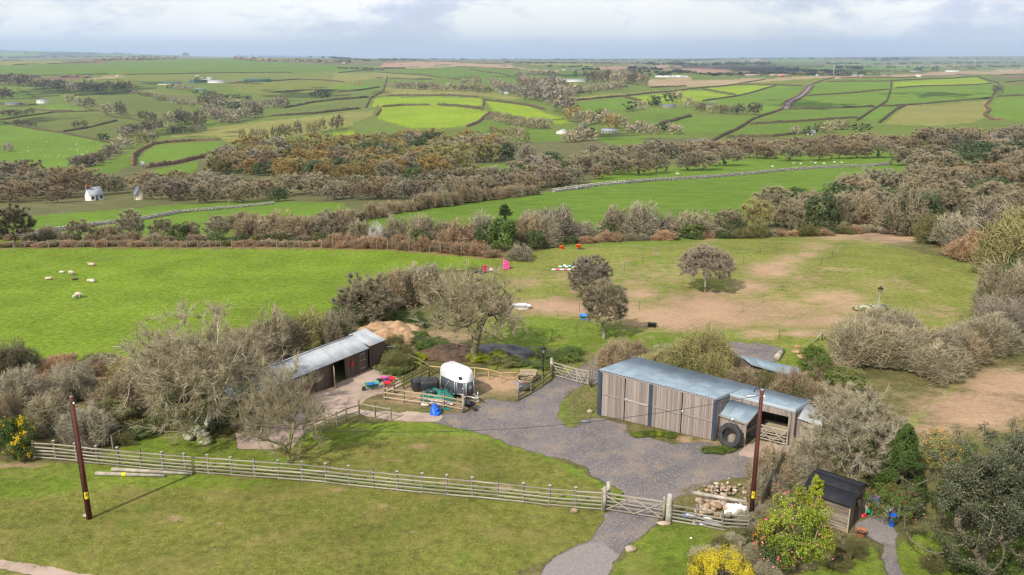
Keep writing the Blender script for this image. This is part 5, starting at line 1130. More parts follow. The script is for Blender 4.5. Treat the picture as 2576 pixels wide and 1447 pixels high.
leafy('camellia','lower dark-leaved camellia with pink blooms nearest the orange berberis',(1955,1432),110,110,'leaf_ivy',32,'bush',5000,.035,70,.14,flowers='pink_flower',nf=60,fs=.05)
leafy('conifer_tree','small lime-green pointed conifer beside the black shed',(2046,1312),66,152,'leaf_lime',33,'tree',9000,.030,160,.085,'cone',r=(.46,.46,.5),asp=.5)
leafy('conifer_tree','tall dark green billowing conifer behind the black shed',(2258,1250),118,215,'leaf_conifer',34,'tree',18000,.028,150,.085,'cone',r=(.55,.55,.5),asp=.4)
leafy('conifer_tree','second green conifer partly hidden by the grey-green tree',(2415,1290),120,205,'leaf_conifer',35,'tree',10000,.03,110,.09,'cone',r=(.55,.55,.5),asp=.4)
leafy('golden_shrub','bright golden-yellow shrub at the bottom edge of the picture',(1812,1500),170,128,'leaf_gold',36,'bush',14000,.030,130,.10,asp=.45)
leafy('berberis','orange-flowering berberis in front of the camellia',(1932,1400),72,104,'leaf_ivy',37,'bush',2500,.04,40,.12,flowers='orange_flower',nf=420,fs=.035)
leafy('berberis','tall orange-flecked shrub behind the dark conifer',(2345,1190),90,120,'leaf_oliv',38,'bush',3500,.035,50,.12,flowers='orange_flower',nf=200,fs=.03)
leafy('azalea','spreading red-flowered azalea at the shed doorway',(2235,1310),120,96,'leaf_green',39,'bush',7000,.03,80,.11,flowers='red_flower',nf=170,fs=.028)
leafy('laurel_bush','rounded bright green laurel above the thicket left end',(2115,975),90,52,'leaf_green',40,'bush',3500,.06,50,.16)
leafy('laurel_bush','yellow-green ivied stump beside the low blue roof',(2045,935),42,46,'leaf_lime',41,'bush',1500,.08,24,.16)
def big_right_tree():
 for k,(x,y,w,h,sd,lb) in enumerate([(2470,1440,330,400,51,'large grey-green evergreen tree with pale stems filling the lower right corner'),(2560,1330,200,300,52,'second grey-green evergreen tree at the right edge behind the large one')]):
  q = g(x,y); f = ppm(q); Hh = h / f; rx = w / f / Hh / 2
  L,T,I,(S,D) = bare_tree(sd,300,.12,rx,.52,.46,9,.004,.06,zmin=-.8,r_tip=.0018,r_pow=.48,sides=5,lump=.25,inner=.7,shell=.4)
  o = thing('evergreen_tree',lb,'tree',tuple(q),0,None,(Hh,Hh,Hh)); rs = np.random.RandomState(sd)
  link('trunk',tm('trunk_and_branches',L,MT['bark']),o)
  C = np.repeat(S,10,0) + rs.normal(0,.018,(len(S) * 10,3)); N = nrm(np.repeat(D,10,0) + np.array([0,0,.4]))
  link('crown',tm('foliage',leaf_geo(rs,C,.016 * rs.uniform(.6,1.3,len(C)),N,.45),MT['leaf_blue']),o)
big_right_tree()
near_hedge('I',[(1820,1360),(1950,1400),(2200,1440),(2532,1400)],6,(60,30),['leaf_green','leaf_ivy','bramble'],'shaded green shrubs under the grey-green tree',cat='bush',name='shrubbery',spread=20)
near_hedge('I',[(1560,760),(1640,820),(1700,930),(1640,1040)],7,(60,50),['leaf_ivy','leaf_oliv','leaf_blue'],'dark shrubs along the garden trellis',cat='hedge',name='shrubbery',spread=8)
near_hedge('H',[(3060,1000),(3000,1080),(2950,1150),(2870,1230)],8,(56,26),['leaf_oliv','pale','bramble'],'grassy hedge bank sloping down from the right pole',cat='hedge',name='hedge_bank',spread=8)
# --- tufts of coarse grass and leaf litter where the turf is rough: one mass nobody could count
def tufts(name,label,polys,n,hmin,hmax,mat,seed,wf=.012):
 rs = np.random.RandomState(seed); out = []
 for poly in polys:
  P = np.array([tuple(g(x,y))[:2] for x,y in poly]); x0,y0 = P.min(0); x1,y1 = P.max(0); m = n // len(polys)
  X = rs.uniform(x0,x1,m * 2); Y = rs.uniform(y0,y1,m * 2); k = in_poly(X,Y,P); X,Y = X[k][:m],Y[k][:m]
  out.append(np.stack([X,Y,zat(X,Y) - .01],-1))
 C = np.repeat(np.concatenate(out),4,0); C[:,:2] += rs.normal(0,.05,(len(C),2)); D = nrm(np.concatenate([rs.normal(0,.45,(len(C),2)),np.ones((len(C),1))],1))
 L = rs.uniform(hmin,hmax,len(C)); V,T_ = twig_geo(rs,C,D,L,wf * rs.uniform(.7,1.6,len(C)))
 o = link(name,mesh_np(name,V,T_,MT[mat])); o['kind'] = 'stuff'; o['label'] = label; return o
MT['grass_blade'] = M_leaf('grass_blade',(0.10,0.15,0.02),(0.20,0.22,0.05),0.0,.3)
MT['dry_blade'] = M_leaf('dry_blade',(0.34,0.29,0.15),(0.24,0.22,0.09),0.0,.2)
tufts('grass','short tufted lawn grass',[px('G',(-100,900),(900,800),(2532,830),(3900,1010),(4300,1080),(3700,1447),(0,1420)),px('H',(-900,560),(0,480),(900,430),(1400,570),(1900,800),(1900,860),(-1200,640))],9000,.03,.09,'grass_blade',1)
tufts('dry_grass','dry grass blades in the rough turf',[px('H',(1650,120),(1880,70),(1880,290),(1700,390)),px('w',(1200,350),(1700,220),(2050,300),(2050,750),(1150,600)),px('w',(1200,1447),(1500,1150),(2000,1000),(2500,1100),(2500,1447)),px('E',(1400,1300),(1550,1180),(1900,1200),(1800,1300))],5000,.08,.28,'dry_blade',2,.016)
# ---------------------------------------------------------------- shared unit pieces
_ub = {}
def unit_box(mat):
 if mat not in _ub:
  b = MB(); b.box((0,0,0),(1,1,1)); _ub[mat] = b.mesh('board',MT[mat])
 return _ub[mat]
def pbar(name,parent,a,b,w,h,mat,org=(0,0,0),roll=None):
 """a straight timber from a to b (world points, parent at org without rotation): length along local z"""
 a = Vector(a) - Vector(org); b = Vector(b) - Vector(org); d = b - a; L = d.length
 o = link(name,unit_box(mat),parent); q = d.to_track_quat('Z','Y')
 up = roll if roll is not None else Vector((0,0,1))
 z = d.normalized(); x = z.cross(up);
 if x.length < 1e-3: x = Vector((1,0,0))
 x.normalize(); y = z.cross(x)
 m = Matrix((x,y,z)).transposed().to_4x4()
 o.matrix_basis = Matrix.Translation((a + b) / 2) @ m @ Matrix.Diagonal((w,h,L,1))
 return o
def V3(p): return Vector(tuple(p))
def at_z(k,x,y,z):
 q = p1(k,x,y) if k else (x,y); return g(*q,z)
def wall_boards(parent,org,A,B,zA,zB,n,mat,name='plank',gap=.06,zb=0.0,th=.03,out=None,jit=.012,rs=random.Random(3)):
 """upright boards between ground points A and B; tops slope from zA to zB; each board one part"""
 A = Vector((A[0],A[1],0)); B = Vector((B[0],B[1],0)); d = B - A; u = d.normalized(); nn = Vector((u.y,-u.x,0)); w = d.length / n
 for i in range(n):
  f = (i + .5) / n; c = A + d * f + nn * rs.uniform(0,jit); zt = zA + (zB - zA) * f + rs.uniform(-.02,0)
  o = link(name,unit_box(mat),parent); L = zt - zb
  m = Matrix((u,-nn,Vector((0,0,1)))).transposed().to_4x4()
  o.matrix_basis = Matrix.Translation(Vector((c.x,c.y,zb + L / 2)) - Vector(org)) @ m @ Matrix.Diagonal((w * (1 - gap),th,L,1))
def sheet_roof(parent,org,A,B,C,D,n,mat,waves=6,amp=.03,name='roof_sheet',edge=.0,odd=None,th=.02):
 """corrugated sheets side by side from front edge A-B to rear edge D-C; each sheet one part"""
 A,B,C,D = [V3(p) - Vector(org) for p in (A,B,C,D)]
 N = ((B - A).cross(D - A)).normalized()
 if N.z < 0: N = -N
 for i in range(n):
  f0,f1 = i / n,(i + 1) / n; m = waves * 6; V = []; Q = []
  for j in range(m + 1):
   f = f0 + (f1 - f0) * j / m * .998; h = amp * math.sin(2 * math.pi * waves * j / m) + (i % 2) * .004
   for t in (-edge,1 + edge * .3):
    p = (A.lerp(B,f)).lerp(D.lerp(C,f),t) + N * h
    V.append(tuple(p)); V.append(tuple(p - N * th))
  for j in range(m):
   a = j * 4; b = a + 4
   Q += [(a,b,b + 2,a + 2),(a + 1,a + 3,b + 3,b + 1),(a,a + 1,b + 1,b),(a + 2,b + 2,b + 3,a + 3)]
  mm = odd[i] if odd and i in odd else mat
  link(name,mesh_np(name,V,np.array(Q),MT[mm],True),parent)
# ---------------------------------------------------------------- plank building with blue roof
def plank_building():
 FL = gk('b',118,712); FR = gk('b',1275,972); hF,hR = 3.85,3.38
 o = thing('timber_barn','long barn of upright grey planks under a blue-grey corrugated roof','barn',(FL.x,FL.y,0)); org = (FL.x,FL.y,0)
 u = (FR - FL).normalized(); L = (FR - FL).length; n = Vector((-u.y,u.x,0))
 eF = at_z('b',115,248,hF); eR = at_z('b',1312,548,hR); bL = at_z('b',490,118,2.75); bR = at_z('b',2265,562,2.35); sB = at_z('b',1648,408,2.6); P3 = at_z('b',1440,495,3.0); P4 = at_z('b',2115,665,2.85)
 sheet_roof(o,org,eF,eR,sB,bL,11,'roof_blue',4,edge=.012)
 sheet_roof(o,org,P3,P4,bR,sB,6,'roof_blue',4)
 # doors: four leaves of planks, the second and fourth pairs divided by slate-painted posts
 fr = lambda t,off=0.0: FL + u * (L * t) - n * off
 post = (0.0,.46,1.0)
 for t in post:
  a = fr(t); pbar('corner_post',o,(a.x,a.y,0),(a.x,a.y,(hF + (hR - hF) * t) - .08),.30,.16,'paint_slate',org,roll=n)
 k = 0
 for t0,t1 in ((.024,.228),(.236,.443),(.477,.725),(.733,.984)):
  z0,z1 = hF + (hR - hF) * t0 - .12,hF + (hR - hF) * t1 - .12
  d = link('door',None,o);
  wall_boards(d,org,fr(t0,.05),fr(t1,.05),z0,z1,15,'weathered',zb=.05,rs=random.Random(k)); k += 1
  za = 1.95 + (hR - hF) * t0 * .8
  pbar('rail',d,(*fr(t0 + .004,.09)[:2],za),(*fr(t1 - (.05 if k == 1 else .004),.09)[:2],za - .12),.05,.12,'weathered_rail',org)
  b = fr(t1 if k in (1,) else t0 if k in (2,) else t0 if k == 4 else t1,.12)
  if k in (2,4): pbar('latch',d,(b.x + .06,b.y,1.75),(b.x + .06,b.y,1.98),.16,.10,'galv',org)
 # fascia over the door heads
 pbar('fascia',o,(*fr(0.0,.02)[:2],hF - .09),(*fr(1.0,.02)[:2],hR - .09),.06,.10,'weathered',org)
 # side and rear walls
 BLg = Vector((bL.x,bL.y,0)); BRg = Vector((bR.x,bR.y,0)); ins = Vector((.05,.05,0))
 wall_boards(o,org,BLg * 1,fr(0),bL.z - .12,hF - .12,34,'weathered')
 wall_boards(o,org,BRg,BLg,bR.z - .15,bL.z - .15,60,'dark_wood')
 S3 = Vector((P3.x,P3.y,0)); S4 = Vector((P4.x,P4.y,0)); FRg = fr(1.0) + u * .16
 wall_boards(o,org,FRg,S3,hR - .16,P3.z - .22,10,'weathered')
 ops = at_z('b',1740,600,0); t_open0,t_open1 = .48,.93
 pa = S3.lerp(S4,t_open0); pb = S3.lerp(S4,t_open1)
 wall_boards(o,org,S3,pa,P3.z - .2,P3.z + (P4.z - P3.z) * t_open0 - .2,13,'weathered')
 wall_boards(o,org,pb,S4,P4.z - .18,P4.z - .2,3,'weathered')
 wall_boards(o,org,pa,pb,2.72,2.66,12,'weathered',zb=2.22)
 wall_boards(o,org,S4,BRg,P4.z - .2,bR.z - .18,18,'weathered')
 for q,w in ((pa,.2),(pb,.2)): pbar('door_post',o,(q.x - n.x * .06,q.y - n.y * .06,0),(q.x - n.x * .06,q.y - n.y * .06,2.62),.17,.14,'weathered_rail',org,roll=n)
 # pale metal edging of the stepped eave
 for a,b in ((eR,P3),(P3,P4),(P4,bR)):
  pbar('eave_trim',o,tuple(a + Vector((0,0,-.05))),tuple(b + Vector((0,0,-.05))),.06,.26,'trim',org)
 fl = MB(); fl.add([tuple(x) for x in (Vector((pa.x,pa.y,.02)),Vector((pb.x,pb.y,.02)),Vector((bR.x - 1,bR.y,.02)),Vector((sB.x,sB.y,.02)))],[(0,1,2,3)])
 # straw bales and boards stored inside the open bay
 c = (pa + pb) / 2 + n * 1.2
 s = thing('timber_stack','stack of pale boards inside the open bay behind the gate','timber',(c.x,c.y,0),math.atan2(u.y,u.x))
 for i in range(4):
  for j in range(5): link('board',unit_box('pallet_wood'),s,(-.1,-.9 + j * .42,.1 + i * .17),(0,0,0),(1.9,.36,.06))
  for j in (-.8,0,.8): link('bearer',unit_box('pallet_wood'),s,(j,0,.03 + i * .17),None,(.09,1.9,.08))
 # five-bar gate across the open bay
 five_bar('timber_gate','weathered field gate closed across the open bay of the plank barn',pa - n * .35 + u * .05,pb - n * .35 - u * .0,1.25,'weathered_rail')
 # lean-to feed shelter
 lean(o,u,n)
 return u,n
def five_bar(name,label,A,B,h,mat,zoff=0.0,bars=5,cat='gate',posts=False):
 A = Vector((A[0],A[1],0)); B = Vector((B[0],B[1],0)); org = (A.x,A.y,float(zat(A.x,A.y)) * 0); o = thing(name,label,cat,org)
 u = (B - A).normalized(); nn = Vector((u.y,-u.x,0))
 for f in ([.05,.30,.52,.74,.98][:bars]): pbar('bar',o,(A.x,A.y,.12 + (h - .12) * f),(B.x,B.y,.12 + (h - .12) * f),.035,.09 if f < .9 else .11,mat,org)
 for q in (A,B): pbar('stile',o,(q.x,q.y,.08),(q.x,q.y,h + .08),.09,.07,mat,org,roll=nn)
 m1 = A.lerp(B,.46); m2 = A.lerp(B,.56)
 e = nn * .05
 pbar('brace',o,tuple(A + e + Vector((0,0,.15))),tuple(m1 + e + Vector((0,0,h - .03))),.03,.075,mat,org)
 pbar('brace',o,tuple(B - u * .02 + e + Vector((0,0,.15))),tuple(m1 + e * 1.2 + Vector((0,0,h - .03))),.03,.075,mat,org)
 pbar('brace',o,tuple(A + e * 1.7 + Vector((0,0,h - .1))),tuple(A.lerp(B,.5) + e * 1.7 + Vector((0,0,.2))),.03,.07,mat,org)
 pbar('brace',o,tuple(B + e * 1.7 - u * .1 + Vector((0,0,h - .1))),tuple(A.lerp(B,.5) + e * 1.9 + Vector((0,0,.2))),.03,.07,mat,org)
 return o
def lean(barn,u,n):
 A = gk('b',1322,945); B = gk('b',1590,1032); o = thing('lean_to','small plank lean-to with blue corrugated roof against the barn front','lean-to',(A.x,A.y,0)); org = (A.x,A.y,0)
 A = Vector((A.x,A.y,0)); B = Vector((B.x,B.y,0))
 uu = (B - A).normalized(); m = Vector((-uu.y,uu.x,0)); dp = 1.9; h0,h1 = 1.95,2.55
 wall_boards(o,org,A,B,1.78,1.72,12,'weathered'); C = B + m * dp; D = A + m * dp
 pbar('top_rail',o,(A.x,A.y,1.76),(B.x,B.y,1.74),.08,.09,'weathered_rail',org)
 for q,z in ((A,h0),(B,h0)): pbar('corner_post',o,(q.x,q.y,0),(q.x,q.y,z),.13,.13,'weathered_rail',org)
 sl = A.lerp(B,.5);
 pbar('side_rail',o,(B.x,B.y,1.1),(C.x,C.y,1.1),.04,.1,'weathered',org)
 RA = A - uu * .08 - m * .12 + Vector((0,0,h0 + .04)); RB = B + uu * .18 - m * .12 + Vector((0,0,h0)); RC = C + uu * .18 + Vector((0,0,h1)); RD = D - uu * .08 + Vector((0,0,h1))
 sheet_roof(o,org,RA,RB,RC,RD,3,'roof_blue',7,amp=.02)
 pbar('fascia',o,tuple(RA - Vector((0,0,.08))),tuple(RB - Vector((0,0,.08))),.03,.12,'weathered_rail',org)
 pbar('fascia',o,tuple(RB - Vector((0,0,.06))),tuple(RC - Vector((0,0,.06))),.03,.12,'weathered_rail',org)
 for i,t in enumerate((.02,.55)):
  q = A.lerp(B,t) - m * .22; lp = MB(); lp.lathe([(0,0),(.05,0),(.08,.05),(.08,.14),(.03,.18),(0,.18)],10,(q.x - org[0],q.y - org[1],h0 - .06)); lp.build('flood_lamp',MT['white'],o,True)
 # feed bin inside
 fb = MB(); fb.box((1.2,0,1.45),(1.4,.6,.3)); fb_o = thing('storage_crate','dark green crate on the shelf under the lean-to roof','crate',(A.x + m.x * .5,A.y + m.y * .5,0),math.atan2(uu.y,uu.x)); fb.build('box',MT['tarp'],fb_o); sh = MB(); sh.box((1.1,0,1.26),(2.3,.7,.05)); sh.build('shelf',MT['dark_wood'],fb_o)
 # tractor tyre leaning on the front
 T = gk('b',1440,1035); R_,w = .93,.42; t = thing('tractor_tyre','huge black tractor tyre leaning against the lean-to','tyre',(T.x,T.y,0),math.atan2(uu.y,uu.x)); tilt = R(-14)
 b = MB(); prof = [(.52,-.18),(.56,-.21),(.74,-.23),(.86,-.21),(.90,-.14),(.905,0),(.90,.14),(.86,.21),(.74,.23),(.56,.21),(.52,.18),(.56,.12),(.78,.12),(.80,0),(.78,-.12),(.56,-.12),(.52,-.18)]
 b.lathe(prof,48); me = b.mesh('tyre_casing',MT['rubber'],True)
 c = link('casing',me,t,(0,0,R_ * math.cos(tilt) + .02),(math.pi / 2 + tilt,0,0))
 lg = MB(); lg.bar((.865,-.02,.0),(.90,.10,.20),.09,.07); lm = lg.mesh('tread_lug',MT['rubber'])
 lg2 = MB(); lg2.bar((.865,-.02,.0),(.90,.10,-.20),.09,.07); lm2 = lg2.mesh('tread_lug',MT['rubber'])
 for i in range(22): link('tread_lug',lm if i % 2 else lm2,c,None,(0,0,2 * math.pi * i / 22))
plank_building()
def pole(label,base,top,lean_to,h,wires):
 o = thing('telephone_pole',label,'pole',(base.x,base.y,base.z - .1)); b = MB(); b.tube([(0,0,0),(0,0,h * .5),(0,0,h + .1)],[.155,.14,.115],12); b.build('shaft',MT['creosote'],o,True)
 cpt = MB(); cpt.lathe([(.117,h + .1),(.10,h + .13),(0,h + .135)],10); cpt.build('top',MT['weathered'],o)
 d = -Vector((base.x,base.y,0)).normalized(); a = math.atan2(d.y,d.x)
 s = MB();
 for i in range(7):
  t0 = a - .75 + 1.5 * i / 7; t1 = a - .75 + 1.5 * (i + 1) / 7; r = .157
  s.quad((r * math.cos(t0),r * math.sin(t0),1.55),(r * math.cos(t1),r * math.sin(t1),1.55),(r * math.cos(t1),r * math.sin(t1),2.02),(r * math.cos(t0),r * math.sin(t0),2.02))
 s.build('warning_sign',MT['yellow_plastic'],o)
 m = MB(); r = .162  # the black lightning flash in a triangle on the plate
 P = lambda x,z: (r * math.cos(a - x),r * math.sin(a - x),z)
 for x0,z0,x1,z1 in ((-.45,1.72,0,1.97),(0,1.97,.45,1.72),(-.45,1.72,.45,1.72)): m.bar(P(x0,z0),P(x1,z1),.012,.012)
 m.bar(P(.08,1.92),P(-.10,1.83),.022,.012); m.bar(P(-.10,1.83),P(.08,1.83),.018,.012); m.bar(P(.08,1.83),P(-.06,1.74),.018,.012); m.build('lightning_mark',MT['iron_black'],o)
 ins = MB(); ins.lathe([(.03,0),(.055,.03),(.055,.10),(.03,.14),(0,.14)],10,(.15,-.10,h - .35)); ins.bar((0,0,h - .32),(.15,-.10,h - .32),.04); ins.build('insulator',MT['white'],o,True)
 gd = MB(); gd.tube([(-.13,-.09,.1),(-.13,-.09,2.4),(-.12,-.09,h - .4)],.022,6); gd.build('cable_guard',MT['iron_black'],o)
 return o
PLb,PRb = g(226,1305),g(1889,1303); hL,hR_ = 8.25,8.65
pole('brown telephone pole on the lawn at left with a yellow warning plate',PLb,None,None,hL,0)
pole('brown telephone pole at the rail fence end beside the rubble heap',PRb,None,None,hR_,0)
def wire(label,A,B,sag,r=.016,mat='wire'):
 A = Vector(A); B = Vector(B); pts = []
 for i in range(33):
  t = i / 32; p = A.lerp(B,t); p.z -= sag * 4 * t * (1 - t); pts.append(tuple(p - A))
 b = MB(); b.tube(pts,r,4,False); o = b.build('overhead_wire',MT[mat]); o.location = A; return tag(o,label,'wire')
wire('thin overhead wire slung between the two telephone poles',(PLb.x + .15,PLb.y - .1,hL - .3),(PRb.x - .1,PRb.y - .1,hR_ - .3),2.2)
wire('thin overhead wire running off the picture from the left pole',(PLb.x + .15,PLb.y - .1,hL - .3),(-62,30,8.2),1.0)
dl = MB(); dl.tube([(0,0,0),(-.2,-.02,.22),(-.42,-.05,.2),(-.5,-.06,-.05)],.03,6); o = dl.build('service_cable',MT['iron_black']); o.location = (PRb.x,PRb.y,hR_ - .1); tag(o,'black cable loop curling off the top of the right pole','cable')
sp2 = MB(); sp2.box((-.45,-.05,0),(.9,.06,.05)); o = sp2.build('wire_spreader',MT['white']); o.location = (PRb.x,PRb.y,hR_ - .38); tag(o,'pale strain fitting holding the wire at the right pole','wire fitting')
# ---------------------------------------------------------------- fences
def rail_fence(name,label,pts,nb,h,rails,mat='weathered_rail',pmat='post_wood',caps=False,group=None,post=.13,rw=.10,wob=.02,ph=.12,seed=1,side=1):
 """posts and rails, each a part; pts ground points along the run"""
 rs = random.Random(seed); P = [Vector((p[0],p[1],0)) for p in pts]; d = [0]
 for i in range(1,len(P)): d.append(d[-1] + (P[i] - P[i - 1]).length)
 def at(s):
  for i in range(1,len(P)):
   if s <= d[i] + 1e-6:
    t = (s - d[i - 1]) / (d[i] - d[i - 1]); return P[i - 1].lerp(P[i],t)
  return P[-1].copy()
 org = (P[0].x,P[0].y,0); o = thing(name,label,'fence',org,0,group); Q = [at(d[-1] * i / nb) for i in range(nb + 1)]
 for q in Q: q.z = float(zat(q.x,q.y)) if q.y > 120 else 0
 for i,q in enumerate(Q):
  lx,ly = rs.uniform(-.03,.03),rs.uniform(-.03,.03); hh = h + ph + rs.uniform(-.04,.04)
  pbar('post',o,(q.x,q.y,q.z - .1),(q.x + lx,q.y + ly,q.z + hh),post,post,pmat,org)
  if caps and i % 5: pbar('post_cap',o,(q.x + lx,q.y + ly,q.z + hh),(q.x + lx,q.y + ly,q.z + hh + .03),post + .06,post + .06,'granite',org)
 for i in range(nb):
  a,b = Q[i],Q[i + 1]; u = (b - a).normalized(); n = Vector((u.y,-u.x,0)) * (post / 2 + .02) * side
  for z in rails:
   z0,z1 = z + rs.uniform(-wob,wob),z + rs.uniform(-wob,wob)
   pbar('rail',o,(a.x + n.x,a.y + n.y,a.z + z0),(b.x + n.x,b.y + n.y,b.z + z1),.04,rw * rs.uniform(.85,1.1),mat,org)
 return o
fpts = [gk('G',250,600),gk('G',440,612),gk('G',750,648),gk('G',1010,672),gk('G',1400,706),gk('G',1830,738),gk('G',2285,772),gk('H',150,808),gk('H',480,842),gk('H',820,872),gk('H',1175,905),gk('H',1550,948),gk('H',1915,975)]
rail_fence('rail_fence','long weathered five-rail fence crossing the lawn from gorse to gate',fpts,24,1.32,(.14,.40,.66,.92,1.24),caps=True,seed=2)
gA,gB = gk('w',232,628),gk('w',968,745)
five_bar('timber_gate','weathered five-bar gate with crossed braces over the drive',gA,gB,1.32,'weathered_rail')
for k_,(x,y,lb,hh,ww) in enumerate([(215,630,'square timber gatepost at the hinge end of the drive gate',1.7,.2),(972,750,'slim timber gatepost at the latch end of the drive gate',1.62,.16)]):
 q = gk('w',x,y); b = MB(); b.box((0,0,hh / 2),(ww,ww,hh)); b.lathe([(ww * .5,hh),(ww * .45,hh + .06),(0,hh + .09)],8); o = b.build('gatepost',MT['weathered_rail']); o.location = q; o.rotation_euler.z = -.2; tag(o,lb,'gatepost')
q = gk('w',262,560); b = MB(); b.tube([(0,0,0),(.02,0,.7),(0,.02,1.35),(0,0,1.72)],[.17,.16,.15,.13],9)
o = b.build('gatepost',MT['granite'],smooth=True); o.location = (q.x,q.y,0); tag(o,'rounded stone gatepost behind the hinge end of the gate','gatepost')
q = gk('w',1037,768); b = MB(); b.tube([(0,0,-.1),(.01,0,.6),(0,.02,1.3),(.02,0,1.86),(.02,0,1.94)],[.21,.20,.19,.17,.13],7); o = b.build('gatepost',MT['granite']); o.location = (q.x,q.y,0); tag(o,'tall rough granite gatepost right of the drive gate','gatepost')
rail_fence('rail_fence','sloping timber rails between granite gatepost and right pole',[gk('w',1070,755),gk('w',1430,815),gk('w',1800,888),gk('w',2060,900)],3,1.2,(.12,.36,.60,.84,1.16),seed=5)
t_ = 'H'
rail_fence('rail_fence','brown rails in front of the tarpaulin-covered heap',[gk('t',158,545),gk('t',510,592),gk('t',780,630),gk('t',1010,676)],4,1.18,(.32,.72,1.08),mat='pallet_wood',pmat='post_wood',seed=6)
rail_fence('rail_fence','dark mossy rails running up beside the stable yard',[gk('t',165,520),gk('t',400,405),gk('t',640,285)],5,1.15,(.45,.80,1.08),mat='mossy_wood',pmat='mossy_wood',seed=7)
rail_fence('rail_fence','new yellow single-rail fence behind the horse trailer',[gk('t',640,285),gk('t',700,300),gk('t',865,300),gk('t',1235,308),gk('t',1405,362),gk('t',1600,362)],6,1.05,(1.02,),mat='new_wood',pmat='new_wood',post=.09,ph=.02,seed=8)
rail_fence('rail_fence','mossy rails from the pallets towards the upper gate',[gk('t',1605,550),gk('t',1690,500),gk('t',1820,425),gk('t',1965,300)],3,1.15,(.35,.72,1.08),mat='mossy_wood',pmat='mossy_wood',seed=9)
rail_fence('rail_fence','leaning mossy rails behind the enclosure at left',[gk('t',300,130),gk('t',500,185),gk('t',640,270)],3,1.1,(.6,1.05),mat='mossy_wood',pmat='mossy_wood',post=.09,seed=10)
rail_fence('rail_fence','short open rails along the concrete path',[gk('H',158,285),gk('H',272,305),gk('H',390,328)],2,1.08,(1.0,),mat='weathered_rail',pmat='post_wood',post=.11,seed=11)
rail_fence('rail_fence','dark rails from the path down behind the small bare tree',[gk('s',1885,1190),gk('s',1730,1240),gk('s',1555,1330),gk('s',1380,1390),gk('s',1180,1500)],5,1.12,(.5,1.02),mat='post_wood',pmat='post_wood',post=.10,seed=12)
rail_fence('rail_fence','old broken rails half hidden under the big tree',[gk('G',1300,300),gk('G',1080,400),gk('G',900,470),gk('G',820,540)],6,1.0,(.35,.65,.95),mat='mossy_wood',pmat='post_wood',post=.09,wob=.08,seed=13)
q = gk('t',1605,550); b = MB(); b.box((0,0,.85),(.2,.2,1.7)); o = b.build('gatepost',MT['weathered_rail']); o.location = (q.x,q.y,0); tag(o,'stout timber post at the near end of the pallet rails','gatepost')
q = gk('t',1012,678); b = MB(); b.box((0,0,.8),(.22,.22,1.6)); o = b.build('gatepost',MT['weathered_rail']); o.location = (q.x,q.y,0); tag(o,'stout timber post at the trailer end of the brown rails','gatepost')
# upper gate
A = gk('t',1985,285); Bm = gk('t',2240,360); Bb = gk('t',2365,385)
five_bar('timber_gate','grey field gate between the enclosure and the plank barn',A,Bm,1.35,'weathered_rail'); five_bar('timber_gate','narrow matching gate section beside the grey field gate',Bm + (Bb - Bm) * .06,Bb,1.35,'weathered_rail')
for x,y,h,w,m_,lb in ((1967,285,1.75,.24,'weathered_rail','thick timber post at the left of the upper gate'),(2387,400,3.3,.10,'mossy_wood','tall thin yellowish post at the right of the upper gate'),(2398,405,1.7,.16,'post_wood','dark timber post at the right of the upper gate')):
 q = gk('t',x,y); b = MB(); b.box((0,0,h / 2),(w,w,h)); o = b.build('gatepost',MT[m_]); o.location = (q.x,q.y,0); tag(o,lb,'gatepost')
# two old poles lying on the lawn
for (x0,y0),(x1,y1),lb,ys_ in (((695,722),(1195,738),'grey pole lying on the lawn with a yellow plate',True),((812,692),(1390,724),'longer grey pole lying along the fence foot',False)):
 a,b_ = gk('G',x0,y0),gk('G',x1,y1); b = MB(); d = b_ - a; b.tube([(0,0,.12),tuple(d * .5 + Vector((0,0,.12))),tuple(d + Vector((0,0,.12)))],[.14,.12,.10],10)
 if ys_:
  o = thing('fallen_pole',lb,'pole',(a.x,a.y,0)); b.build('shaft',MT['weathered_rail'],o,True); e = MB(); c = d * .38; e.tube([tuple(c + Vector((0,0,.12))),tuple(c + d.normalized() * .3 + Vector((0,0,.12)))],.137,10,False); e.build('plate',MT['yellow_plastic'],o)
 else: o = b.build('fallen_pole',MT['weathered_rail'],smooth=True); o.location = (a.x,a.y,0); tag(o,lb,'pole')
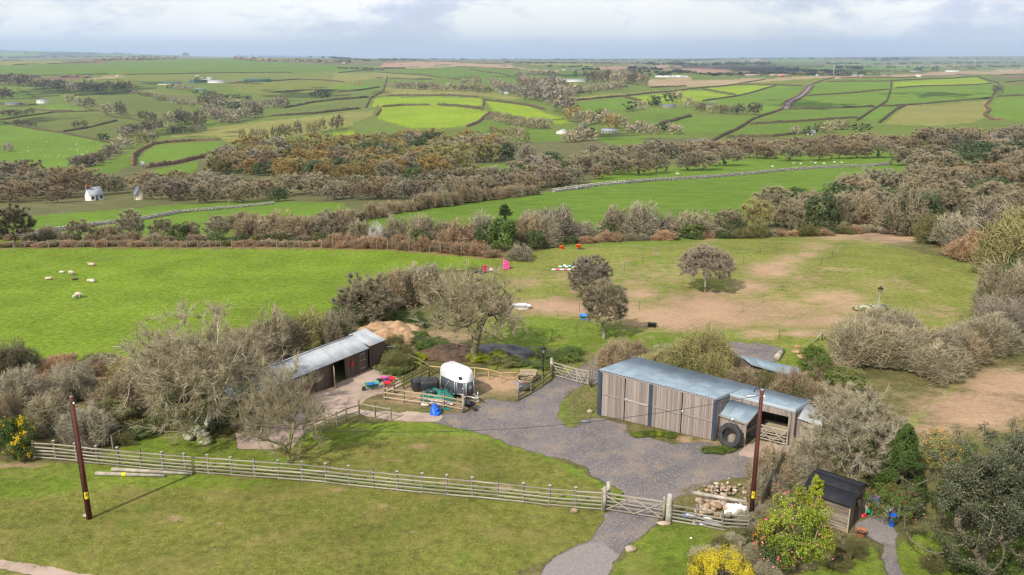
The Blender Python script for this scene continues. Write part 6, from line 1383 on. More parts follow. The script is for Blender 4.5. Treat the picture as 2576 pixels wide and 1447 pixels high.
# ---------------------------------------------------------------- stable block
def stable():
 z1,z2 = 2.15,3.05
 A = at_z('s',515,905,z1); B = at_z('s',2018,298,z1); R0 = at_z('s',300,700,z2); R1 = at_z('s',1755,182,z2)
 u = Vector((B.x - A.x,B.y - A.y,0)).normalized(); n = Vector((-u.y,u.x,0))
 Bp = Vector((B.x,B.y,0)); L = (B - A).length + 1.6; A = Vector((B.x,B.y,z1)) - u * L; wd = max(2.0,min(3.2,(Vector((R1.x,R1.y,0)) - Bp).dot(n)))
 zr = z2; R1 = Vector((B.x,B.y,zr)) + n * wd; R0 = Vector((A.x,A.y,zr)) + n * wd; K1 = Vector((B.x,B.y,2.3)) + n * (wd * 1.75); K0 = Vector((A.x,A.y,2.3)) + n * (wd * 1.75)
 org = (B.x,B.y,0); o = thing('stable_block','long dark timber stable block under a pale corrugated roof','stable',org)
 sheet_roof(o,org,A,B,R1,R0,14,'roof_grey',6,amp=.02)
 sheet_roof(o,org,K0,K1,R1,R0,14,'roof_grey',6,amp=.02,odd={5: 'rooflight',8: 'rooflight',10: 'rooflight'})
 rc = MB(); rc.bar(tuple(R0 - Vector(org) + Vector((0,0,.03))),tuple(R1 - Vector(org) + Vector((0,0,.03))),.14,.05); rc.build('ridge_cap',MT['roof_grey'],o)
 g0 = Vector((A.x,A.y,0)) + n * .25; g1 = Vector((B.x,B.y,0)) + n * .25; tt = (g1 - g0).length
 seg = [(0,.40,26,0),(.40,.455,4,1),(.455,.515,0,2),(.515,.64,8,0),(.64,.70,4,3),(.70,.80,0,4),(.80,.87,5,0),(.87,1,8,0)]
 for a,b,k,kind in seg:
  pa,pb = g0.lerp(g1,a),g0.lerp(g1,b)
  if kind in (0,1): wall_boards(o,org,pa,pb,z1 - .05,z1 - .05,k,'dark_wood',rs=random.Random(int(a * 100)))
  if kind == 2:
   wall_boards(o,org,pa,pb,1.15,1.15,5,'dark_wood'); pbar('door_head',o,(*pa[:2],z1 - .1),(*pb[:2],z1 - .1),.06,.12,'dark_wood',org)
  if kind == 3:
   d = link('open_door',None,o); hb = pb - n * .08 ; ha = hb - n * .75 - u * .55; wall_boards(d,org,ha,hb,1.95,1.95,6,'pallet_wood'); wall_boards(o,org,pa,pb,z1 - .05,z1 - .05,4,'dark_wood')
  if kind == 4: pbar('door_head',o,(*pa[:2],z1 - .1),(*pb[:2],z1 - .1),.06,.12,'dark_wood',org)
 pa,pb = g0.lerp(g1,.40) - n * .06,g0.lerp(g1,.455) - n * .06
 hd = link('window_shutter',None,o); wall_boards(hd,org,pa,pb,1.95,1.95,5,'pallet_wood',zb=1.15)
 dd = link('stable_door',None,o); wall_boards(dd,org,g0.lerp(g1,.88) - n * .05,g0.lerp(g1,.97) - n * .05,2.0,2.0,6,'dark_wood',zb=.08)
 for z in (.45,1.2,1.8): pbar('hinge',dd,(*(g0.lerp(g1,.97) - n * .10)[:2],z),(*(g0.lerp(g1,.93) - n * .10)[:2],z),.02,.05,'galv',org)
 w2 = wd * 1.75 - .25; h0,h1 = g0 + n * (w2),g1 + n * (w2)
 wall_boards(o,org,h1,h0,2.2,2.2,60,'dark_wood')
 wall_boards(o,org,h0,g0,2.2,2.1,16,'mossy_wood'); wall_boards(o,org,g1,h1,2.1,2.25,16,'dark_wood')
 fl = MB(); fl.box((0,0,0),(1,1,1))
 # the taller store on the end
 E1 = at_z('s',2222,198,2.45); E2 = at_z('s',1830,118,2.75)
 s_ = thing('timber_store','dark plank store with pale roof joined to the end of the stables','shed',(B.x,B.y,0))
 lenE = max(2.2,(Vector((E1.x,E1.y,0)) - Bp).dot(u)); e0 = Vector((B.x,B.y,0)) + u * .04 + n * .12; e1 = e0 + u * lenE; dep = wd * 1.25
 sheet_roof(s_,org,e0 + Vector((0,0,2.32)) - n * .15,e1 + Vector((0,0,2.32)) - n * .15,e1 + n * dep + Vector((0,0,2.95)),e0 + n * dep + Vector((0,0,2.95)),3,'roof_grey',6,amp=.02)
 wall_boards(s_,org,e0 + u * .05,e1 - u * .05,2.25,2.25,14,'dark_wood'); wall_boards(s_,org,e1 - u * .05,e1 - u * .05 + n * dep,2.25,2.85,16,'dark_wood'); wall_boards(s_,org,e1 - u * .05 + n * dep,e0 + n * dep,2.8,2.8,14,'dark_wood')
 pbar('door_bar',s_,tuple(e1 - n * .1 + Vector((0,0,1.6))),tuple(e1 + u * .9 - n * .5 + Vector((0,0,1.45))),.04,.05,'galv',org)
 # rugs hanging on the front
 for t,z,w,hh,m_,lb in ((.485,1.2,.75,.75,'fabric_red','red and blue horse rug hanging over the stable half door'),(.855,1.45,.25,.45,'red_plastic','red headcollar hung on the stable wall by the dark doorway'),(.30,1.2,.6,.7,'fabric_blue','blue horse rug hung on the stable wall behind the bare tree')):
  p = g0.lerp(g1,t) - n * .10; b = MB(); k = 8; V = []
  for i in range(k + 1):
   for j in range(5):
    f = j / 4; V.append(((i / k - .5) * w * (1 - .25 * f * f),-.03 - .05 * math.sin(i * 1.9 + j) * f,-hh * f - .05 * math.sin(i * .9)))
    V.append(((i / k - .5) * w * (1 - .25 * f * f),.02 - .05 * math.sin(i * 1.9 + j) * f,-hh * f - .05 * math.sin(i * .9)))
  Q = []
  for i in range(k):
   for j in range(4):
    a = (i * 5 + j) * 2; c = a + 10; Q += [(a,c,c + 2,a + 2),(a + 1,a + 3,c + 3,c + 1)]
  b.add(V,Q); r = b.build('horse_rug' if w > .4 else 'headcollar',MT[m_]); r.location = (p.x,p.y,z); r.rotation_euler.z = math.atan2(u.y,u.x); tag(r,lb,'rug' if w > .4 else 'headcollar')
 return u,n,g0,g1
stable()
# ---------------------------------------------------------------- horse trailer
def icos(c,r,seed=0,rough=0.0,sub=1,sc=(1,1,1)):
 import bmesh
 bm = bmesh.new(); bmesh.ops.create_icosphere(bm,subdivisions=sub,radius=1.0)
 rs = np.random.RandomState(seed); V = np.array([tuple(v.co) for v in bm.verts]); T = np.array([[v.index for v in f.verts] for f in bm.faces]); bm.free()
 V = V * (1 + rs.uniform(-rough,rough,(len(V),1))) * np.array(sc) * r + np.array(c); return V,T
def trailer():
 back = gk('t',935,525); front = gk('t',1100,525)
 C0 = gk('t',1035,515); ang = R(-62)     # drawbar points towards the camera and to the right
 o = thing('horse_trailer','white and dark grey horse trailer with twin wheels parked by the rails','trailer',(C0.x - .55,C0.y + .55,0),R(-47))
 # local x: towards the drawbar, y: left side of travel, z up
 Lb,W,zf,zt = 2.9,1.72,.42,2.55
 def outline(t):    # plan: rear square,nose tapered
  return [(-Lb / 2,-W / 2 * t),(Lb / 2 - .95,-W / 2 * t),(Lb / 2 + .0,-.40 * t),(Lb / 2 + .0,.40 * t),(Lb / 2 - .95,W / 2 * t),(-Lb / 2,W / 2 * t)]
 b = MB(); b.prism(outline(1),zf,1.62); b.build('body',MT['grey_panel'],o)
 r = MB(); rings = [(1.02,1.60,0),(1.02,2.02,0),(.99,2.22,.04),(.90,2.42,.10),(.72,2.54,.18),(.40,2.60,.26)]; V = []; Q = []
 for t,z,sl in rings:
  for x,y in outline(1): V.append(((x) * (1 - sl * .12) - sl * .18,y * t / 1.0,z))
 m = 6
 for i in range(len(rings) - 1):
  for j in range(m): Q.append((i * m + j,i * m + (j + 1) % m,(i + 1) * m + (j + 1) % m,(i + 1) * m + j))
 r.add(V,Q,[((len(rings) - 1) * m,(len(rings) - 1) * m + j,(len(rings) - 1) * m + j + 1) for j in range(1,m - 1)]); ro = r.build('roof',MT['white'],o,True)
 for side in (-1,1):
  y = side * (W / 2 + .012)
  f = link('side_frame',None,o)
  for a,c in (((-Lb / 2 + .02,zf),(-Lb / 2 + .02,1.62)),((Lb / 2 - .97,zf),(Lb / 2 - .97,1.62)),((-Lb / 2,zf + .03),(Lb / 2 - .95,zf + .03)),((-Lb / 2,1.62),(Lb / 2 - .95,1.62))):
   q = MB(); q.bar((a[0],y,a[1]),(c[0],y,c[1]),.05,.05); q.build('frame_bar',MT['galv'],f)
  q = MB(); q.bar((-.95,y,.60),(-.25,y + side * .02,1.45),.04,.04); q.build('gas_strut',MT['galv'],f)
  # groom's door on the angled nose panel
  a_ = Vector((Lb / 2 - .95,side * W / 2,0)); c_ = Vector((Lb / 2,side * .40,0)); u_ = (c_ - a_).normalized(); n_ = Vector((-u_.y * side * -1,u_.x * side,0))
  if n_.dot(Vector((1,side,0))) < 0: n_ = -n_
  m_ = (a_ + c_) / 2 + n_ * .02; d = MB(); d.quad(*[tuple(m_ + u_ * a + Vector((0,0,z))) for a,z in ((-.33,.52),(.33,.52),(.33,1.56),(-.33,1.56))]); do = d.build('groom_door',MT['grey_panel'],o)
  for t0,z0,t1,z1 in ((-.33,.52,-.33,1.56),(.33,.52,.33,1.56),(-.33,1.56,.33,1.56),(-.33,.52,.33,.52)):
   q = MB(); q.bar(tuple(m_ + u_ * t0 + Vector((0,0,z0))),tuple(m_ + u_ * t1 + Vector((0,0,z1))),.055,.045); q.build('door_trim',MT['galv'],do)
  q = MB(); q.bar(tuple(m_ + u_ * .24 + n_ * .03 + Vector((0,0,1.0))),tuple(m_ + u_ * .24 + n_ * .03 + Vector((0,0,1.15))),.04,.04); q.build('handle',MT['white'],do)
  # mudguards and wheels
  for x in (-.75,-.02):
   w = link('wheel',None,o,(x,side * (W / 2 + .03),.30),(math.pi / 2,0,0))
   t = MB(); t.lathe([(.17,-.09),(.28,-.10),(.30,-.05),(.30,.05),(.28,.10),(.17,.09),(.17,-.09)],20); t.build('tyre',MT['rubber'],w,True)
   h = MB(); h.lathe([(0,-.07 * side),(.12,-.07 * side),(.17,-.10 * side),(.175,0)],14); h.build('rim',MT['galv'],w,True)
  g2 = MB()
  for x in (-.75,-.02):
   pts = [(x + .36 * math.cos(t),.32 + .36 * math.sin(t)) for t in np.linspace(math.pi * 1.0,0,9)]
   for (xa,za),(xb,zb) in zip(pts[:-1],pts[1:]): g2.bar((xa,side * (W / 2 + .05),za),(xb,side * (W / 2 + .05),zb),.24,.03)
  g2.build('mudguard',MT['paint_slate'],o)
 # nose panels: vertical seams, oval window, round badge with a white propeller-like mark
 def nose(yc,z):   # point on the slanted left and right nose facets / front facet
  return yc,z
 fx = Lb / 2 + .012
 for s in (-1,1):
  q = MB(); q.bar((Lb / 2 + .0,s * .41,zf),(Lb / 2,s * .41,1.62),.05,.05); q.build('corner_trim',MT['galv'],o)
  # facet between (Lb/2-.75, W/2) and (Lb/2, .38)
  a = Vector((Lb / 2 - .95,s * W / 2,0)); c = Vector((Lb / 2,s * .40,0)); u = (c - a).normalized(); nn = Vector((abs(u.y),s * abs(u.x),0)); mid = (a + c) / 2 + nn * .012
  fw = MB(); fw.add([tuple(mid + u * .17 * math.cos(t) + Vector((0,0,1.98 + .16 * math.sin(t))) + nn * .03) for t in np.linspace(0,2 * math.pi,14,endpoint=False)] + [tuple(mid + Vector((0,0,1.98)) + nn * .03)],None,[(14,i,(i + 1) % 14) for i in range(14)]); fw.build('side_window',MT['glass'],o)
  q = MB(); q.bar(tuple(mid + u * .47 + Vector((0,0,.5))),tuple(mid + u * .47 + Vector((0,0,1.55))),.03,.03); q.build('grab_rail',MT['galv'],o)
 # emblem: white ring with three blades on the front facet
 e = MB(); c = Vector((fx + .012,0,1.12)); k = 18
 for i in range(k):
  t0,t1 = 2 * math.pi * i / k,2 * math.pi * (i + 1) / k
  e.quad(*[(c.x,c.y + rr * math.cos(t),c.z + rr * math.sin(t)) for rr,t in ((.155,t0),(.155,t1),(.13,t1),(.13,t0))])
 for i in range(3):
  t = math.pi / 2 + 2 * math.pi * i / 3; e.add([(c.x,c.y + .02 * math.cos(t),c.z + .02 * math.sin(t)),(c.x,c.y + .12 * math.cos(t - .42),c.z + .12 * math.sin(t - .42)),(c.x,c.y + .12 * math.cos(t + .42),c.z + .12 * math.sin(t + .42))],None,[(0,1,2)])
 e.build('round_emblem',MT['white'],o)
 dk = MB(); dk.box((fx + .006,0,.74),(.012,.16,.05)); dk.build('number_plate_light',MT['red_plastic'],o)
 db = MB(); db.bar((Lb / 2 - .3,-.45,.42),(Lb / 2 + 1.15,0,.45),.07,.10); db.bar((Lb / 2 - .3,.45,.42),(Lb / 2 + 1.15,0,.45),.07,.10); db.bar((-Lb / 2,-.5,.38),(Lb / 2,-.5,.38),.08,.1); db.bar((-Lb / 2,.5,.38),(Lb / 2,.5,.38),.08,.1); db.build('drawbar',MT['galv'],o)
 hc = MB(); hc.tube([(Lb / 2 + 1.1,0,.47),(Lb / 2 + 1.45,0,.50)],[.06,.05],8); hc.build('coupling',MT['iron_black'],o)
 jw = MB(); jw.tube([(Lb / 2 + .85,.12,.0),(Lb / 2 + .85,.12,.95)],.035,8); jw.lathe([(0,-.03),(.12,-.03),(.12,.03),(0,.03)],12,(Lb / 2 + .85,.12,.12)); jw.build('jockey_wheel',MT['galv'],o)
 rp = MB(); rp.box((-Lb / 2 - .03,0,1.0),(.05,W - .06,1.15)); rp.build('rear_ramp',MT['grey_panel'],o)
trailer()
# ---------------------------------------------------------------- things about the yard
def bucket(at,r,h,mat,lb,name='bucket',handle=True,fill=None,cat=None):
 q = g(*at) if not isinstance(at,Vector) else at; o = thing(name,lb,cat or 'bucket',tuple(q)); b = MB()
 b.lathe([(0,.015),(r * .72,0),(r * .72,.02),(r,h),(r * 1.06,h),(r * 1.06,h - .03),(r * .95,h - .01),(r * .68,.04),(0,.04)],16); b.build('tub',MT[mat],o,True)
 if handle:
  hd = MB()
  for s in (-1,1): hd.tube([(s * r * .98,-r * .3,h - .02),(s * r * 1.22,-r * .12,h + .04),(s * r * 1.22,r * .12,h + .04),(s * r * .98,r * .3,h - .02)],.015,6)
  hd.build('handles',MT[mat],o)
 if fill: f = MB(); f.lathe([(r * .86,h * .6),(r * .5,h * .72),(0,h * .75)],12); f.build('contents',MT[fill],o,True)
 return o
bucket(p1('t',185,392),.30,.36,'red_plastic','nearer bright red bucket on the stable yard'); bucket(p1('t',235,345),.30,.36,'red_plastic','farther bright red bucket beside the blue one')
bucket(p1('t',152,328),.26,.30,'pink_plastic','pink bucket left of the small blue bucket'); bucket(p1('t',182,330),.17,.24,'blue_plastic','small blue bucket between the pink and red buckets'); bucket(p1('t',102,345),.22,.24,'black_plastic','small black bucket left of the pink one')
bucket(p1('t',170,185),.16,.22,'pink_plastic','pale pink bucket under the overgrown bush'); bucket(p1('t',155,212),.15,.2,'fabric_blue','purple-blue bucket by the overgrown bush')
bucket((1470,803),.55,.50,'lblue_plastic','big blue tub in the paddock left of the small tree','tub',cat='tub')
bucket((1635,822),.30,.42,'black_plastic','left one of two black tubs at the bare track','tub',cat='tub'); bucket((1645,823),.30,.42,'black_plastic','right one of two black tubs at the bare track','tub',cat='tub')
def barrow(at,rz,tray,lb,load=None):
 q = g(*at); o = thing('wheelbarrow',lb,'wheelbarrow',tuple(q),rz); b = MB()
 for (x0,x1,y,z) in (): pass
 b.add([(-.40,-.25,.30),(.38,-.22,.30),(.38,.22,.30),(-.40,.25,.30),(-.62,-.38,.62),(.62,-.34,.58),(.62,.34,.58),(-.62,.38,.62)],[(0,3,2,1),(0,1,5,4),(1,2,6,5),(2,3,7,6),(3,0,4,7),(0,1,2,3)]); b.build('tray',MT[tray],o)
 f = MB()
 for s in (-1,1): f.tube([(-1.05,s * .30,.55),(-.4,s * .22,.28),(.72,s * .06,.2)],.02,6); f.tube([(-.35,s * .24,.28),(-.40,s * .24,0.0)],.018,6)
 f.build('frame',MT['green_plastic' if tray == 'teal_plastic' else 'iron_black'],o)
 w = MB(); w.lathe([(.10,-.045),(.19,-.045),(.20,0),(.19,.045),(.10,.045),(.0,.04),(0,-.04),(.1,-.045)],16); link('wheel',w.mesh('wheel',MT['rubber'],True),o,(.72,0,.2),(math.pi / 2,0,0))
 if load: V,T = icos((0,0,.50),.34,4,.2,1,(1,.7,.5)); link('load',mesh_np('load',V,T,MT[load],True),o)
barrow(p1('t',25,430),R(200),'teal_plastic','teal wheelbarrow carrying something blue on the stable yard','blue_plastic'); barrow(p1('t',1070,640),R(-40),'iron_black','dark wheelbarrow parked below the trailer drawbar')
def bale(at,rz,lb,s=1.0,seed=1):
 q = g(*at); V,T = icos((0,0,0),1,seed,0.0,3); V = np.sign(V) * np.abs(V) ** .42 * np.array([.72,.52,.52]) * s; rs = np.random.RandomState(seed)
 V += rs.normal(0,.012,V.shape) + .035 * np.sin(V[:,[1,2,0]] * 9 + seed); V[:,2] += .5 * s; o = link('wrapped_bale',mesh_np('wrapped_bale',V,T,MT['black_plastic'],True),None,tuple(q),(0,0,rz)); tag(o,lb,'bale')
bale(p1('t',545,430),R(20),'black-wrapped hay bale at the back left of the pair',1.05,1); bale(p1('t',650,445),R(12),'black-wrapped hay bale nearest the trailer',1.15,2)
def draped(name,lb,at,w,d,h,mat,seed,cat,rz=0,k=18,noise_=.22):
 q = g(*at); rs = np.random.RandomState(seed); V = []; ph = rs.uniform(0,6,8)
 for i in range(k + 1):
  for j in range(k + 1):
   x,y = i / k * 2 - 1,j / k * 2 - 1; e = max(0,1 - (abs(x) ** 3 + abs(y) ** 3)); z = h * e ** .5 * (1 + noise_ * math.sin(5 * x + ph[0]) * math.sin(4 * y + ph[1]) + noise_ * .7 * math.sin(9 * x + ph[2] + 4 * y)) + .01
   V.append((x * w / 2 * (1 + .12 * math.sin(6 * y + ph[3])),y * d / 2 * (1 + .12 * math.sin(5 * x + ph[4])),z + rs.uniform(0,.03 + .07 * h * (mat in ('dung','compost')))))
 I = np.arange((k + 1) ** 2).reshape(k + 1,k + 1); Q = np.stack([I[:-1,:-1],I[1:,:-1],I[1:,1:],I[:-1,1:]],-1).reshape(-1,4)
 o = link(name,mesh_np(name,V,Q,MT[mat],True),None,tuple(q),(0,0,rz)); return tag(o,lb,cat)
draped('tarpaulin','green tarpaulin thrown over the heap behind the brown rails',p1('t',745,520),2.9,1.8,.62,'tarp',3,'tarpaulin',R(-15)); draped('tarpaulin','loose corner of green sheeting trailing on the ground',p1('t',640,560),1.1,1.6,.35,'tarp',4,'tarpaulin',R(-30))
draped('tarpaulin','scrap of green sheeting by the blue mounting block',p1('t',820,640),.8,.5,.06,'tarp',14,'tarpaulin')
for i,(x,y,z,a) in enumerate([(620,585,0,10),(680,590,0,-5),(740,600,0,8),(640,580,.2,0),(710,590,.2,12),(800,610,0,20),(790,600,.2,-8),(600,605,0,-12),(860,600,0,0)]):
 q = gk('t',x,y); V,T = icos((0,0,0),1,i,.05,2,(1,1,1)); V = np.sign(V) * np.abs(V) ** .6 * np.array([.38,.22,.12]); o = link('feed_sack',mesh_np('feed_sack',V,T,MT['sack'],True),None,(q.x,q.y,.12 + z),(0,0,R(a))); tag(o,'%s pale sack from the left of the pile under the green tarpaulin' % ordn(i),'sack','sacks stacked under the tarpaulin')
b = MB(); b.tube([(-.42,0,.7),(.42,0,.7)],.15,12); q = gk('t',668,540); o = b.build('plastic_roll',MT['black_plastic'],smooth=True); o.location = (q.x,q.y,0); o.rotation_euler.z = -.2; tag(o,'roll of dark sheeting lying on top of the tarpaulin','roll')
def mounting_block():
 q = gk('t',712,695); o = thing('mounting_block','bright blue plastic mounting block at the end of the rails','mounting block',tuple(q),R(-18)); b = MB()
 b.add([(-.36,-.32,0),(.32,-.34,0),(.36,.30,0),(-.34,.32,0),(-.26,-.24,.82),(.0,-.24,.82),(.0,.26,.82),(-.26,.26,.82)],[(0,1,5,4),(1,2,6,5),(2,3,7,6),(3,0,4,7),(4,5,6,7)]); b.build('block',MT['blue_plastic'],o)
 s = MB(); s.box((.27,0,.14),(.26,.56,.28)); s.box((.14,0,.42),(.22,.52,.28)); s.build('steps',MT['blue_plastic'],o)
mounting_block()
def pallet_stack():
 q = gk('t',1700,330); ang = R(-24)
 for i in range(5):
  o = thing('pallet','%s pallet counted up from the ground in the stack by the enclosure' % ordn(i),'pallet',(q.x + i * .03,q.y + (i % 2) * .05,.02 + i * .16),ang + (R(14) if i == 4 else 0) + i * .02,'pallets stacked in the enclosure',(1.25,1.25,1.1))
  for j in range(7): link('slat',unit_box('pallet_wood'),o,(0,-.5 + j * .167,.125),None,(1.2,.095,.022))
  for j in range(3): link('bottom_board',unit_box('pallet_wood'),o,(0,-.5 + j * .5,.011),None,(1.2,.09,.02)); link('bearer',unit_box('pallet_wood'),o,(-.52 + j * .52,0,.068),None,(.1,1.1,.09))
pallet_stack()
q = gk('t',1680,435); b = MB(); b.box((0,0,.28),(1.25,.62,.52)); o = thing('storage_box','low grey box full of tools behind the mossy rails','box',tuple(q),R(10)); b.build('box',MT['grey_panel'],o)
for i,(x,a,m_) in enumerate(((-.3,.5,'lblue_plastic'),(-.1,.9,'galv'),(.1,1.2,'teal_plastic'),(.2,.7,'red_plastic'))): b = MB(); b.tube([(x,0,.5),(x - .7 * math.cos(a),.1,.5 + .5 * math.sin(a))],.035,6); b.build('tool_handle',MT[m_],o)
def lamp_post(at,lb,h,pale,scale=1.0):
 q = g(*at); o = thing('lamp_post',lb,'lamp post',tuple(q),.3,None,(scale,) * 3); b = MB(); b.lathe([(.14,0),(.14,.06),(.10,.12),(.085,.75),(.10,.8),(.06,.86),(.045,1.0)],12); b.build('base',MT['iron_black'],o,True)
 s = MB(); s.lathe([(.045,1.0),(.042,h - .75),(.07,h - .72),(.05,h - .66),(.03,h - .6)],12); s.build('shaft',MT['iron_pale' if pale else 'iron_black'],o,True)
 a = MB(); a.bar((-.24,0,h - .8),(.24,0,h - .8),.03); a.build('ladder_bar',MT['iron_black'],o)
 z = h - .55; gl = MB(); gl.add([(-.10,-.10,z),(.10,-.10,z),(.10,.10,z),(-.10,.10,z),(-.19,-.19,z + .36),(.19,-.19,z + .36),(.19,.19,z + .36),(-.19,.19,z + .36)],[(0,1,5,4),(1,2,6,5),(2,3,7,6),(3,0,4,7)]); lan = link('lantern',None,o); gl.build('pane',MT['lamp_glass'],lan)
 fr = MB()
 for sx in (-1,1):
  for sy in (-1,1): fr.bar((sx * .10,sy * .10,z),(sx * .195,sy * .195,z + .36),.02)
 fr.box((0,0,z - .01),(.24,.24,.03)); fr.build('lantern_frame',MT['iron_black'],lan)
 rf = MB(); rf.add([(-.24,-.24,z + .36),(.24,-.24,z + .36),(.24,.24,z + .36),(-.24,.24,z + .36),(-.07,-.07,z + .55),(.07,-.07,z + .55),(.07,.07,z + .55),(-.07,.07,z + .55),(0,0,z + .70)],[(0,1,5,4),(1,2,6,5),(2,3,7,6),(3,0,4,7),(0,3,2,1)],[(4,5,8),(5,6,8),(6,7,8),(7,4,8)]); rf.build('lantern_roof',MT['iron_black'],lan)
lamp_post((2207,795),'old-style lamp post with pale shaft standing alone in the paddock',3.35,True); lamp_post((1366,945),'black old-style lamp post beside the pallets',2.75,False)
# trough stone behind the paddock lamp
def rock(at,s,sc,mat,name,lb,seed,cat='rock',dz=0,group=None,rz=0,parent=None,rough=.16,sub=2):
 V,T = icos((0,0,0),1,seed,rough,sub,sc); V = V * s; V[:,2] += s * sc[2] * .55; me = mesh_np(name,V,T,MT[mat])
 q = g(*at) if not isinstance(at,Vector) else at; o = link(name,me,parent,(q.x,q.y,q.z + dz),(0,0,rz)); return tag(o,lb,cat,group) if lb else o
rock((2188,782),1.25,(1.5,.5,.42),'rock_moss','boulder','long grey boulder behind the paddock lamp post',3); rock((2218,778),.7,(1.2,.8,.55),'rock_moss','boulder','darker mossy boulder right of the paddock lamp post',4)
rock(p1('H',1710,990),.28,(1.1,.8,.6),'rock_tan','stone','tan stone on the lawn just before the drive gate',5,'stone'); rock(p1('H',2118,1266),.3,(1.2,.8,.55),'rock_pale','stone','pale stone at the right edge of the drive',6,'stone'); rock(p1('w',985,790),.32,(1.5,.7,.35),'rock_pale','stone','flat stone at the foot of the granite gatepost',8,'stone')
rock(p1('t',2385,680),.24,(1,.8,.8),'rock_pale','stone','white block in the grass by the plank barn corner',9,'stone'); rock(p1('t',2340,780),.32,(1.4,.8,.3),'slate','stone','dark slate slab on the grass edge near the barn corner',10,'stone')
rock(p1('G',628,1020),.2,(1.2,.8,.5),'rock_pale','stone','small pale stone at the foot of the left pole',11,'stone'); rock(p1('w',1330,975),.07,(1,1,.6),'white','stone','tiny white stone on the lawn right of the drive',12,'stone')
rj = random.Random(9)
for i in range(26):   # mossy boulders heaped below the big tree
 a = rj.uniform(0,6.28); r_ = rj.uniform(0,1) ** .6; x,y = 1450 + math.cos(a) * r_ * 100,455 + math.sin(a) * r_ * 55
 rock(p1('G',x,y),rj.uniform(.22,.42),(rj.uniform(.8,1.3),rj.uniform(.8,1.2),.8),'rock_moss','boulder','%s mossy boulder of the heap below the big tree' % ordn(i),40 + i,'rock',dz=max(0,(1 - r_)) * .45,group='mossy boulders heaped below the big tree',rz=rj.uniform(0,6))
rubble = []
for i in range(150):   # heap of rubble by the right pole: small pale stones behind,big tan ones in front
 back = i < 70
 x,y = (rj.gauss(1700,130),rj.gauss(400,45)) if back else (rj.uniform(1400,2040),rj.gauss(590,62))
 h = max(0,1 - ((x - 1720) / 330) ** 2) * (.55 if back else .35) * rj.uniform(.2,1)
 if not back and y < 480: y = 500
 rubble.append((x,y,h,back,i))
rubble.sort(); nb_ = [0,0]
for x,y,h,back,i in rubble:
 rock(p1('w',x,y),rj.uniform(.08,.16) if back else rj.uniform(.16,.30),(rj.uniform(.9,1.5),rj.uniform(.8,1.2),rj.uniform(.5,.9)),rj.choice(['rock_pale','rock_pale','rock_tan']) if back else rj.choice(['rock_tan','rock_tan','rock_pale']),'stone',('%s small pale stone from left in the rear of the rubble heap' if back else '%s large tan stone from left in the front of the rubble heap') % ordn(nb_[back]),100 + i,'stone',dz=h,group='small pale stones of the rubble heap' if back else 'large tan stones of the rubble heap',rz=rj.uniform(0,6),sub=1,rough=.2); nb_[back] += 1
a,c = gk('w',1345,520),gk('w',2030,680); b = MB(); b.tube([(0,0,.75),tuple((c - a) + Vector((0,0,.95)))],[.13,.10],9); o = b.build('timber_pole',MT['weathered_rail'],smooth=True); o.location = (a.x,a.y,0); tag(o,'pale timber pole laid across the rubble heap','pole')
draped('white_sack','torn white bulk bag on the rubble heap beside the pole',p1('w',1880,660),1.3,.8,.6,'white',8,'bag'); draped('white_sack','second white bulk bag close to the right pole',p1('w',1985,655),.8,.6,.5,'white',9,'bag')
for i,(x,y,w,m_) in enumerate([(1300,690,.5,'white'),(1245,690,.3,'lblue_plastic'),(1400,770,.5,'white'),(1470,790,.5,'galv'),(1560,780,.6,'slate_pale'),(1640,800,.6,'galv'),(1780,790,.5,'paint_slate'),(1900,760,.5,'rubber'),(1350,700,.9,'galv'),(1530,730,.7,'white')]):
 draped('plastic_scrap','%s scrap of plastic from the left behind the sloping rails' % ordn(i),p1('w',x,y),w,.35,.12,m_,60 + i,'rubbish',R(-12),6,.3)
# dung heap, compost heap under black sheet with tyres
draped('dung_heap','large straw-coloured dung heap behind the stable store',p1('E',370,1075),6.2,4.6,1.15,'dung',21,'dung heap',0,44,.22); draped('dung_heap','lower reddish part of the dung heap nearer the bush',p1('E',520,1090),4.0,2.4,.55,'dung',22,'dung heap',0,34,.15)
draped('compost_heap','brown compost heap left of the mossy tree',p1('E',830,1215),6.0,3.6,.75,'compost',23,'heap',0,34,.15); draped('plastic_sheet','crumpled shiny black plastic sheet right of the mossy tree',p1('E',1150,1205),6.8,4.6,.5,'black_plastic',24,'sheet',R(-4),40,.28)
for i,(x,y) in enumerate([(650,1225),(780,1205),(850,1225),(910,1222),(960,1235),(1070,1240),(1130,1250),(1260,1165)]):
 q = gk('E',x,y); b = MB(); b.lathe([(.17,.06),(.27,.02),(.31,.09),(.27,.17),(.17,.13),(.17,.06)],16); o = b.build('tyre',MT['rubber'],smooth=True); o.location = (q.x,q.y,.45 if 0 < i < 6 else .1); o.rotation_euler = (R(-22),R(i * 7 % 11),0); tag(o,'%s old tyre from the left weighing down the heap and sheet' % ordn(i),'tyre','tyres on the heap and sheet')
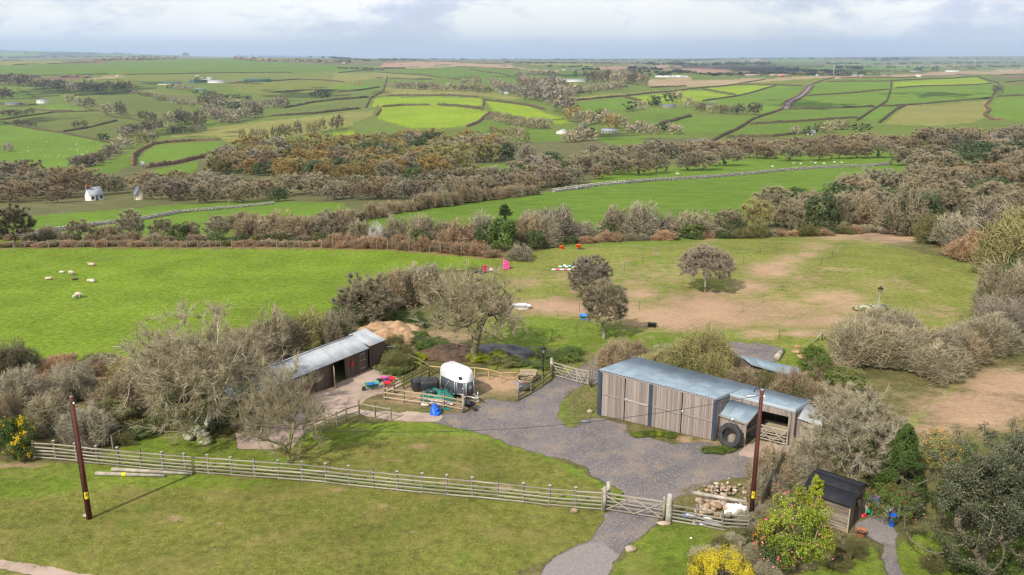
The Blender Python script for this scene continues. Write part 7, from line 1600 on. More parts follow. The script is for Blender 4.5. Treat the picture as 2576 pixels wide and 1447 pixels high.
# jump poles, blocks and paddock clutter
def jpole(k,A_,B_,m1,m2,lb,n=5):
 a,c = gk(k,*A_),gk(k,*B_); o = thing('jump_pole',lb,'jump pole',tuple(a)); d = c - a
 for i in range(n): b = MB(); b.tube([tuple(d * (i / n) + Vector((0,0,.1))),tuple(d * ((i + 1) / n) + Vector((0,0,.1)))],.10,8,i in (0,n - 1)); b.build('band',MT[m1 if i % 2 == 0 else m2],o,True)
jpole('E',(1550,599),(1693,599),'white','pink_plastic','red-banded white jump pole, nearest of the three'); jpole('E',(1600,577),(1715,582),'white','green_plastic','green-banded white jump pole in the middle of the three'); jpole('E',(1634,568),(1740,578),'white','teal_plastic','teal-banded white jump pole, farthest of the three')
jpole('E',(742,716),(802,698),'yellow_plastic','yellow_plastic','yellow pole lying at the hedge by the bushes'); jpole('E',(980,622),(1060,606),'fabric_blue','iron_black','dark blue pole left of the red jump blocks'); jpole('E',(1020,628),(1110,610),'fabric_blue','iron_black','second dark blue pole in front of the red jump blocks')
def jblock(at,lb,mat,h):
 q = g(*at); o = thing('jump_block',lb,'jump block',tuple(q));
 for i in range(4): b = MB(); b.lathe([(.10,i * h / 4),(.17,i * h / 4 + .03),(.17,(i + .8) * h / 4),(.10,(i + 1) * h / 4)],8); b.build('lobe',MT[mat],o,True)
for i,(x,y,h,m_,lb) in enumerate([(1207,592,1.35,'pink_plastic','left one of three pink jump stands by the hedge'),(1222,593,1.25,'pink_plastic','middle one of three pink jump stands by the hedge'),(1238,593,1.0,'pink_plastic','right and shortest pink jump stand by the hedge'),(1063,610,.9,'red_plastic','left one of two red jump blocks on the ground'),(1077,608,.9,'red_plastic','right one of two red jump blocks on the ground')]): jblock(p1('E',x,y),lb,m_,h)
draped('sand_bag','pale sack beside the red jump blocks',p1('E',1100,602),1.2,.6,.3,'sack',31,'sack')
bucket(p1('E',1620,446),.35,.5,'orange_plastic','left orange bucket at the top of the paddock',handle=False); bucket(p1('E',1743,440),.4,.55,'orange_plastic','right orange bucket at the top of the paddock',handle=False); draped('rubber_mat','black rubber scrap beside the right orange bucket',p1('E',1760,446),1.2,.6,.1,'rubber',32,'scrap')
b = MB()
for i,(x,y,lb) in enumerate([(1318,872,'back one of two white bathtubs used as troughs'),(1345,880,'front one of two white bathtubs used as troughs')]):
 q = gk('E',x,y); o = thing('bathtub',lb,'bathtub',tuple(q),R(5)); t = MB(); V = []
 for z,sx,sy in ((0,.65,.26),(.15,.72,.31),(.42,.82,.38),(.44,.88,.43),(.42,.82,.37),(.15,.66,.27),(.06,.6,.22)): V += [(sx * math.copysign(abs(math.cos(a)) ** .6,math.cos(a)),sy * math.copysign(abs(math.sin(a)) ** .7,math.sin(a)),z) for a in np.linspace(0,2 * math.pi,16,endpoint=False)]
 Q = [(r_ * 16 + j,r_ * 16 + (j + 1) % 16,(r_ + 1) * 16 + (j + 1) % 16,(r_ + 1) * 16 + j) for r_ in range(6) for j in range(16)]; t.add(V,Q); V2 = MB(); V2.lathe([(0,.06),(.25,.065)],12); t.build('tub',MT['white'],o,True); V2.build('bottom',MT['white'],o)
# electric fence stakes with their cord
stakes = [('E',[(1388,810),(1560,768),(1750,720)]),('E',[(1552,1102),(1725,1057),(1880,1020),(2040,978),(2183,885),(2318,822)]),('E',[(1592,942),(1750,900)]),('E',[(2054,455),(2300,488)]),('E',[(2205,548),(2074,600)]),('F',[(132,712),(500,558),(622,488),(672,430),(778,382)]),('F',[(255,1048),(492,905),(640,835),(783,745),(948,655),(1064,560),(1143,505),(1227,455),(1354,358)]),('F',[(760,1085),(1333,1132)])]
prev = None; cnt = 0
for k,L_ in stakes:
 prev = None
 for x,y in L_:
  q = gk(k,x,y); o = thing('fence_stake','%s thin electric fence stake standing in the paddock' % ordn(cnt),'fence stake',tuple(q),0,'electric fence stakes in the paddock'); b = MB(); b.tube([(0,0,0),(.04,0,1.1)],.018,6); b.build('stake',MT['iron_black' if cnt % 3 else 'tarp'],o); b = MB(); b.box((.05,0,1.05),(.07,.04,.04)); b.build('insulator',MT['iron_black'],o); cnt += 1
  if prev is not None:
   b = MB(); b.tube([tuple(prev + Vector((0,0,1.05))),tuple(((prev + q) / 2) + Vector((0,0,.95))),tuple(q + Vector((0,0,1.05)))],.010,4,False); c_ = b.build('electric_cord',MT['cord']); tag(c_,'thin pale cord strung to the %s electric fence stake' % ordn(cnt - 1),'cord','cords of the electric fence')
  prev = q
# sawhorse frames and stump
for i,(x,y,lb) in enumerate([(1060,1115,'crossed timber jump stand below the bare ground of the paddock'),(1360,1132,'smaller crossed timber stand beside the big thicket')]):
 q = gk('F',x,y); o = thing('timber_trestle',lb,'trestle',tuple(q),R(10)); s = 1 if i == 0 else .7
 for a,c in (((-.8,0,0),(.35,0,1.2)),((.7,0,0),(-.1,0,1.3)),((-.1,.5,0),(.1,0,1.25)),((.4,.4,0),(.1,0,1.1))): b = MB(); b.bar(tuple(v * s for v in a),tuple(v * s for v in c),.1,.08); b.build('leg',MT['weathered_rail'],o)
q1,q2 = gk('F',740,1250),gk('F',785,1190); b = MB(); b.tube([(0,0,.2),tuple(q2 - q1 + Vector((0,0,.2)))],[.3,.24],10); o = b.build('log',MT['weathered_rail'],smooth=True); o.location = q1; tag(o,'grey log lying at the edge of the upper gravel patch','log')
q1,q2 = gk('F',1085,288),gk('F',1150,272); b = MB(); b.tube([(0,0,.2),tuple(q2 - q1 + Vector((0,0,.3)))],[.25,.15],8); o = b.build('log',MT['pallet_wood'],smooth=True); o.location = q1; tag(o,'pale fallen log at the foot of the paddock hedge','log')
for i in range(16):
 x,y = rj.uniform(850,1330),rj.uniform(1120,1300); rock(p1('F',x,y),rj.uniform(.25,.5),(1.4,1,.35),'dung','molehill','%s small brown molehill in the grass behind the low roof' % ordn(i),500 + i,'molehill',group='molehills behind the low roof')
# low second roof behind the thicket, right-hand side lean-to
def low_roofs():
 A = at_z('F',560,1285,1.9); B = at_z('F',900,1385,1.75); C = at_z('F',905,1305,2.2); D = at_z('F',470,1210,2.4); o = thing('low_shed','low shed with pale blue corrugated roof behind the plank barn hedge','shed',(A.x,A.y,0)); org = (A.x,A.y,0)
 sheet_roof(o,org,A,B,C,D,8,'roof_blue',5,amp=.02)
 for P,Q_,z,n_ in ((A,B,1.7,30),(B,C,1.75,8),(C,D,2.1,30),(D,A,1.85,8)): wall_boards(o,org,P,Q_,z,z,n_,'dark_wood')
 A = at_z('b',2098,735,2.05); B = at_z('b',2380,830,1.7); C = at_z('b',2400,700,2.1); D = at_z('b',2240,590,2.5); o = thing('side_shed','small plank shed with lichened roof at the right end of the barn','shed',(A.x,A.y,0)); org = (A.x,A.y,0)
 sheet_roof(o,org,A,B,C,D,4,'roof_grey',5,amp=.02)
 for P,Q_,z0,z1,n_ in ((A,B,1.95,1.6,16),(B,C,1.6,2.0,12),(D,A,2.3,1.95,12)): wall_boards(o,org,P,Q_,z0,z1,n_,'weathered')
low_roofs()
# ---------------------------------------------------------------- garden shed
def garden_shed():
 F1 = gk('h',1015,1412); F2 = gk('h',1240,1150); Lc = gk('h',640,1130)
 u = (F2 - F1).normalized(); n = Vector((-u.y,u.x,0)); wd = (F2 - F1).length * 1.12; dp = 2.7; h,hr = 2.05,2.75
 F1 = Vector((F1.x,F1.y,0)); F2 = F1 + u * wd; B1 = F1 + n * dp; B2 = F2 + n * dp; org = tuple(F1); o = thing('garden_shed','weathered garden shed with black felt barn-shaped roof among the shrubs','shed',org)
 def boards(P,Q_,name='wall_board',h_=h):
  for i in range(13): z = .02 + i * h_ / 13; pbar(name,o,(P.x,P.y,z + .075),(Q_.x,Q_.y,z + .075),.03 + .012,h_ / 13 * 1.03,'shed_wood',org)
 boards(F1,B1); boards(B1,B2); boards(B2,F2)
 wall_boards(o,org,F1,F1 + u * wd * .30,h,h,4,'shed_wood'); wall_boards(o,org,F1 + u * wd * .72,F2,h,h,4,'shed_wood')
 d = link('shed_door',None,o); wall_boards(d,org,F1 + u * wd * .30 + n * .03,F1 + u * wd * .72 + n * .03,1.9,1.9,6,'dark_wood')
 pbar('latch',d,tuple(F1 + u * wd * .66 - n * .05 + Vector((0,0,1.05))),tuple(F1 + u * wd * .70 - n * .05 + Vector((0,0,1.05))),.03,.06,'galv',org)
 for q in (F1,F2,B1): pbar('corner_batten',o,(q.x,q.y,0),(q.x,q.y,h + .02),.07,.07,'pallet_wood',org)
 prof = [(-.12,h - .10),(.18,h + .45),(.5,hr - .05),(.82,h + .45),(1.12,h - .10)]
 for (t0,z0),(t1,z1) in zip(prof[:-1],prof[1:]):
  V = []
  for tt,z in ((t0,z0),(t1,z1)):
   for e in (-.15,dp + .15):
    p = F1 + u * (wd * tt) + n * e; V += [(p.x - org[0],p.y - org[1],z),(p.x - org[0],p.y - org[1],z - .05)]
  b = MB(); b.add(V,[(0,2,6,4),(1,5,7,3),(0,4,5,1),(2,3,7,6),(0,1,3,2),(4,6,7,5)]); b.build('roof_panel',MT['felt'],o)
 for e in (0.0,dp):
  V = [(F1 + u * (wd * t) + n * e) for t,z in prof]; b = MB(); b.add([(p.x - org[0],p.y - org[1],z - .04) for p,(t,z) in zip(V,prof)],None,[(0,1,2),(0,2,3),(0,3,4)]); b.build('gable',MT['shed_wood'],o)
 w = MB(); c = F1 + u * wd * .5 - n * .02; w.box((c.x - org[0],c.y - org[1],1.55),(.3,.3,.35),(0,0,math.atan2(u.y,u.x))); w.build('gable_window',MT['glass'],o)
garden_shed()
q = gk('h',1395,1125); o = thing('hose_reel','green hose reel on the gravel beside the shed','hose reel',tuple(q),R(40)); b = MB(); b.lathe([(.24,-.13),(.26,-.13),(.26,-.11),(.12,-.10),(.12,.10),(.26,.11),(.26,.13),(.24,.13)],18); link('drum',b.mesh('drum',MT['green_plastic'],True),o,(0,0,.3),(math.pi / 2,0,0)); b = MB(); [b.tube([(-.25,s * .17,0),(0,s * .17,.42),(.1,s * .17,.55),(.25,s * .17,0)],.015,6) for s in (-1,1)]; b.build('frame',MT['galv'],o)
draped('compost_bag','pale green compost bag against the shed corner',p1('h',1320,1060),.55,.45,.85,'rock_pale',71,'bag'); draped('compost_bag','dark blue compost bag under the azalea',p1('h',1400,1000),.6,.5,.8,'fabric_blue',72,'bag'); draped('compost_bag','blue and black bag leaning behind the hose reel',p1('h',1470,960),.6,.5,.7,'lblue_plastic',73,'bag'); draped('compost_bag','red and yellow bag lying flat by the hose reel',p1('h',1280,1120),.42,.35,.16,'red_plastic',74,'bag'); draped('compost_bag','silvery grey bag beside the blue bin',p1('h',1740,1110),.6,.5,.55,'slate_pale',75,'bag')
bucket(p1('h',1770,1290),.24,.75,'blue_plastic','tall bright blue bin at the edge of the garden gravel','bin',True,cat='bin'); bucket(p1('h',1250,1460),.30,.42,'terracotta','terracotta chimney pot on the garden gravel','flower_pot',False,'compost','pot')
for i,(x,y,h) in enumerate([(1790,720,1.5),(1880,780,1.3),(2090,930,1.5),(1870,1250,1.5)]): q = gk('h',x,y); b = MB(); b.box((0,0,h / 2),(.12,.12,h)); o = b.build('garden_post',MT['mossy_wood' if i < 3 else 'granite']); o.location = q; tag(o,'%s upright post from the left along the garden trellis' % ordn(i),'post','posts of the garden trellis')
a,c = gk('h',1790,720),gk('h',2090,930); o = thing('trellis','low mossy timber trellis behind the azalea','trellis',tuple(a))
for z in (.7,1.1,1.4): pbar('rail',o,(a.x,a.y,z),(c.x,c.y,z),.03,.06,'mossy_wood',tuple(a))
for t in (.15,.3,.45,.6,.8): m_ = a.lerp(c,t); pbar('upright',o,(m_.x,m_.y,.2),(m_.x,m_.y,1.5),.04,.04,'mossy_wood',tuple(a))
# slatted bench half seen at the right thicket
q = gk('F',2450,965); o = thing('slatted_panel','old slatted timber panel leaning in the right thicket','panel',tuple(q),R(8))
for i in range(8): link('slat',unit_box('weathered_rail'),o,(-.9 + i * .26,0,.45),(R(25),R(12),0),(.12,.04,1.0))
# ---------------------------------------------------------------- sheep and cattle
def animal(kind,at,lb,rz,s=1.0,mat='wool',lying=False,group=None,legs=True):
 q = g(*at); key = (kind,lying)
 if key not in _an:
  b = MB(); L,bw,bh,z0 = (1.0,.27,.27,.55) if not lying else (1.0,.30,.24,.24)
  if kind == 'cow': L,bw,bh,z0 = 1.5,.34,.38,.95
  pts = []; rad = []
  ny = 9
  for i in range(ny): t = i / (ny - 1); pts.append((-L / 2 + L * t,0,z0 + .03 * math.sin(t * 3.1))); rad.append((.35 + .65 * math.sin(math.pi * (.08 + .84 * t)) ** .5) * (bw + bh) / 2)
  hx = L / 2; hz = z0 + (.02 if not lying else .22);
  b.tube(pts,rad,12); b.tube([(hx - .18,0,z0 + .05),(hx + .05,0,hz + .0),(hx + .28,0,hz - .12 if not lying else hz)],[.17,.12,.055],8)
  for s_ in (-1,1): b.tube([(hx + .04,s_ * .06,hz + .05),(hx + .02,s_ * .19,hz + .04)],[.04,.015],5)
  if not lying:
   zl = z0 - bh * .5
   for x in (-L * .36,L * .32):
    for s_ in (-1,1): b.tube([(x,s_ * bw * .55,zl),(x + (.05 if x < 0 else -.02),s_ * bw * .55,zl * .5),(x,s_ * bw * .55,0)],[.075,.045,.035],6)
  b.tube([(-L / 2,0,z0 + .08),(-L / 2 - .08,0,z0 - .12)],[.05,.03],5)
  _an[key] = b.mesh(kind,MT['wool'],True)
 o = link(kind,_an[key],None,tuple(q),(0,0,rz),(s,) * 3,MT[mat]); return tag(o,lb,kind if kind != 'lamb' else 'lamb',group)
_an = {}
animal('sheep',p1('D',518,636),'cream sheep standing upper centre of the small flock',R(-20),.78); animal('sheep',p1('D',352,668),'sheep lying down at the left of the small flock',R(10),.74,'wool',True); animal('sheep',p1('D',570,798),'sheep grazing nearest the camera beside its lamb',R(-15),.85)
animal('sheep',p1('D',545,806),'white lamb at the side of the nearest grazing sheep',R(70),.62,'wool_white'); animal('sheep',p1('D',448,620),'small white lamb lying above the lying sheep',R(0),.6,'wool_white',True); animal('sheep',p1('D',665,568),'sheep with dark face farthest up the field',R(170),.9,'wool',True)
animal('sheep',p1('D',655,684),'marked lamb resting right of centre of the flock',R(0),.8,'wool',True); animal('sheep',p1('D',668,686),'second resting lamb touching the marked one',R(160),.7,'wool_white',True); animal('sheep',p1('D',542,670),'tiny dark lamb between the standing sheep and resting pair',R(20),.6,'wool_dark',True)
for i,(x,y) in enumerate([(714,1208),(917,1192),(993,1172),(1022,1188),(1086,1186),(1160,1180),(1214,1178),(24,1268),(865,1184)]): animal('sheep',p1('C',x,y),'%s sheep from the left in the strip above the long stone wall' % ordn(i),RS.uniform(0,6),1.2,'wool_white',i % 2 == 0,'sheep above the long stone wall')
def flock(k,n,x0,x1,y0,y1,lb,grp,s=1.9,poly=None):
 pts = []
 while len(pts) < n:
  x,y = RS.uniform(x0,x1),RS.uniform(y0,y1)
  if poly is None or in_poly(np.array([x]),np.array([y]),poly)[0]: pts.append((x,y))
 for i,(x,y) in enumerate(sorted(pts)): animal('sheep',p1(k,x,y),ordn(i) + ' from left of the ' + lb,RS.uniform(0,6),s,'wool_white',i % 3 == 0,grp)
flock('A',40,150,820,980,1160,'tiny white sheep scattered on the left slope','sheep scattered on the left slope',1.0,[(120,920),(440,960),(800,1035),(700,1120),(300,1160),(150,1100)])
flock('B',50,400,900,645,705,'tiny white sheep crowded on the pale central pasture','flock on the pale central pasture',1.7,[(400,650),(700,655),(950,690),(950,705),(700,690),(400,680)])
flock('B',22,430,1240,500,570,'tiny white sheep dotted over the upper central pasture','flock on the upper central pasture',1.9,[(430,505),(800,495),(1200,530),(1240,575),(900,560),(450,512)])
flock('A',26,1000,2000,445,510,'tiny white sheep on the high left pasture','flock on the high left pasture',2.0)
flock('B',10,1950,2500,650,690,'tiny white sheep on the pale ridge field','flock on the pale ridge field',2.2,[(1900,700),(2500,635),(2500,650),(1950,705)])
for i,(x,y) in enumerate([(1800,760),(1822,760),(1875,762),(2425,774)]): animal('cow',p1('C',x,y),'%s brown cow from the left on the right hillside' % ordn(i),RS.uniform(0,6),1.6,'cow',False,'brown cattle on the right hillside')
# ---------------------------------------------------------------- long dry-stone walls
def stone_wall(pts,lb,n,sx,seed,h=1.2,dim=1.0,stones=260):
 P = [Vector(tuple(g(*q))) for q in pts]; o = thing('stone_wall',lb,'stone wall',tuple(P[0])); L = np.array([tuple(p) for p in P]); d = np.concatenate([[0],np.cumsum(np.linalg.norm(np.diff(L[:,:2],axis=0),axis=1))]); rs = np.random.RandomState(seed)
 shapes = [mesh_np('stone',*icos((0,0,0),.5,seed + i,.16,1,(1,.75,.72)),MT['stone']) for i in range(6)]
 items = []; st = sx; s = 0
 while s < d[-1]:
  for lay in range(3):
   for side in (-1,1) if lay < 2 else (0,):
    items.append((s + rs.uniform(-.2,.2) * st,lay,side))
  s += st
 X = np.interp([i[0] for i in items],d,L[:,0]); Y = np.interp([i[0] for i in items],d,L[:,1]); Z = zat(X,Y); order = np.argsort(Y); tx = (L[-1] - L[0]); tx = tx / np.linalg.norm(tx[:2]); nx,ny = -tx[1],tx[0]
 # the nearest stones on the visible face are parts; the rest are one mass
 keep = set(order[:stones].tolist()); Vs = []; Fs = []; off = 0
 for i,(s_,lay,side) in enumerate(items):
  sz = np.array([st * 1.25,.62,h / 2.0]) * rs.uniform(.75,1.25); p = (X[i] + nx * side * .3 - P[0].x,Y[i] + ny * side * .3 - P[0].y,Z[i] - P[0].z + h / 3 * (lay + .4)); rz = math.atan2(tx[1],tx[0]) + rs.uniform(-.3,.3)
  if i in keep: link('stone',shapes[i % 6],o,p,(rs.uniform(-.3,.3),rs.uniform(-.3,.3),rz),tuple(sz))
  else:
   V,T = _i0; c_,s__ = math.cos(rz),math.sin(rz); W = V * sz * (1 + _jit[i % 40]); W = np.stack([W[:,0] * c_ - W[:,1] * s__,W[:,0] * s__ + W[:,1] * c_,W[:,2]],1) + np.array(p); Vs.append(W); Fs.append(T + off); off += len(V)
 if Vs: r = link('wall_stones',mesh_np('wall_stones',np.concatenate(Vs),np.concatenate(Fs),MT['stone']),o); r['kind'] = 'stuff'
_i0 = icos((0,0,0),.5,1,.12,1,(1,.75,.72)); _jit = np.random.RandomState(3).uniform(-.12,.12,(40,len(_i0[0]),3))
stone_wall([p1('B',1565,1392),p1('B',1900,1345),p1('B',2300,1310),p1('B',2532,1300),p1('C',200,1292),p1('C',500,1268),p1('C',800,1238),p1('C',1100,1215),p1('C',1400,1205),p1('C',1570,1190)],'long pale dry-stone wall across the meadow right of centre',0,.9,5,1.35)
stone_wall([p1('D',70,375),p1('D',300,335),p1('D',700,275),p1('D',1000,240),p1('D',1300,185),p1('D',1600,158),p1('D',1980,122)],'grey dry-stone wall crossing the meadow left of centre',0,.8,25,.95)
# fence stakes on the bracken bank
rail_fence('post_fence','line of thin posts along the bracken bank above the sheep field',[gk('D',100,440),gk('D',900,436),gk('D',1700,436),gk('D',2532,440),gk('E',500,455),gk('E',900,490)],40,1.15,(1.0,),mat='post_wood',pmat='post_wood',post=.10,rw=.02,seed=33)
# ---------------------------------------------------------------- houses and farm buildings of the valley
def house(at,wpx,rz,lb,wall='render_white',roof='slate',dpt=.55,hh=2.6,rh=1.9,chim=(.3,),nwin=3,cat='house',name='house',door=True,lowroof=False,ends=True,rows=1,W=None):
 q = g(*at) if not isinstance(at,Vector) else at; f = ppm(q); W = W or wpx / f; D = W * dpt; h = hh * rows; o = thing(name,lb,cat,(q.x,q.y,q.z - .3),rz); b = MB()
 b.add([(-W/2,-D/2,0),(W/2,-D/2,0),(W/2,D/2,0),(-W/2,D/2,0),(-W/2,-D/2,h),(W/2,-D/2,h),(W/2,D/2,h),(-W/2,D/2,h),(-W/2,0,h + rh),(W/2,0,h + rh)],[(0,1,5,4),(2,3,7,6),(1,2,6,5),(3,0,4,7)],[(4,7,8),(5,9,6)]) if False else b.add([(-W/2,-D/2,0),(W/2,-D/2,0),(W/2,D/2,0),(-W/2,D/2,0),(-W/2,-D/2,h),(W/2,-D/2,h),(W/2,D/2,h),(-W/2,D/2,h),(-W/2,0,h + rh),(W/2,0,h + rh)],[(0,1,5,4),(2,3,7,6),(1,2,6,5),(3,0,4,7)],[(5,6,9),(7,4,8)])
 b.build('wall',MT[wall],o); e = .35
 for s in (-1,1):
  r = MB(); y0,z0 = s * (D / 2 + e),h - e * rh / (D / 2); r.add([(-W/2 - e,y0,z0 + .04),(W/2 + e,y0,z0 + .04),(W/2 + e,0,h + rh + .04),(-W/2 - e,0,h + rh + .04),(-W/2 - e,y0,z0 + .16),(W/2 + e,y0,z0 + .16),(W/2 + e,0,h + rh + .18),(-W/2 - e,0,h + rh + .18)],[(0,3,2,1),(4,5,6,7),(0,1,5,4),(1,2,6,5),(2,3,7,6),(3,0,4,7)]); ro = r.build('roof',MT[roof],o)
 for c in chim: k = MB(); k.box((c * W,0,h + rh + .5),(.9,.7,1.6)); k.build('chimney',MT['brick_red' if wall != 'wall_stone' else 'wall_stone'],ro)
 for rr in range(rows):
  for i in range(nwin):
   x = -W / 2 + W * (i + .5) / nwin; z = hh * rr + hh * .55
   if door and rr == 0 and i == nwin // 2: d = MB(); d.box((x,-D/2 - .02,1.0),(1.0,.08,2.0)); d.build('door',MT['slate'],o); continue
   for s in (-1,1):
    w = MB(); w.box((x,s * (D/2 + .02),z),(1.3,.06,1.2)); wo = w.build('window',MT['white'],o); p = MB(); p.box((x,s * (D/2 + .04),z),(1.1,.06,1.0)); p.build('pane',MT['glass'],wo)
 return o
house((238,504),36,R(62),'white gabled cottage with brick chimney among the trees at left','render_white','slate_pale',.6,2.7,2.2,(-.45,),3); house((352,502),36,R(-58) ,'grey-gabled farmhouse right of the white cottage','render_cream','slate',.6,2.6,2.3,(),3)
house((792,466),40,R(8),'white-gabled slate cottage hidden in the middle woods','render_white','slate_pale',.55,2.6,1.8,(-.42,.48),3)
house(p1('A',308,732),24,R(-30),'isolated square white house on the left slope','render_white','slate_pale',.8,2.7,1.8,(),2,rows=2); house(p1('A',95,742),34,R(10),'low stone farmhouse at the far left below the trees','wall_stone','slate',.5,2.8,2,(-.4,),4)
house(p1('A',1230,622),55,R(12),'long green-roofed airfield building','render_cream','roof_green',.35,3.6,3.4,(),6,'building','airfield_building',False); house(p1('A',1430,606),34,R(0),'dark green hangar in the middle of the airfield','roof_green','roof_green',.6,5,2.5,(),2,'hangar','hangar',False)
house(p1('A',1570,608),40,R(0),'white-walled airfield building with pale roof','render_white','slate_pale',.5,4.5,2.5,(),5,'building','airfield_building',False); house(p1('A',1865,598),64,R(2),'long low green shed standing alone right of the airfield','roof_green','roof_green',.22,6,2.5,(),8,'shed','long_shed',False)
house(p1('A',1500,578),24,R(0),'white glazed control building above the airfield sheds','render_white','white',.4,4.2,.8,(),4,'building','control_building',False,rows=2); house(p1('A',1345,642),32,R(0),'row of pale teal cabins below the airfield','roof_pinkish','slate_pale',.3,2.6,.8,(),4,'cabin','cabin',True); house(p1('A',1450,654),24,R(4),'teal mobile home right of the pale cabins','teal_plastic','slate_pale',.35,3.4,.6,(),3,'cabin','cabin',True)
house(p1('B',1725,592),52,R(-4),'long white farmhouse on the ridge near the centre','render_white','slate_pale',.3,4.0,3.0,(.3,),6,rows=1); house(p1('B',1640,590),16,R(60),'white gable building at the left of the ridge farmhouse','render_white','slate',.9,5.0,3.0,(),2); house(p1('B',1228,696),14,R(70),'tiny white cottage in the central trees','render_white','slate_pale',.9,4,2.4,(),2); house(p1('B',1190,690),10,R(0),'tiny grey outbuilding beside the white cottage','wall_stone','slate',.6,3,1.5,(),2,door=False)
house(p1('B',1625,975),27,R(75),'double-gabled white bungalow at the left of the hamlet','render_white','slate_pale',.9,2.7,1.8,(),2); house(p1('B',1745,972),20,R(0),'stone outbuilding between the two bungalows','wall_stone','slate',.6,2.6,1.6,(),2); house(p1('B',1963,970),38,R(-2),'long cream bungalow with grey roof and three chimneys','render_cream','slate_pale',.4,2.6,2.0,(-.45,0,.3),5); house(p1('B',1765,930),16,R(50),'small slate-roofed cottage above the bungalows','wall_stone','slate',.7,2.6,1.8,(.4,),2)
house(p1('B',2395,802),32,R(4),'slate-roofed stone farmhouse at the foot of the right hill','wall_stone','slate',.45,3.0,2.4,(-.45,.45),4); house(p1('C',258,788),18,R(6),'pale green-roofed barn in the farm trees','wall_stone','roof_green',.6,3,1.8,(),2,'barn','barn',False)
house(p1('C',170,1058),34,R(-8),'grey-roofed house behind trees at the valley floor','wall_stone','slate',.5,2.6,2.0,(.4,),3); house(p1('C',990,985),18,R(0),'slate-roofed farm half hidden right of centre','render_cream','slate_pale',.6,2.6,2,(),2)
for i,(x,y,w,wl,rf,lb) in enumerate([(565,556,36,'wall_stone','roof_pinkish','long pinkish-roofed shed, left of the three on the ridge'),(718,560,20,'wall_stone','roof_pinkish','small pinkish-roofed shed in the middle of the ridge'),(785,562,28,'wall_stone','roof_pinkish','long pinkish-roofed shed, right of the three on the ridge'),(1310,556,18,'roof_pinkish','slate_pale','pale gabled house on the right ridge'),(1355,556,14,'roof_pinkish','slate_pale','smaller pale house beside the gabled one on the ridge'),(1530,545,22,'wall_stone','slate','grey-roofed house on the right ridge'),(1740,525,26,'wall_stone','slate_pale','low pale-roofed farm behind the right ridge'),(2010,522,32,'render_white','white','bright white building on the far right ridge'),(1765,556,14,'render_white','white','white van-sized building on the ridge road'),(2485,505,14,'wall_stone','slate','grey shed at the far right skyline')]):
 house(p1('C',x,y),w,R(0),lb,wl,rf,.4,4.0,2.4,(),3,'building','ridge_building',False)
for i in range(11): x = 2310 + i * 24 if i < 9 else (i - 9) * 60 + 30; house(p1('B' if i < 9 else 'C',x,562),8 + (i * 5) % 6,R(0),'%s small white unit from the left in the ridge caravan park' % ordn(i),'render_white','white' if i % 2 else 'slate_pale',.5,4.5,1.2,(),1,'caravan','caravan',False)
for i,(k,x,y,w,lb) in enumerate([('B',1640,512,10,'left small building at the road junction near the centre'),('B',1720,515,14,'dark roofed building at the road junction near the centre'),('B',1800,518,10,'right small building at the road junction near the centre'),('B',1200,484,14,'dark road bridge parapet on the central ridge')]): house(p1(k,x,y),w,0,lb,'wall_stone' if i else 'render_white','slate',.4,4,1.8,(),2,'building','roadside_building',False)
def vehicle(k,x,y,lb,mat,L=7,name='lorry',h=3.2):
 q = gk(k,x,y); o = thing(name,lb,'lorry' if L > 5 else 'car',tuple(q),R(5)); b = MB(); b.box((-.1 * L,0,h * .55),(L * .75,2.4,h * .8)); b.build('body',MT[mat],o); c = MB(); c.box((L * .40,0,h * .42),(L * .2,2.3,h * .55)); c.build('cab',MT[mat],o); w = MB(); w.box((L * .43,0,h * .55),(L * .16,2.34,h * .2)); w.build('window',MT['glass'],o)
 for s in (-1,1):
  for xx in (-.3 * L,.33 * L): t = MB(); t.lathe([(0,-.15),(.5,-.15),(.5,.15),(0,.15)],10); link('wheel',t.mesh('wheel',MT['rubber']),o,(xx,s * 1.1,.5),(math.pi / 2,0,0))
vehicle('B',48,462,'white lorry on the high road left of centre','white',14,h=6); vehicle('A',1365,428,'pale lorry on the skyline road at left','slate_pale',14,h=5); vehicle('A',1612,420,'orange lorry on the skyline road','orange_plastic',24,h=5); vehicle('A',905,540,'orange digger on the track of the left upland','orange_plastic',6,'digger',5); vehicle('C',778,568,'red-orange truck on the ridge road','orange_plastic',14,h=5); vehicle('C',1040,563,'white van on the ridge road left of the mast','white',14,h=5); vehicle('A',850,553,'white trailer on the track of the left upland','white',8,h=4); vehicle('B',455,468,'red lorry on the high road','red_plastic',10,h=4)
vehicle('A',48,432,'pale green lorry on the far left skyline','roof_pinkish',16,h=5); vehicle('B',155,612,'small orange digger in the hedge corner','orange_plastic',6,'digger',4)
def aircraft():
 q = gk('A',1430,549); o = thing('light_aircraft','small white light aircraft parked above the airfield sheds','aircraft',tuple(q),R(20)); b = MB(); b.tube([(-6,0,2),(-2,0,2),(3,0,2),(5,0,1.8)],[.3,.9,1.0,.5],8); b.build('fuselage',MT['white'],o,True); w = MB(); w.box((1,0,2.6),(2,14,.3)); w.build('wing',MT['white'],o); t = MB(); t.box((-5.5,0,3.2),(1.2,.2,2)); t.box((-5.5,0,2.2),(1,4.5,.2)); t.build('tail',MT['white'],o)
aircraft()
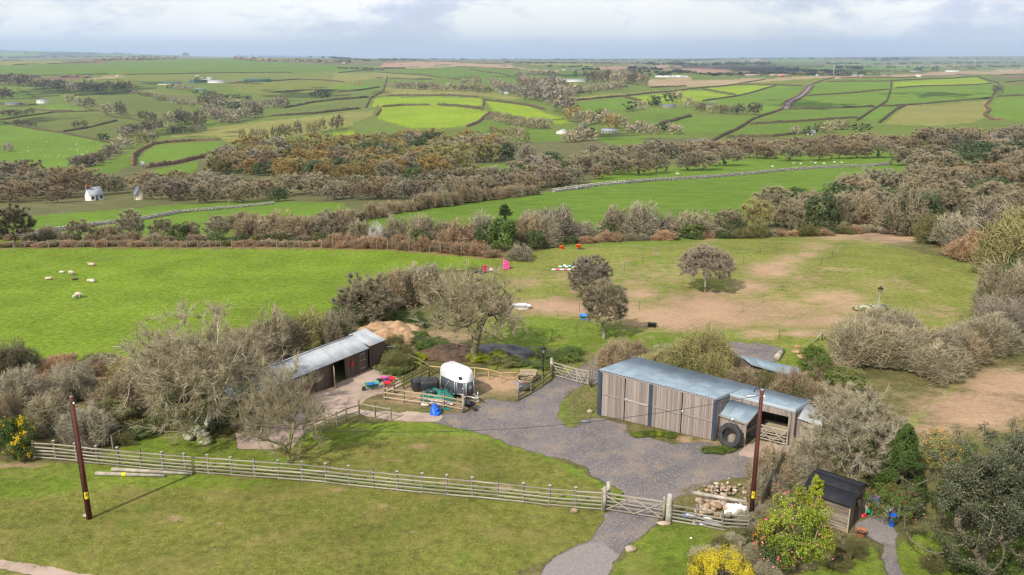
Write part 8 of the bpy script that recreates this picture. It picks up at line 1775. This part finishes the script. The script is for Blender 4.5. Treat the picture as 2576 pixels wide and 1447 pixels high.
# floodlight mast, telecom mast, wind turbines, poles of the far country
def mast(k,x,y,y1,lb,mat,head):
 q = gk(k,x,y); top = p1(k,x,y1); f = ppm(q); h = (p1(k,x,y)[1] - top[1]) / f; o = thing('mast',lb,'mast',tuple(q)); b = MB(); b.tube([(0,0,0),(0,0,h)],[h * .03,h * .018],6); b.build('shaft',MT[mat],o); c = MB(); c.box((0,0,h * .97),(h * .16 * head,h * .08,h * .12 * head)); c.build('head',MT[mat],o)
mast('C',1152,560,488,'pale floodlight mast on the ridge road at right','iron_pale',1); mast('C',2168,505,440,'telecom mast with pale green head on the right skyline','galv',1.4); mast('C',284,548,520,'slender mast on the ridge by the pinkish sheds','iron_pale',.4); mast('C',1228,550,525,'thin pole on the ridge right of the floodlight mast','iron_pale',.4)
def turbine(x,y0,y1,lb,D_,rz,a0,lo=False):
 q0 = p1('A',x,y0); q1 = p1('A',x,y1); Y = D_; t = y2t(q0[1]); u = (q0[0] - 1288) / F_PX * (cp + t * sp); X = u * Y; z0 = float(zat(X,Y)); s = (q0[1] - q1[1]) / F_PX * Y * 1.04; base = Vector((X,Y,max(z0,CAM_H - t * Y - s * .05)))
 o = thing('wind_turbine',lb,'wind turbine',(X,Y,z0 - 2),rz); h = s + (base.z - z0); b = MB(); b.tube([(0,0,0),(0,0,h)],[s * .035,s * .022],8); b.build('tower',MT['white'],o,True); n_ = MB(); n_.box((0,-s * .03,h),(s * .05,s * .12,s * .05)); n_.build('nacelle',MT['white'],o)
 for i in range(3): bl = MB(); a = a0 + 2 * math.pi * i / 3; bl.add([(0,-s * .10,h),(s * .06 * math.cos(a + 1.2),-s * .10,h + s * .06 * math.sin(a + 1.2)),(s * .52 * math.cos(a),-s * .11,h + s * .52 * math.sin(a)),(s * .06 * math.cos(a - .6),-s * .115,h + s * .05 * math.sin(a - .6))],[(0,1,2,3)]); bl.build('blade',MT['white'],o)
turbine(430,358,328,'left one of two large wind turbines on the pale hill',17000,0,1.9); turbine(466,355,325,'right one of two large wind turbines on the pale hill',17000,0,.5); turbine(1522,400,380,'small distant wind turbine left of the skyline wood',11000,0,1.5); turbine(20,355,342,'faint wind turbine at the far left of the hill',19000,0,1.0)
# solar panel in the small green field, trough
q = gk('A',1040,1218); f = ppm(q); o = thing('signboard','tilted pale blue panel at the corner of the small green field','panel',tuple(q),R(-20)); b = MB(); b.box((0,0,2.6),(3.2,.12,3.6),(R(20),R(12),0)); b.build('panel',MT['slate_pale'],o); b = MB(); b.bar((-1,0,0),(-1,0,2),.15); b.bar((1,0,0),(1,0,2),.15); b.build('leg',MT['galv'],o)
# ---------------------------------------------------------------- hill lane
def strip_road(k,pts,w,mat,name):
 P = [g(*q) for q in px(k,*pts)]; L = np.array([tuple(p) for p in P]); d = np.concatenate([[0],np.cumsum(np.linalg.norm(np.diff(L[:,:2],axis=0),axis=1))]); s = np.linspace(0,d[-1],80); X = np.interp(s,d,L[:,0]); Y = np.interp(s,d,L[:,1]); tx,ty = np.gradient(X),np.gradient(Y); m = np.hypot(tx,ty); V = []
 for e in (-w / 2,w / 2): x,y = X - ty / m * e,Y + tx / m * e; V.append(np.stack([x,y,zat(x,y) + .7],-1))
 V = np.stack(V,1).reshape(-1,3); I = np.arange(160).reshape(80,2); Q = np.stack([I[:-1,0],I[1:,0],I[1:,1],I[:-1,1]],-1); o = link(name,mesh_np(name,V,Q,MT[mat])); o['kind'] = 'structure'
strip_road('C',[(805,805),(820,760),(870,720),(920,690),(955,655),(1000,610),(1100,588)],9,'asphalt','road')
strip_road('A',[(2270,455),(2532,462),(2700,468)],14,'asphalt','road'); strip_road('A',[(1040,606),(1200,600),(1420,612),(1700,600)],16,'asphalt','road'); strip_road('B',[(1700,520),(2000,545),(2350,552)],12,'asphalt','road')
# ---------------------------------------------------------------- haze
hz = MB(); hz.box((0,9100,129),(62000,31200,502)); hm,nt,N,L_ = mat_new('haze'); hout = N('ShaderNodeOutputMaterial'); pv = N('ShaderNodeVolumePrincipled')
pv.inputs['Color'].default_value = (0.62,0.80,1.0,1); pv.inputs['Density'].default_value = 0.000060; pv.inputs['Anisotropy'].default_value = 0.1
L_(pv.outputs[0],hout.inputs['Volume']); ho = hz.build('haze',hm); ho['kind'] = 'stuff'; ho['label'] = 'thin blue haze over the far country'
# ---------------------------------------------------------------- unseen puff clouds, added out of frame to shade the far fields
_cl = []
MT['shadow_cloud'] = M('shadow_cloud',(0.85,0.86,0.9),(0.8,0.82,0.88),.01,1.0)
def shadow_cloud(x,y,wpx,hpx,cover=.55,seed=1,alt=760):
 c = g(x,y); f = ppm(c); w = wpx / f / 2; d = (g(x,y - hpx / 2) - g(x,y + hpx / 2)).length / 2; rs = np.random.RandomState(seed); r0 = max(9,min(w,d) * .10)
 n = int(min(2600,cover * 3.14 * w * d / (3.14 * r0 * r0 * .8))); a = rs.uniform(0,6.283,n); r = np.abs(rs.normal(0,.42,n)); V0,T0 = icos((0,0,0),1,3,.15,1)
 Vs = []; Ts = []
 for i in range(n):
  s = r0 * rs.uniform(.5,1.5); Vs.append(V0 * s * np.array([1,1,.7]) + np.array([w * r[i] * math.cos(a[i]),d * r[i] * math.sin(a[i]),rs.uniform(-1,1) * r0 * 1.2])); Ts.append(T0 + i * len(V0))
 o = link('shadow_cloud',mesh_np('shadow_cloud',np.concatenate(Vs),np.concatenate(Ts),MT['shadow_cloud'],True)); k = (alt - c.z) / sun_dir.z; o.location = (c.x + sun_dir.x * k,c.y + sun_dir.y * k,alt); o['kind'] = 'structure'
for i,a in enumerate([(230,222,560,60,.45),(760,235,420,40,.35),(2000,176,900,16,1.2),(2060,268,420,30,.6),(2350,240,260,20,.45),(1520,345,300,30,.45),(90,300,260,30,.3),(1480,300,200,24,.4),(1500,190,460,16,.5),(450,330,300,30,.4)]): shadow_cloud(*a,seed=i)
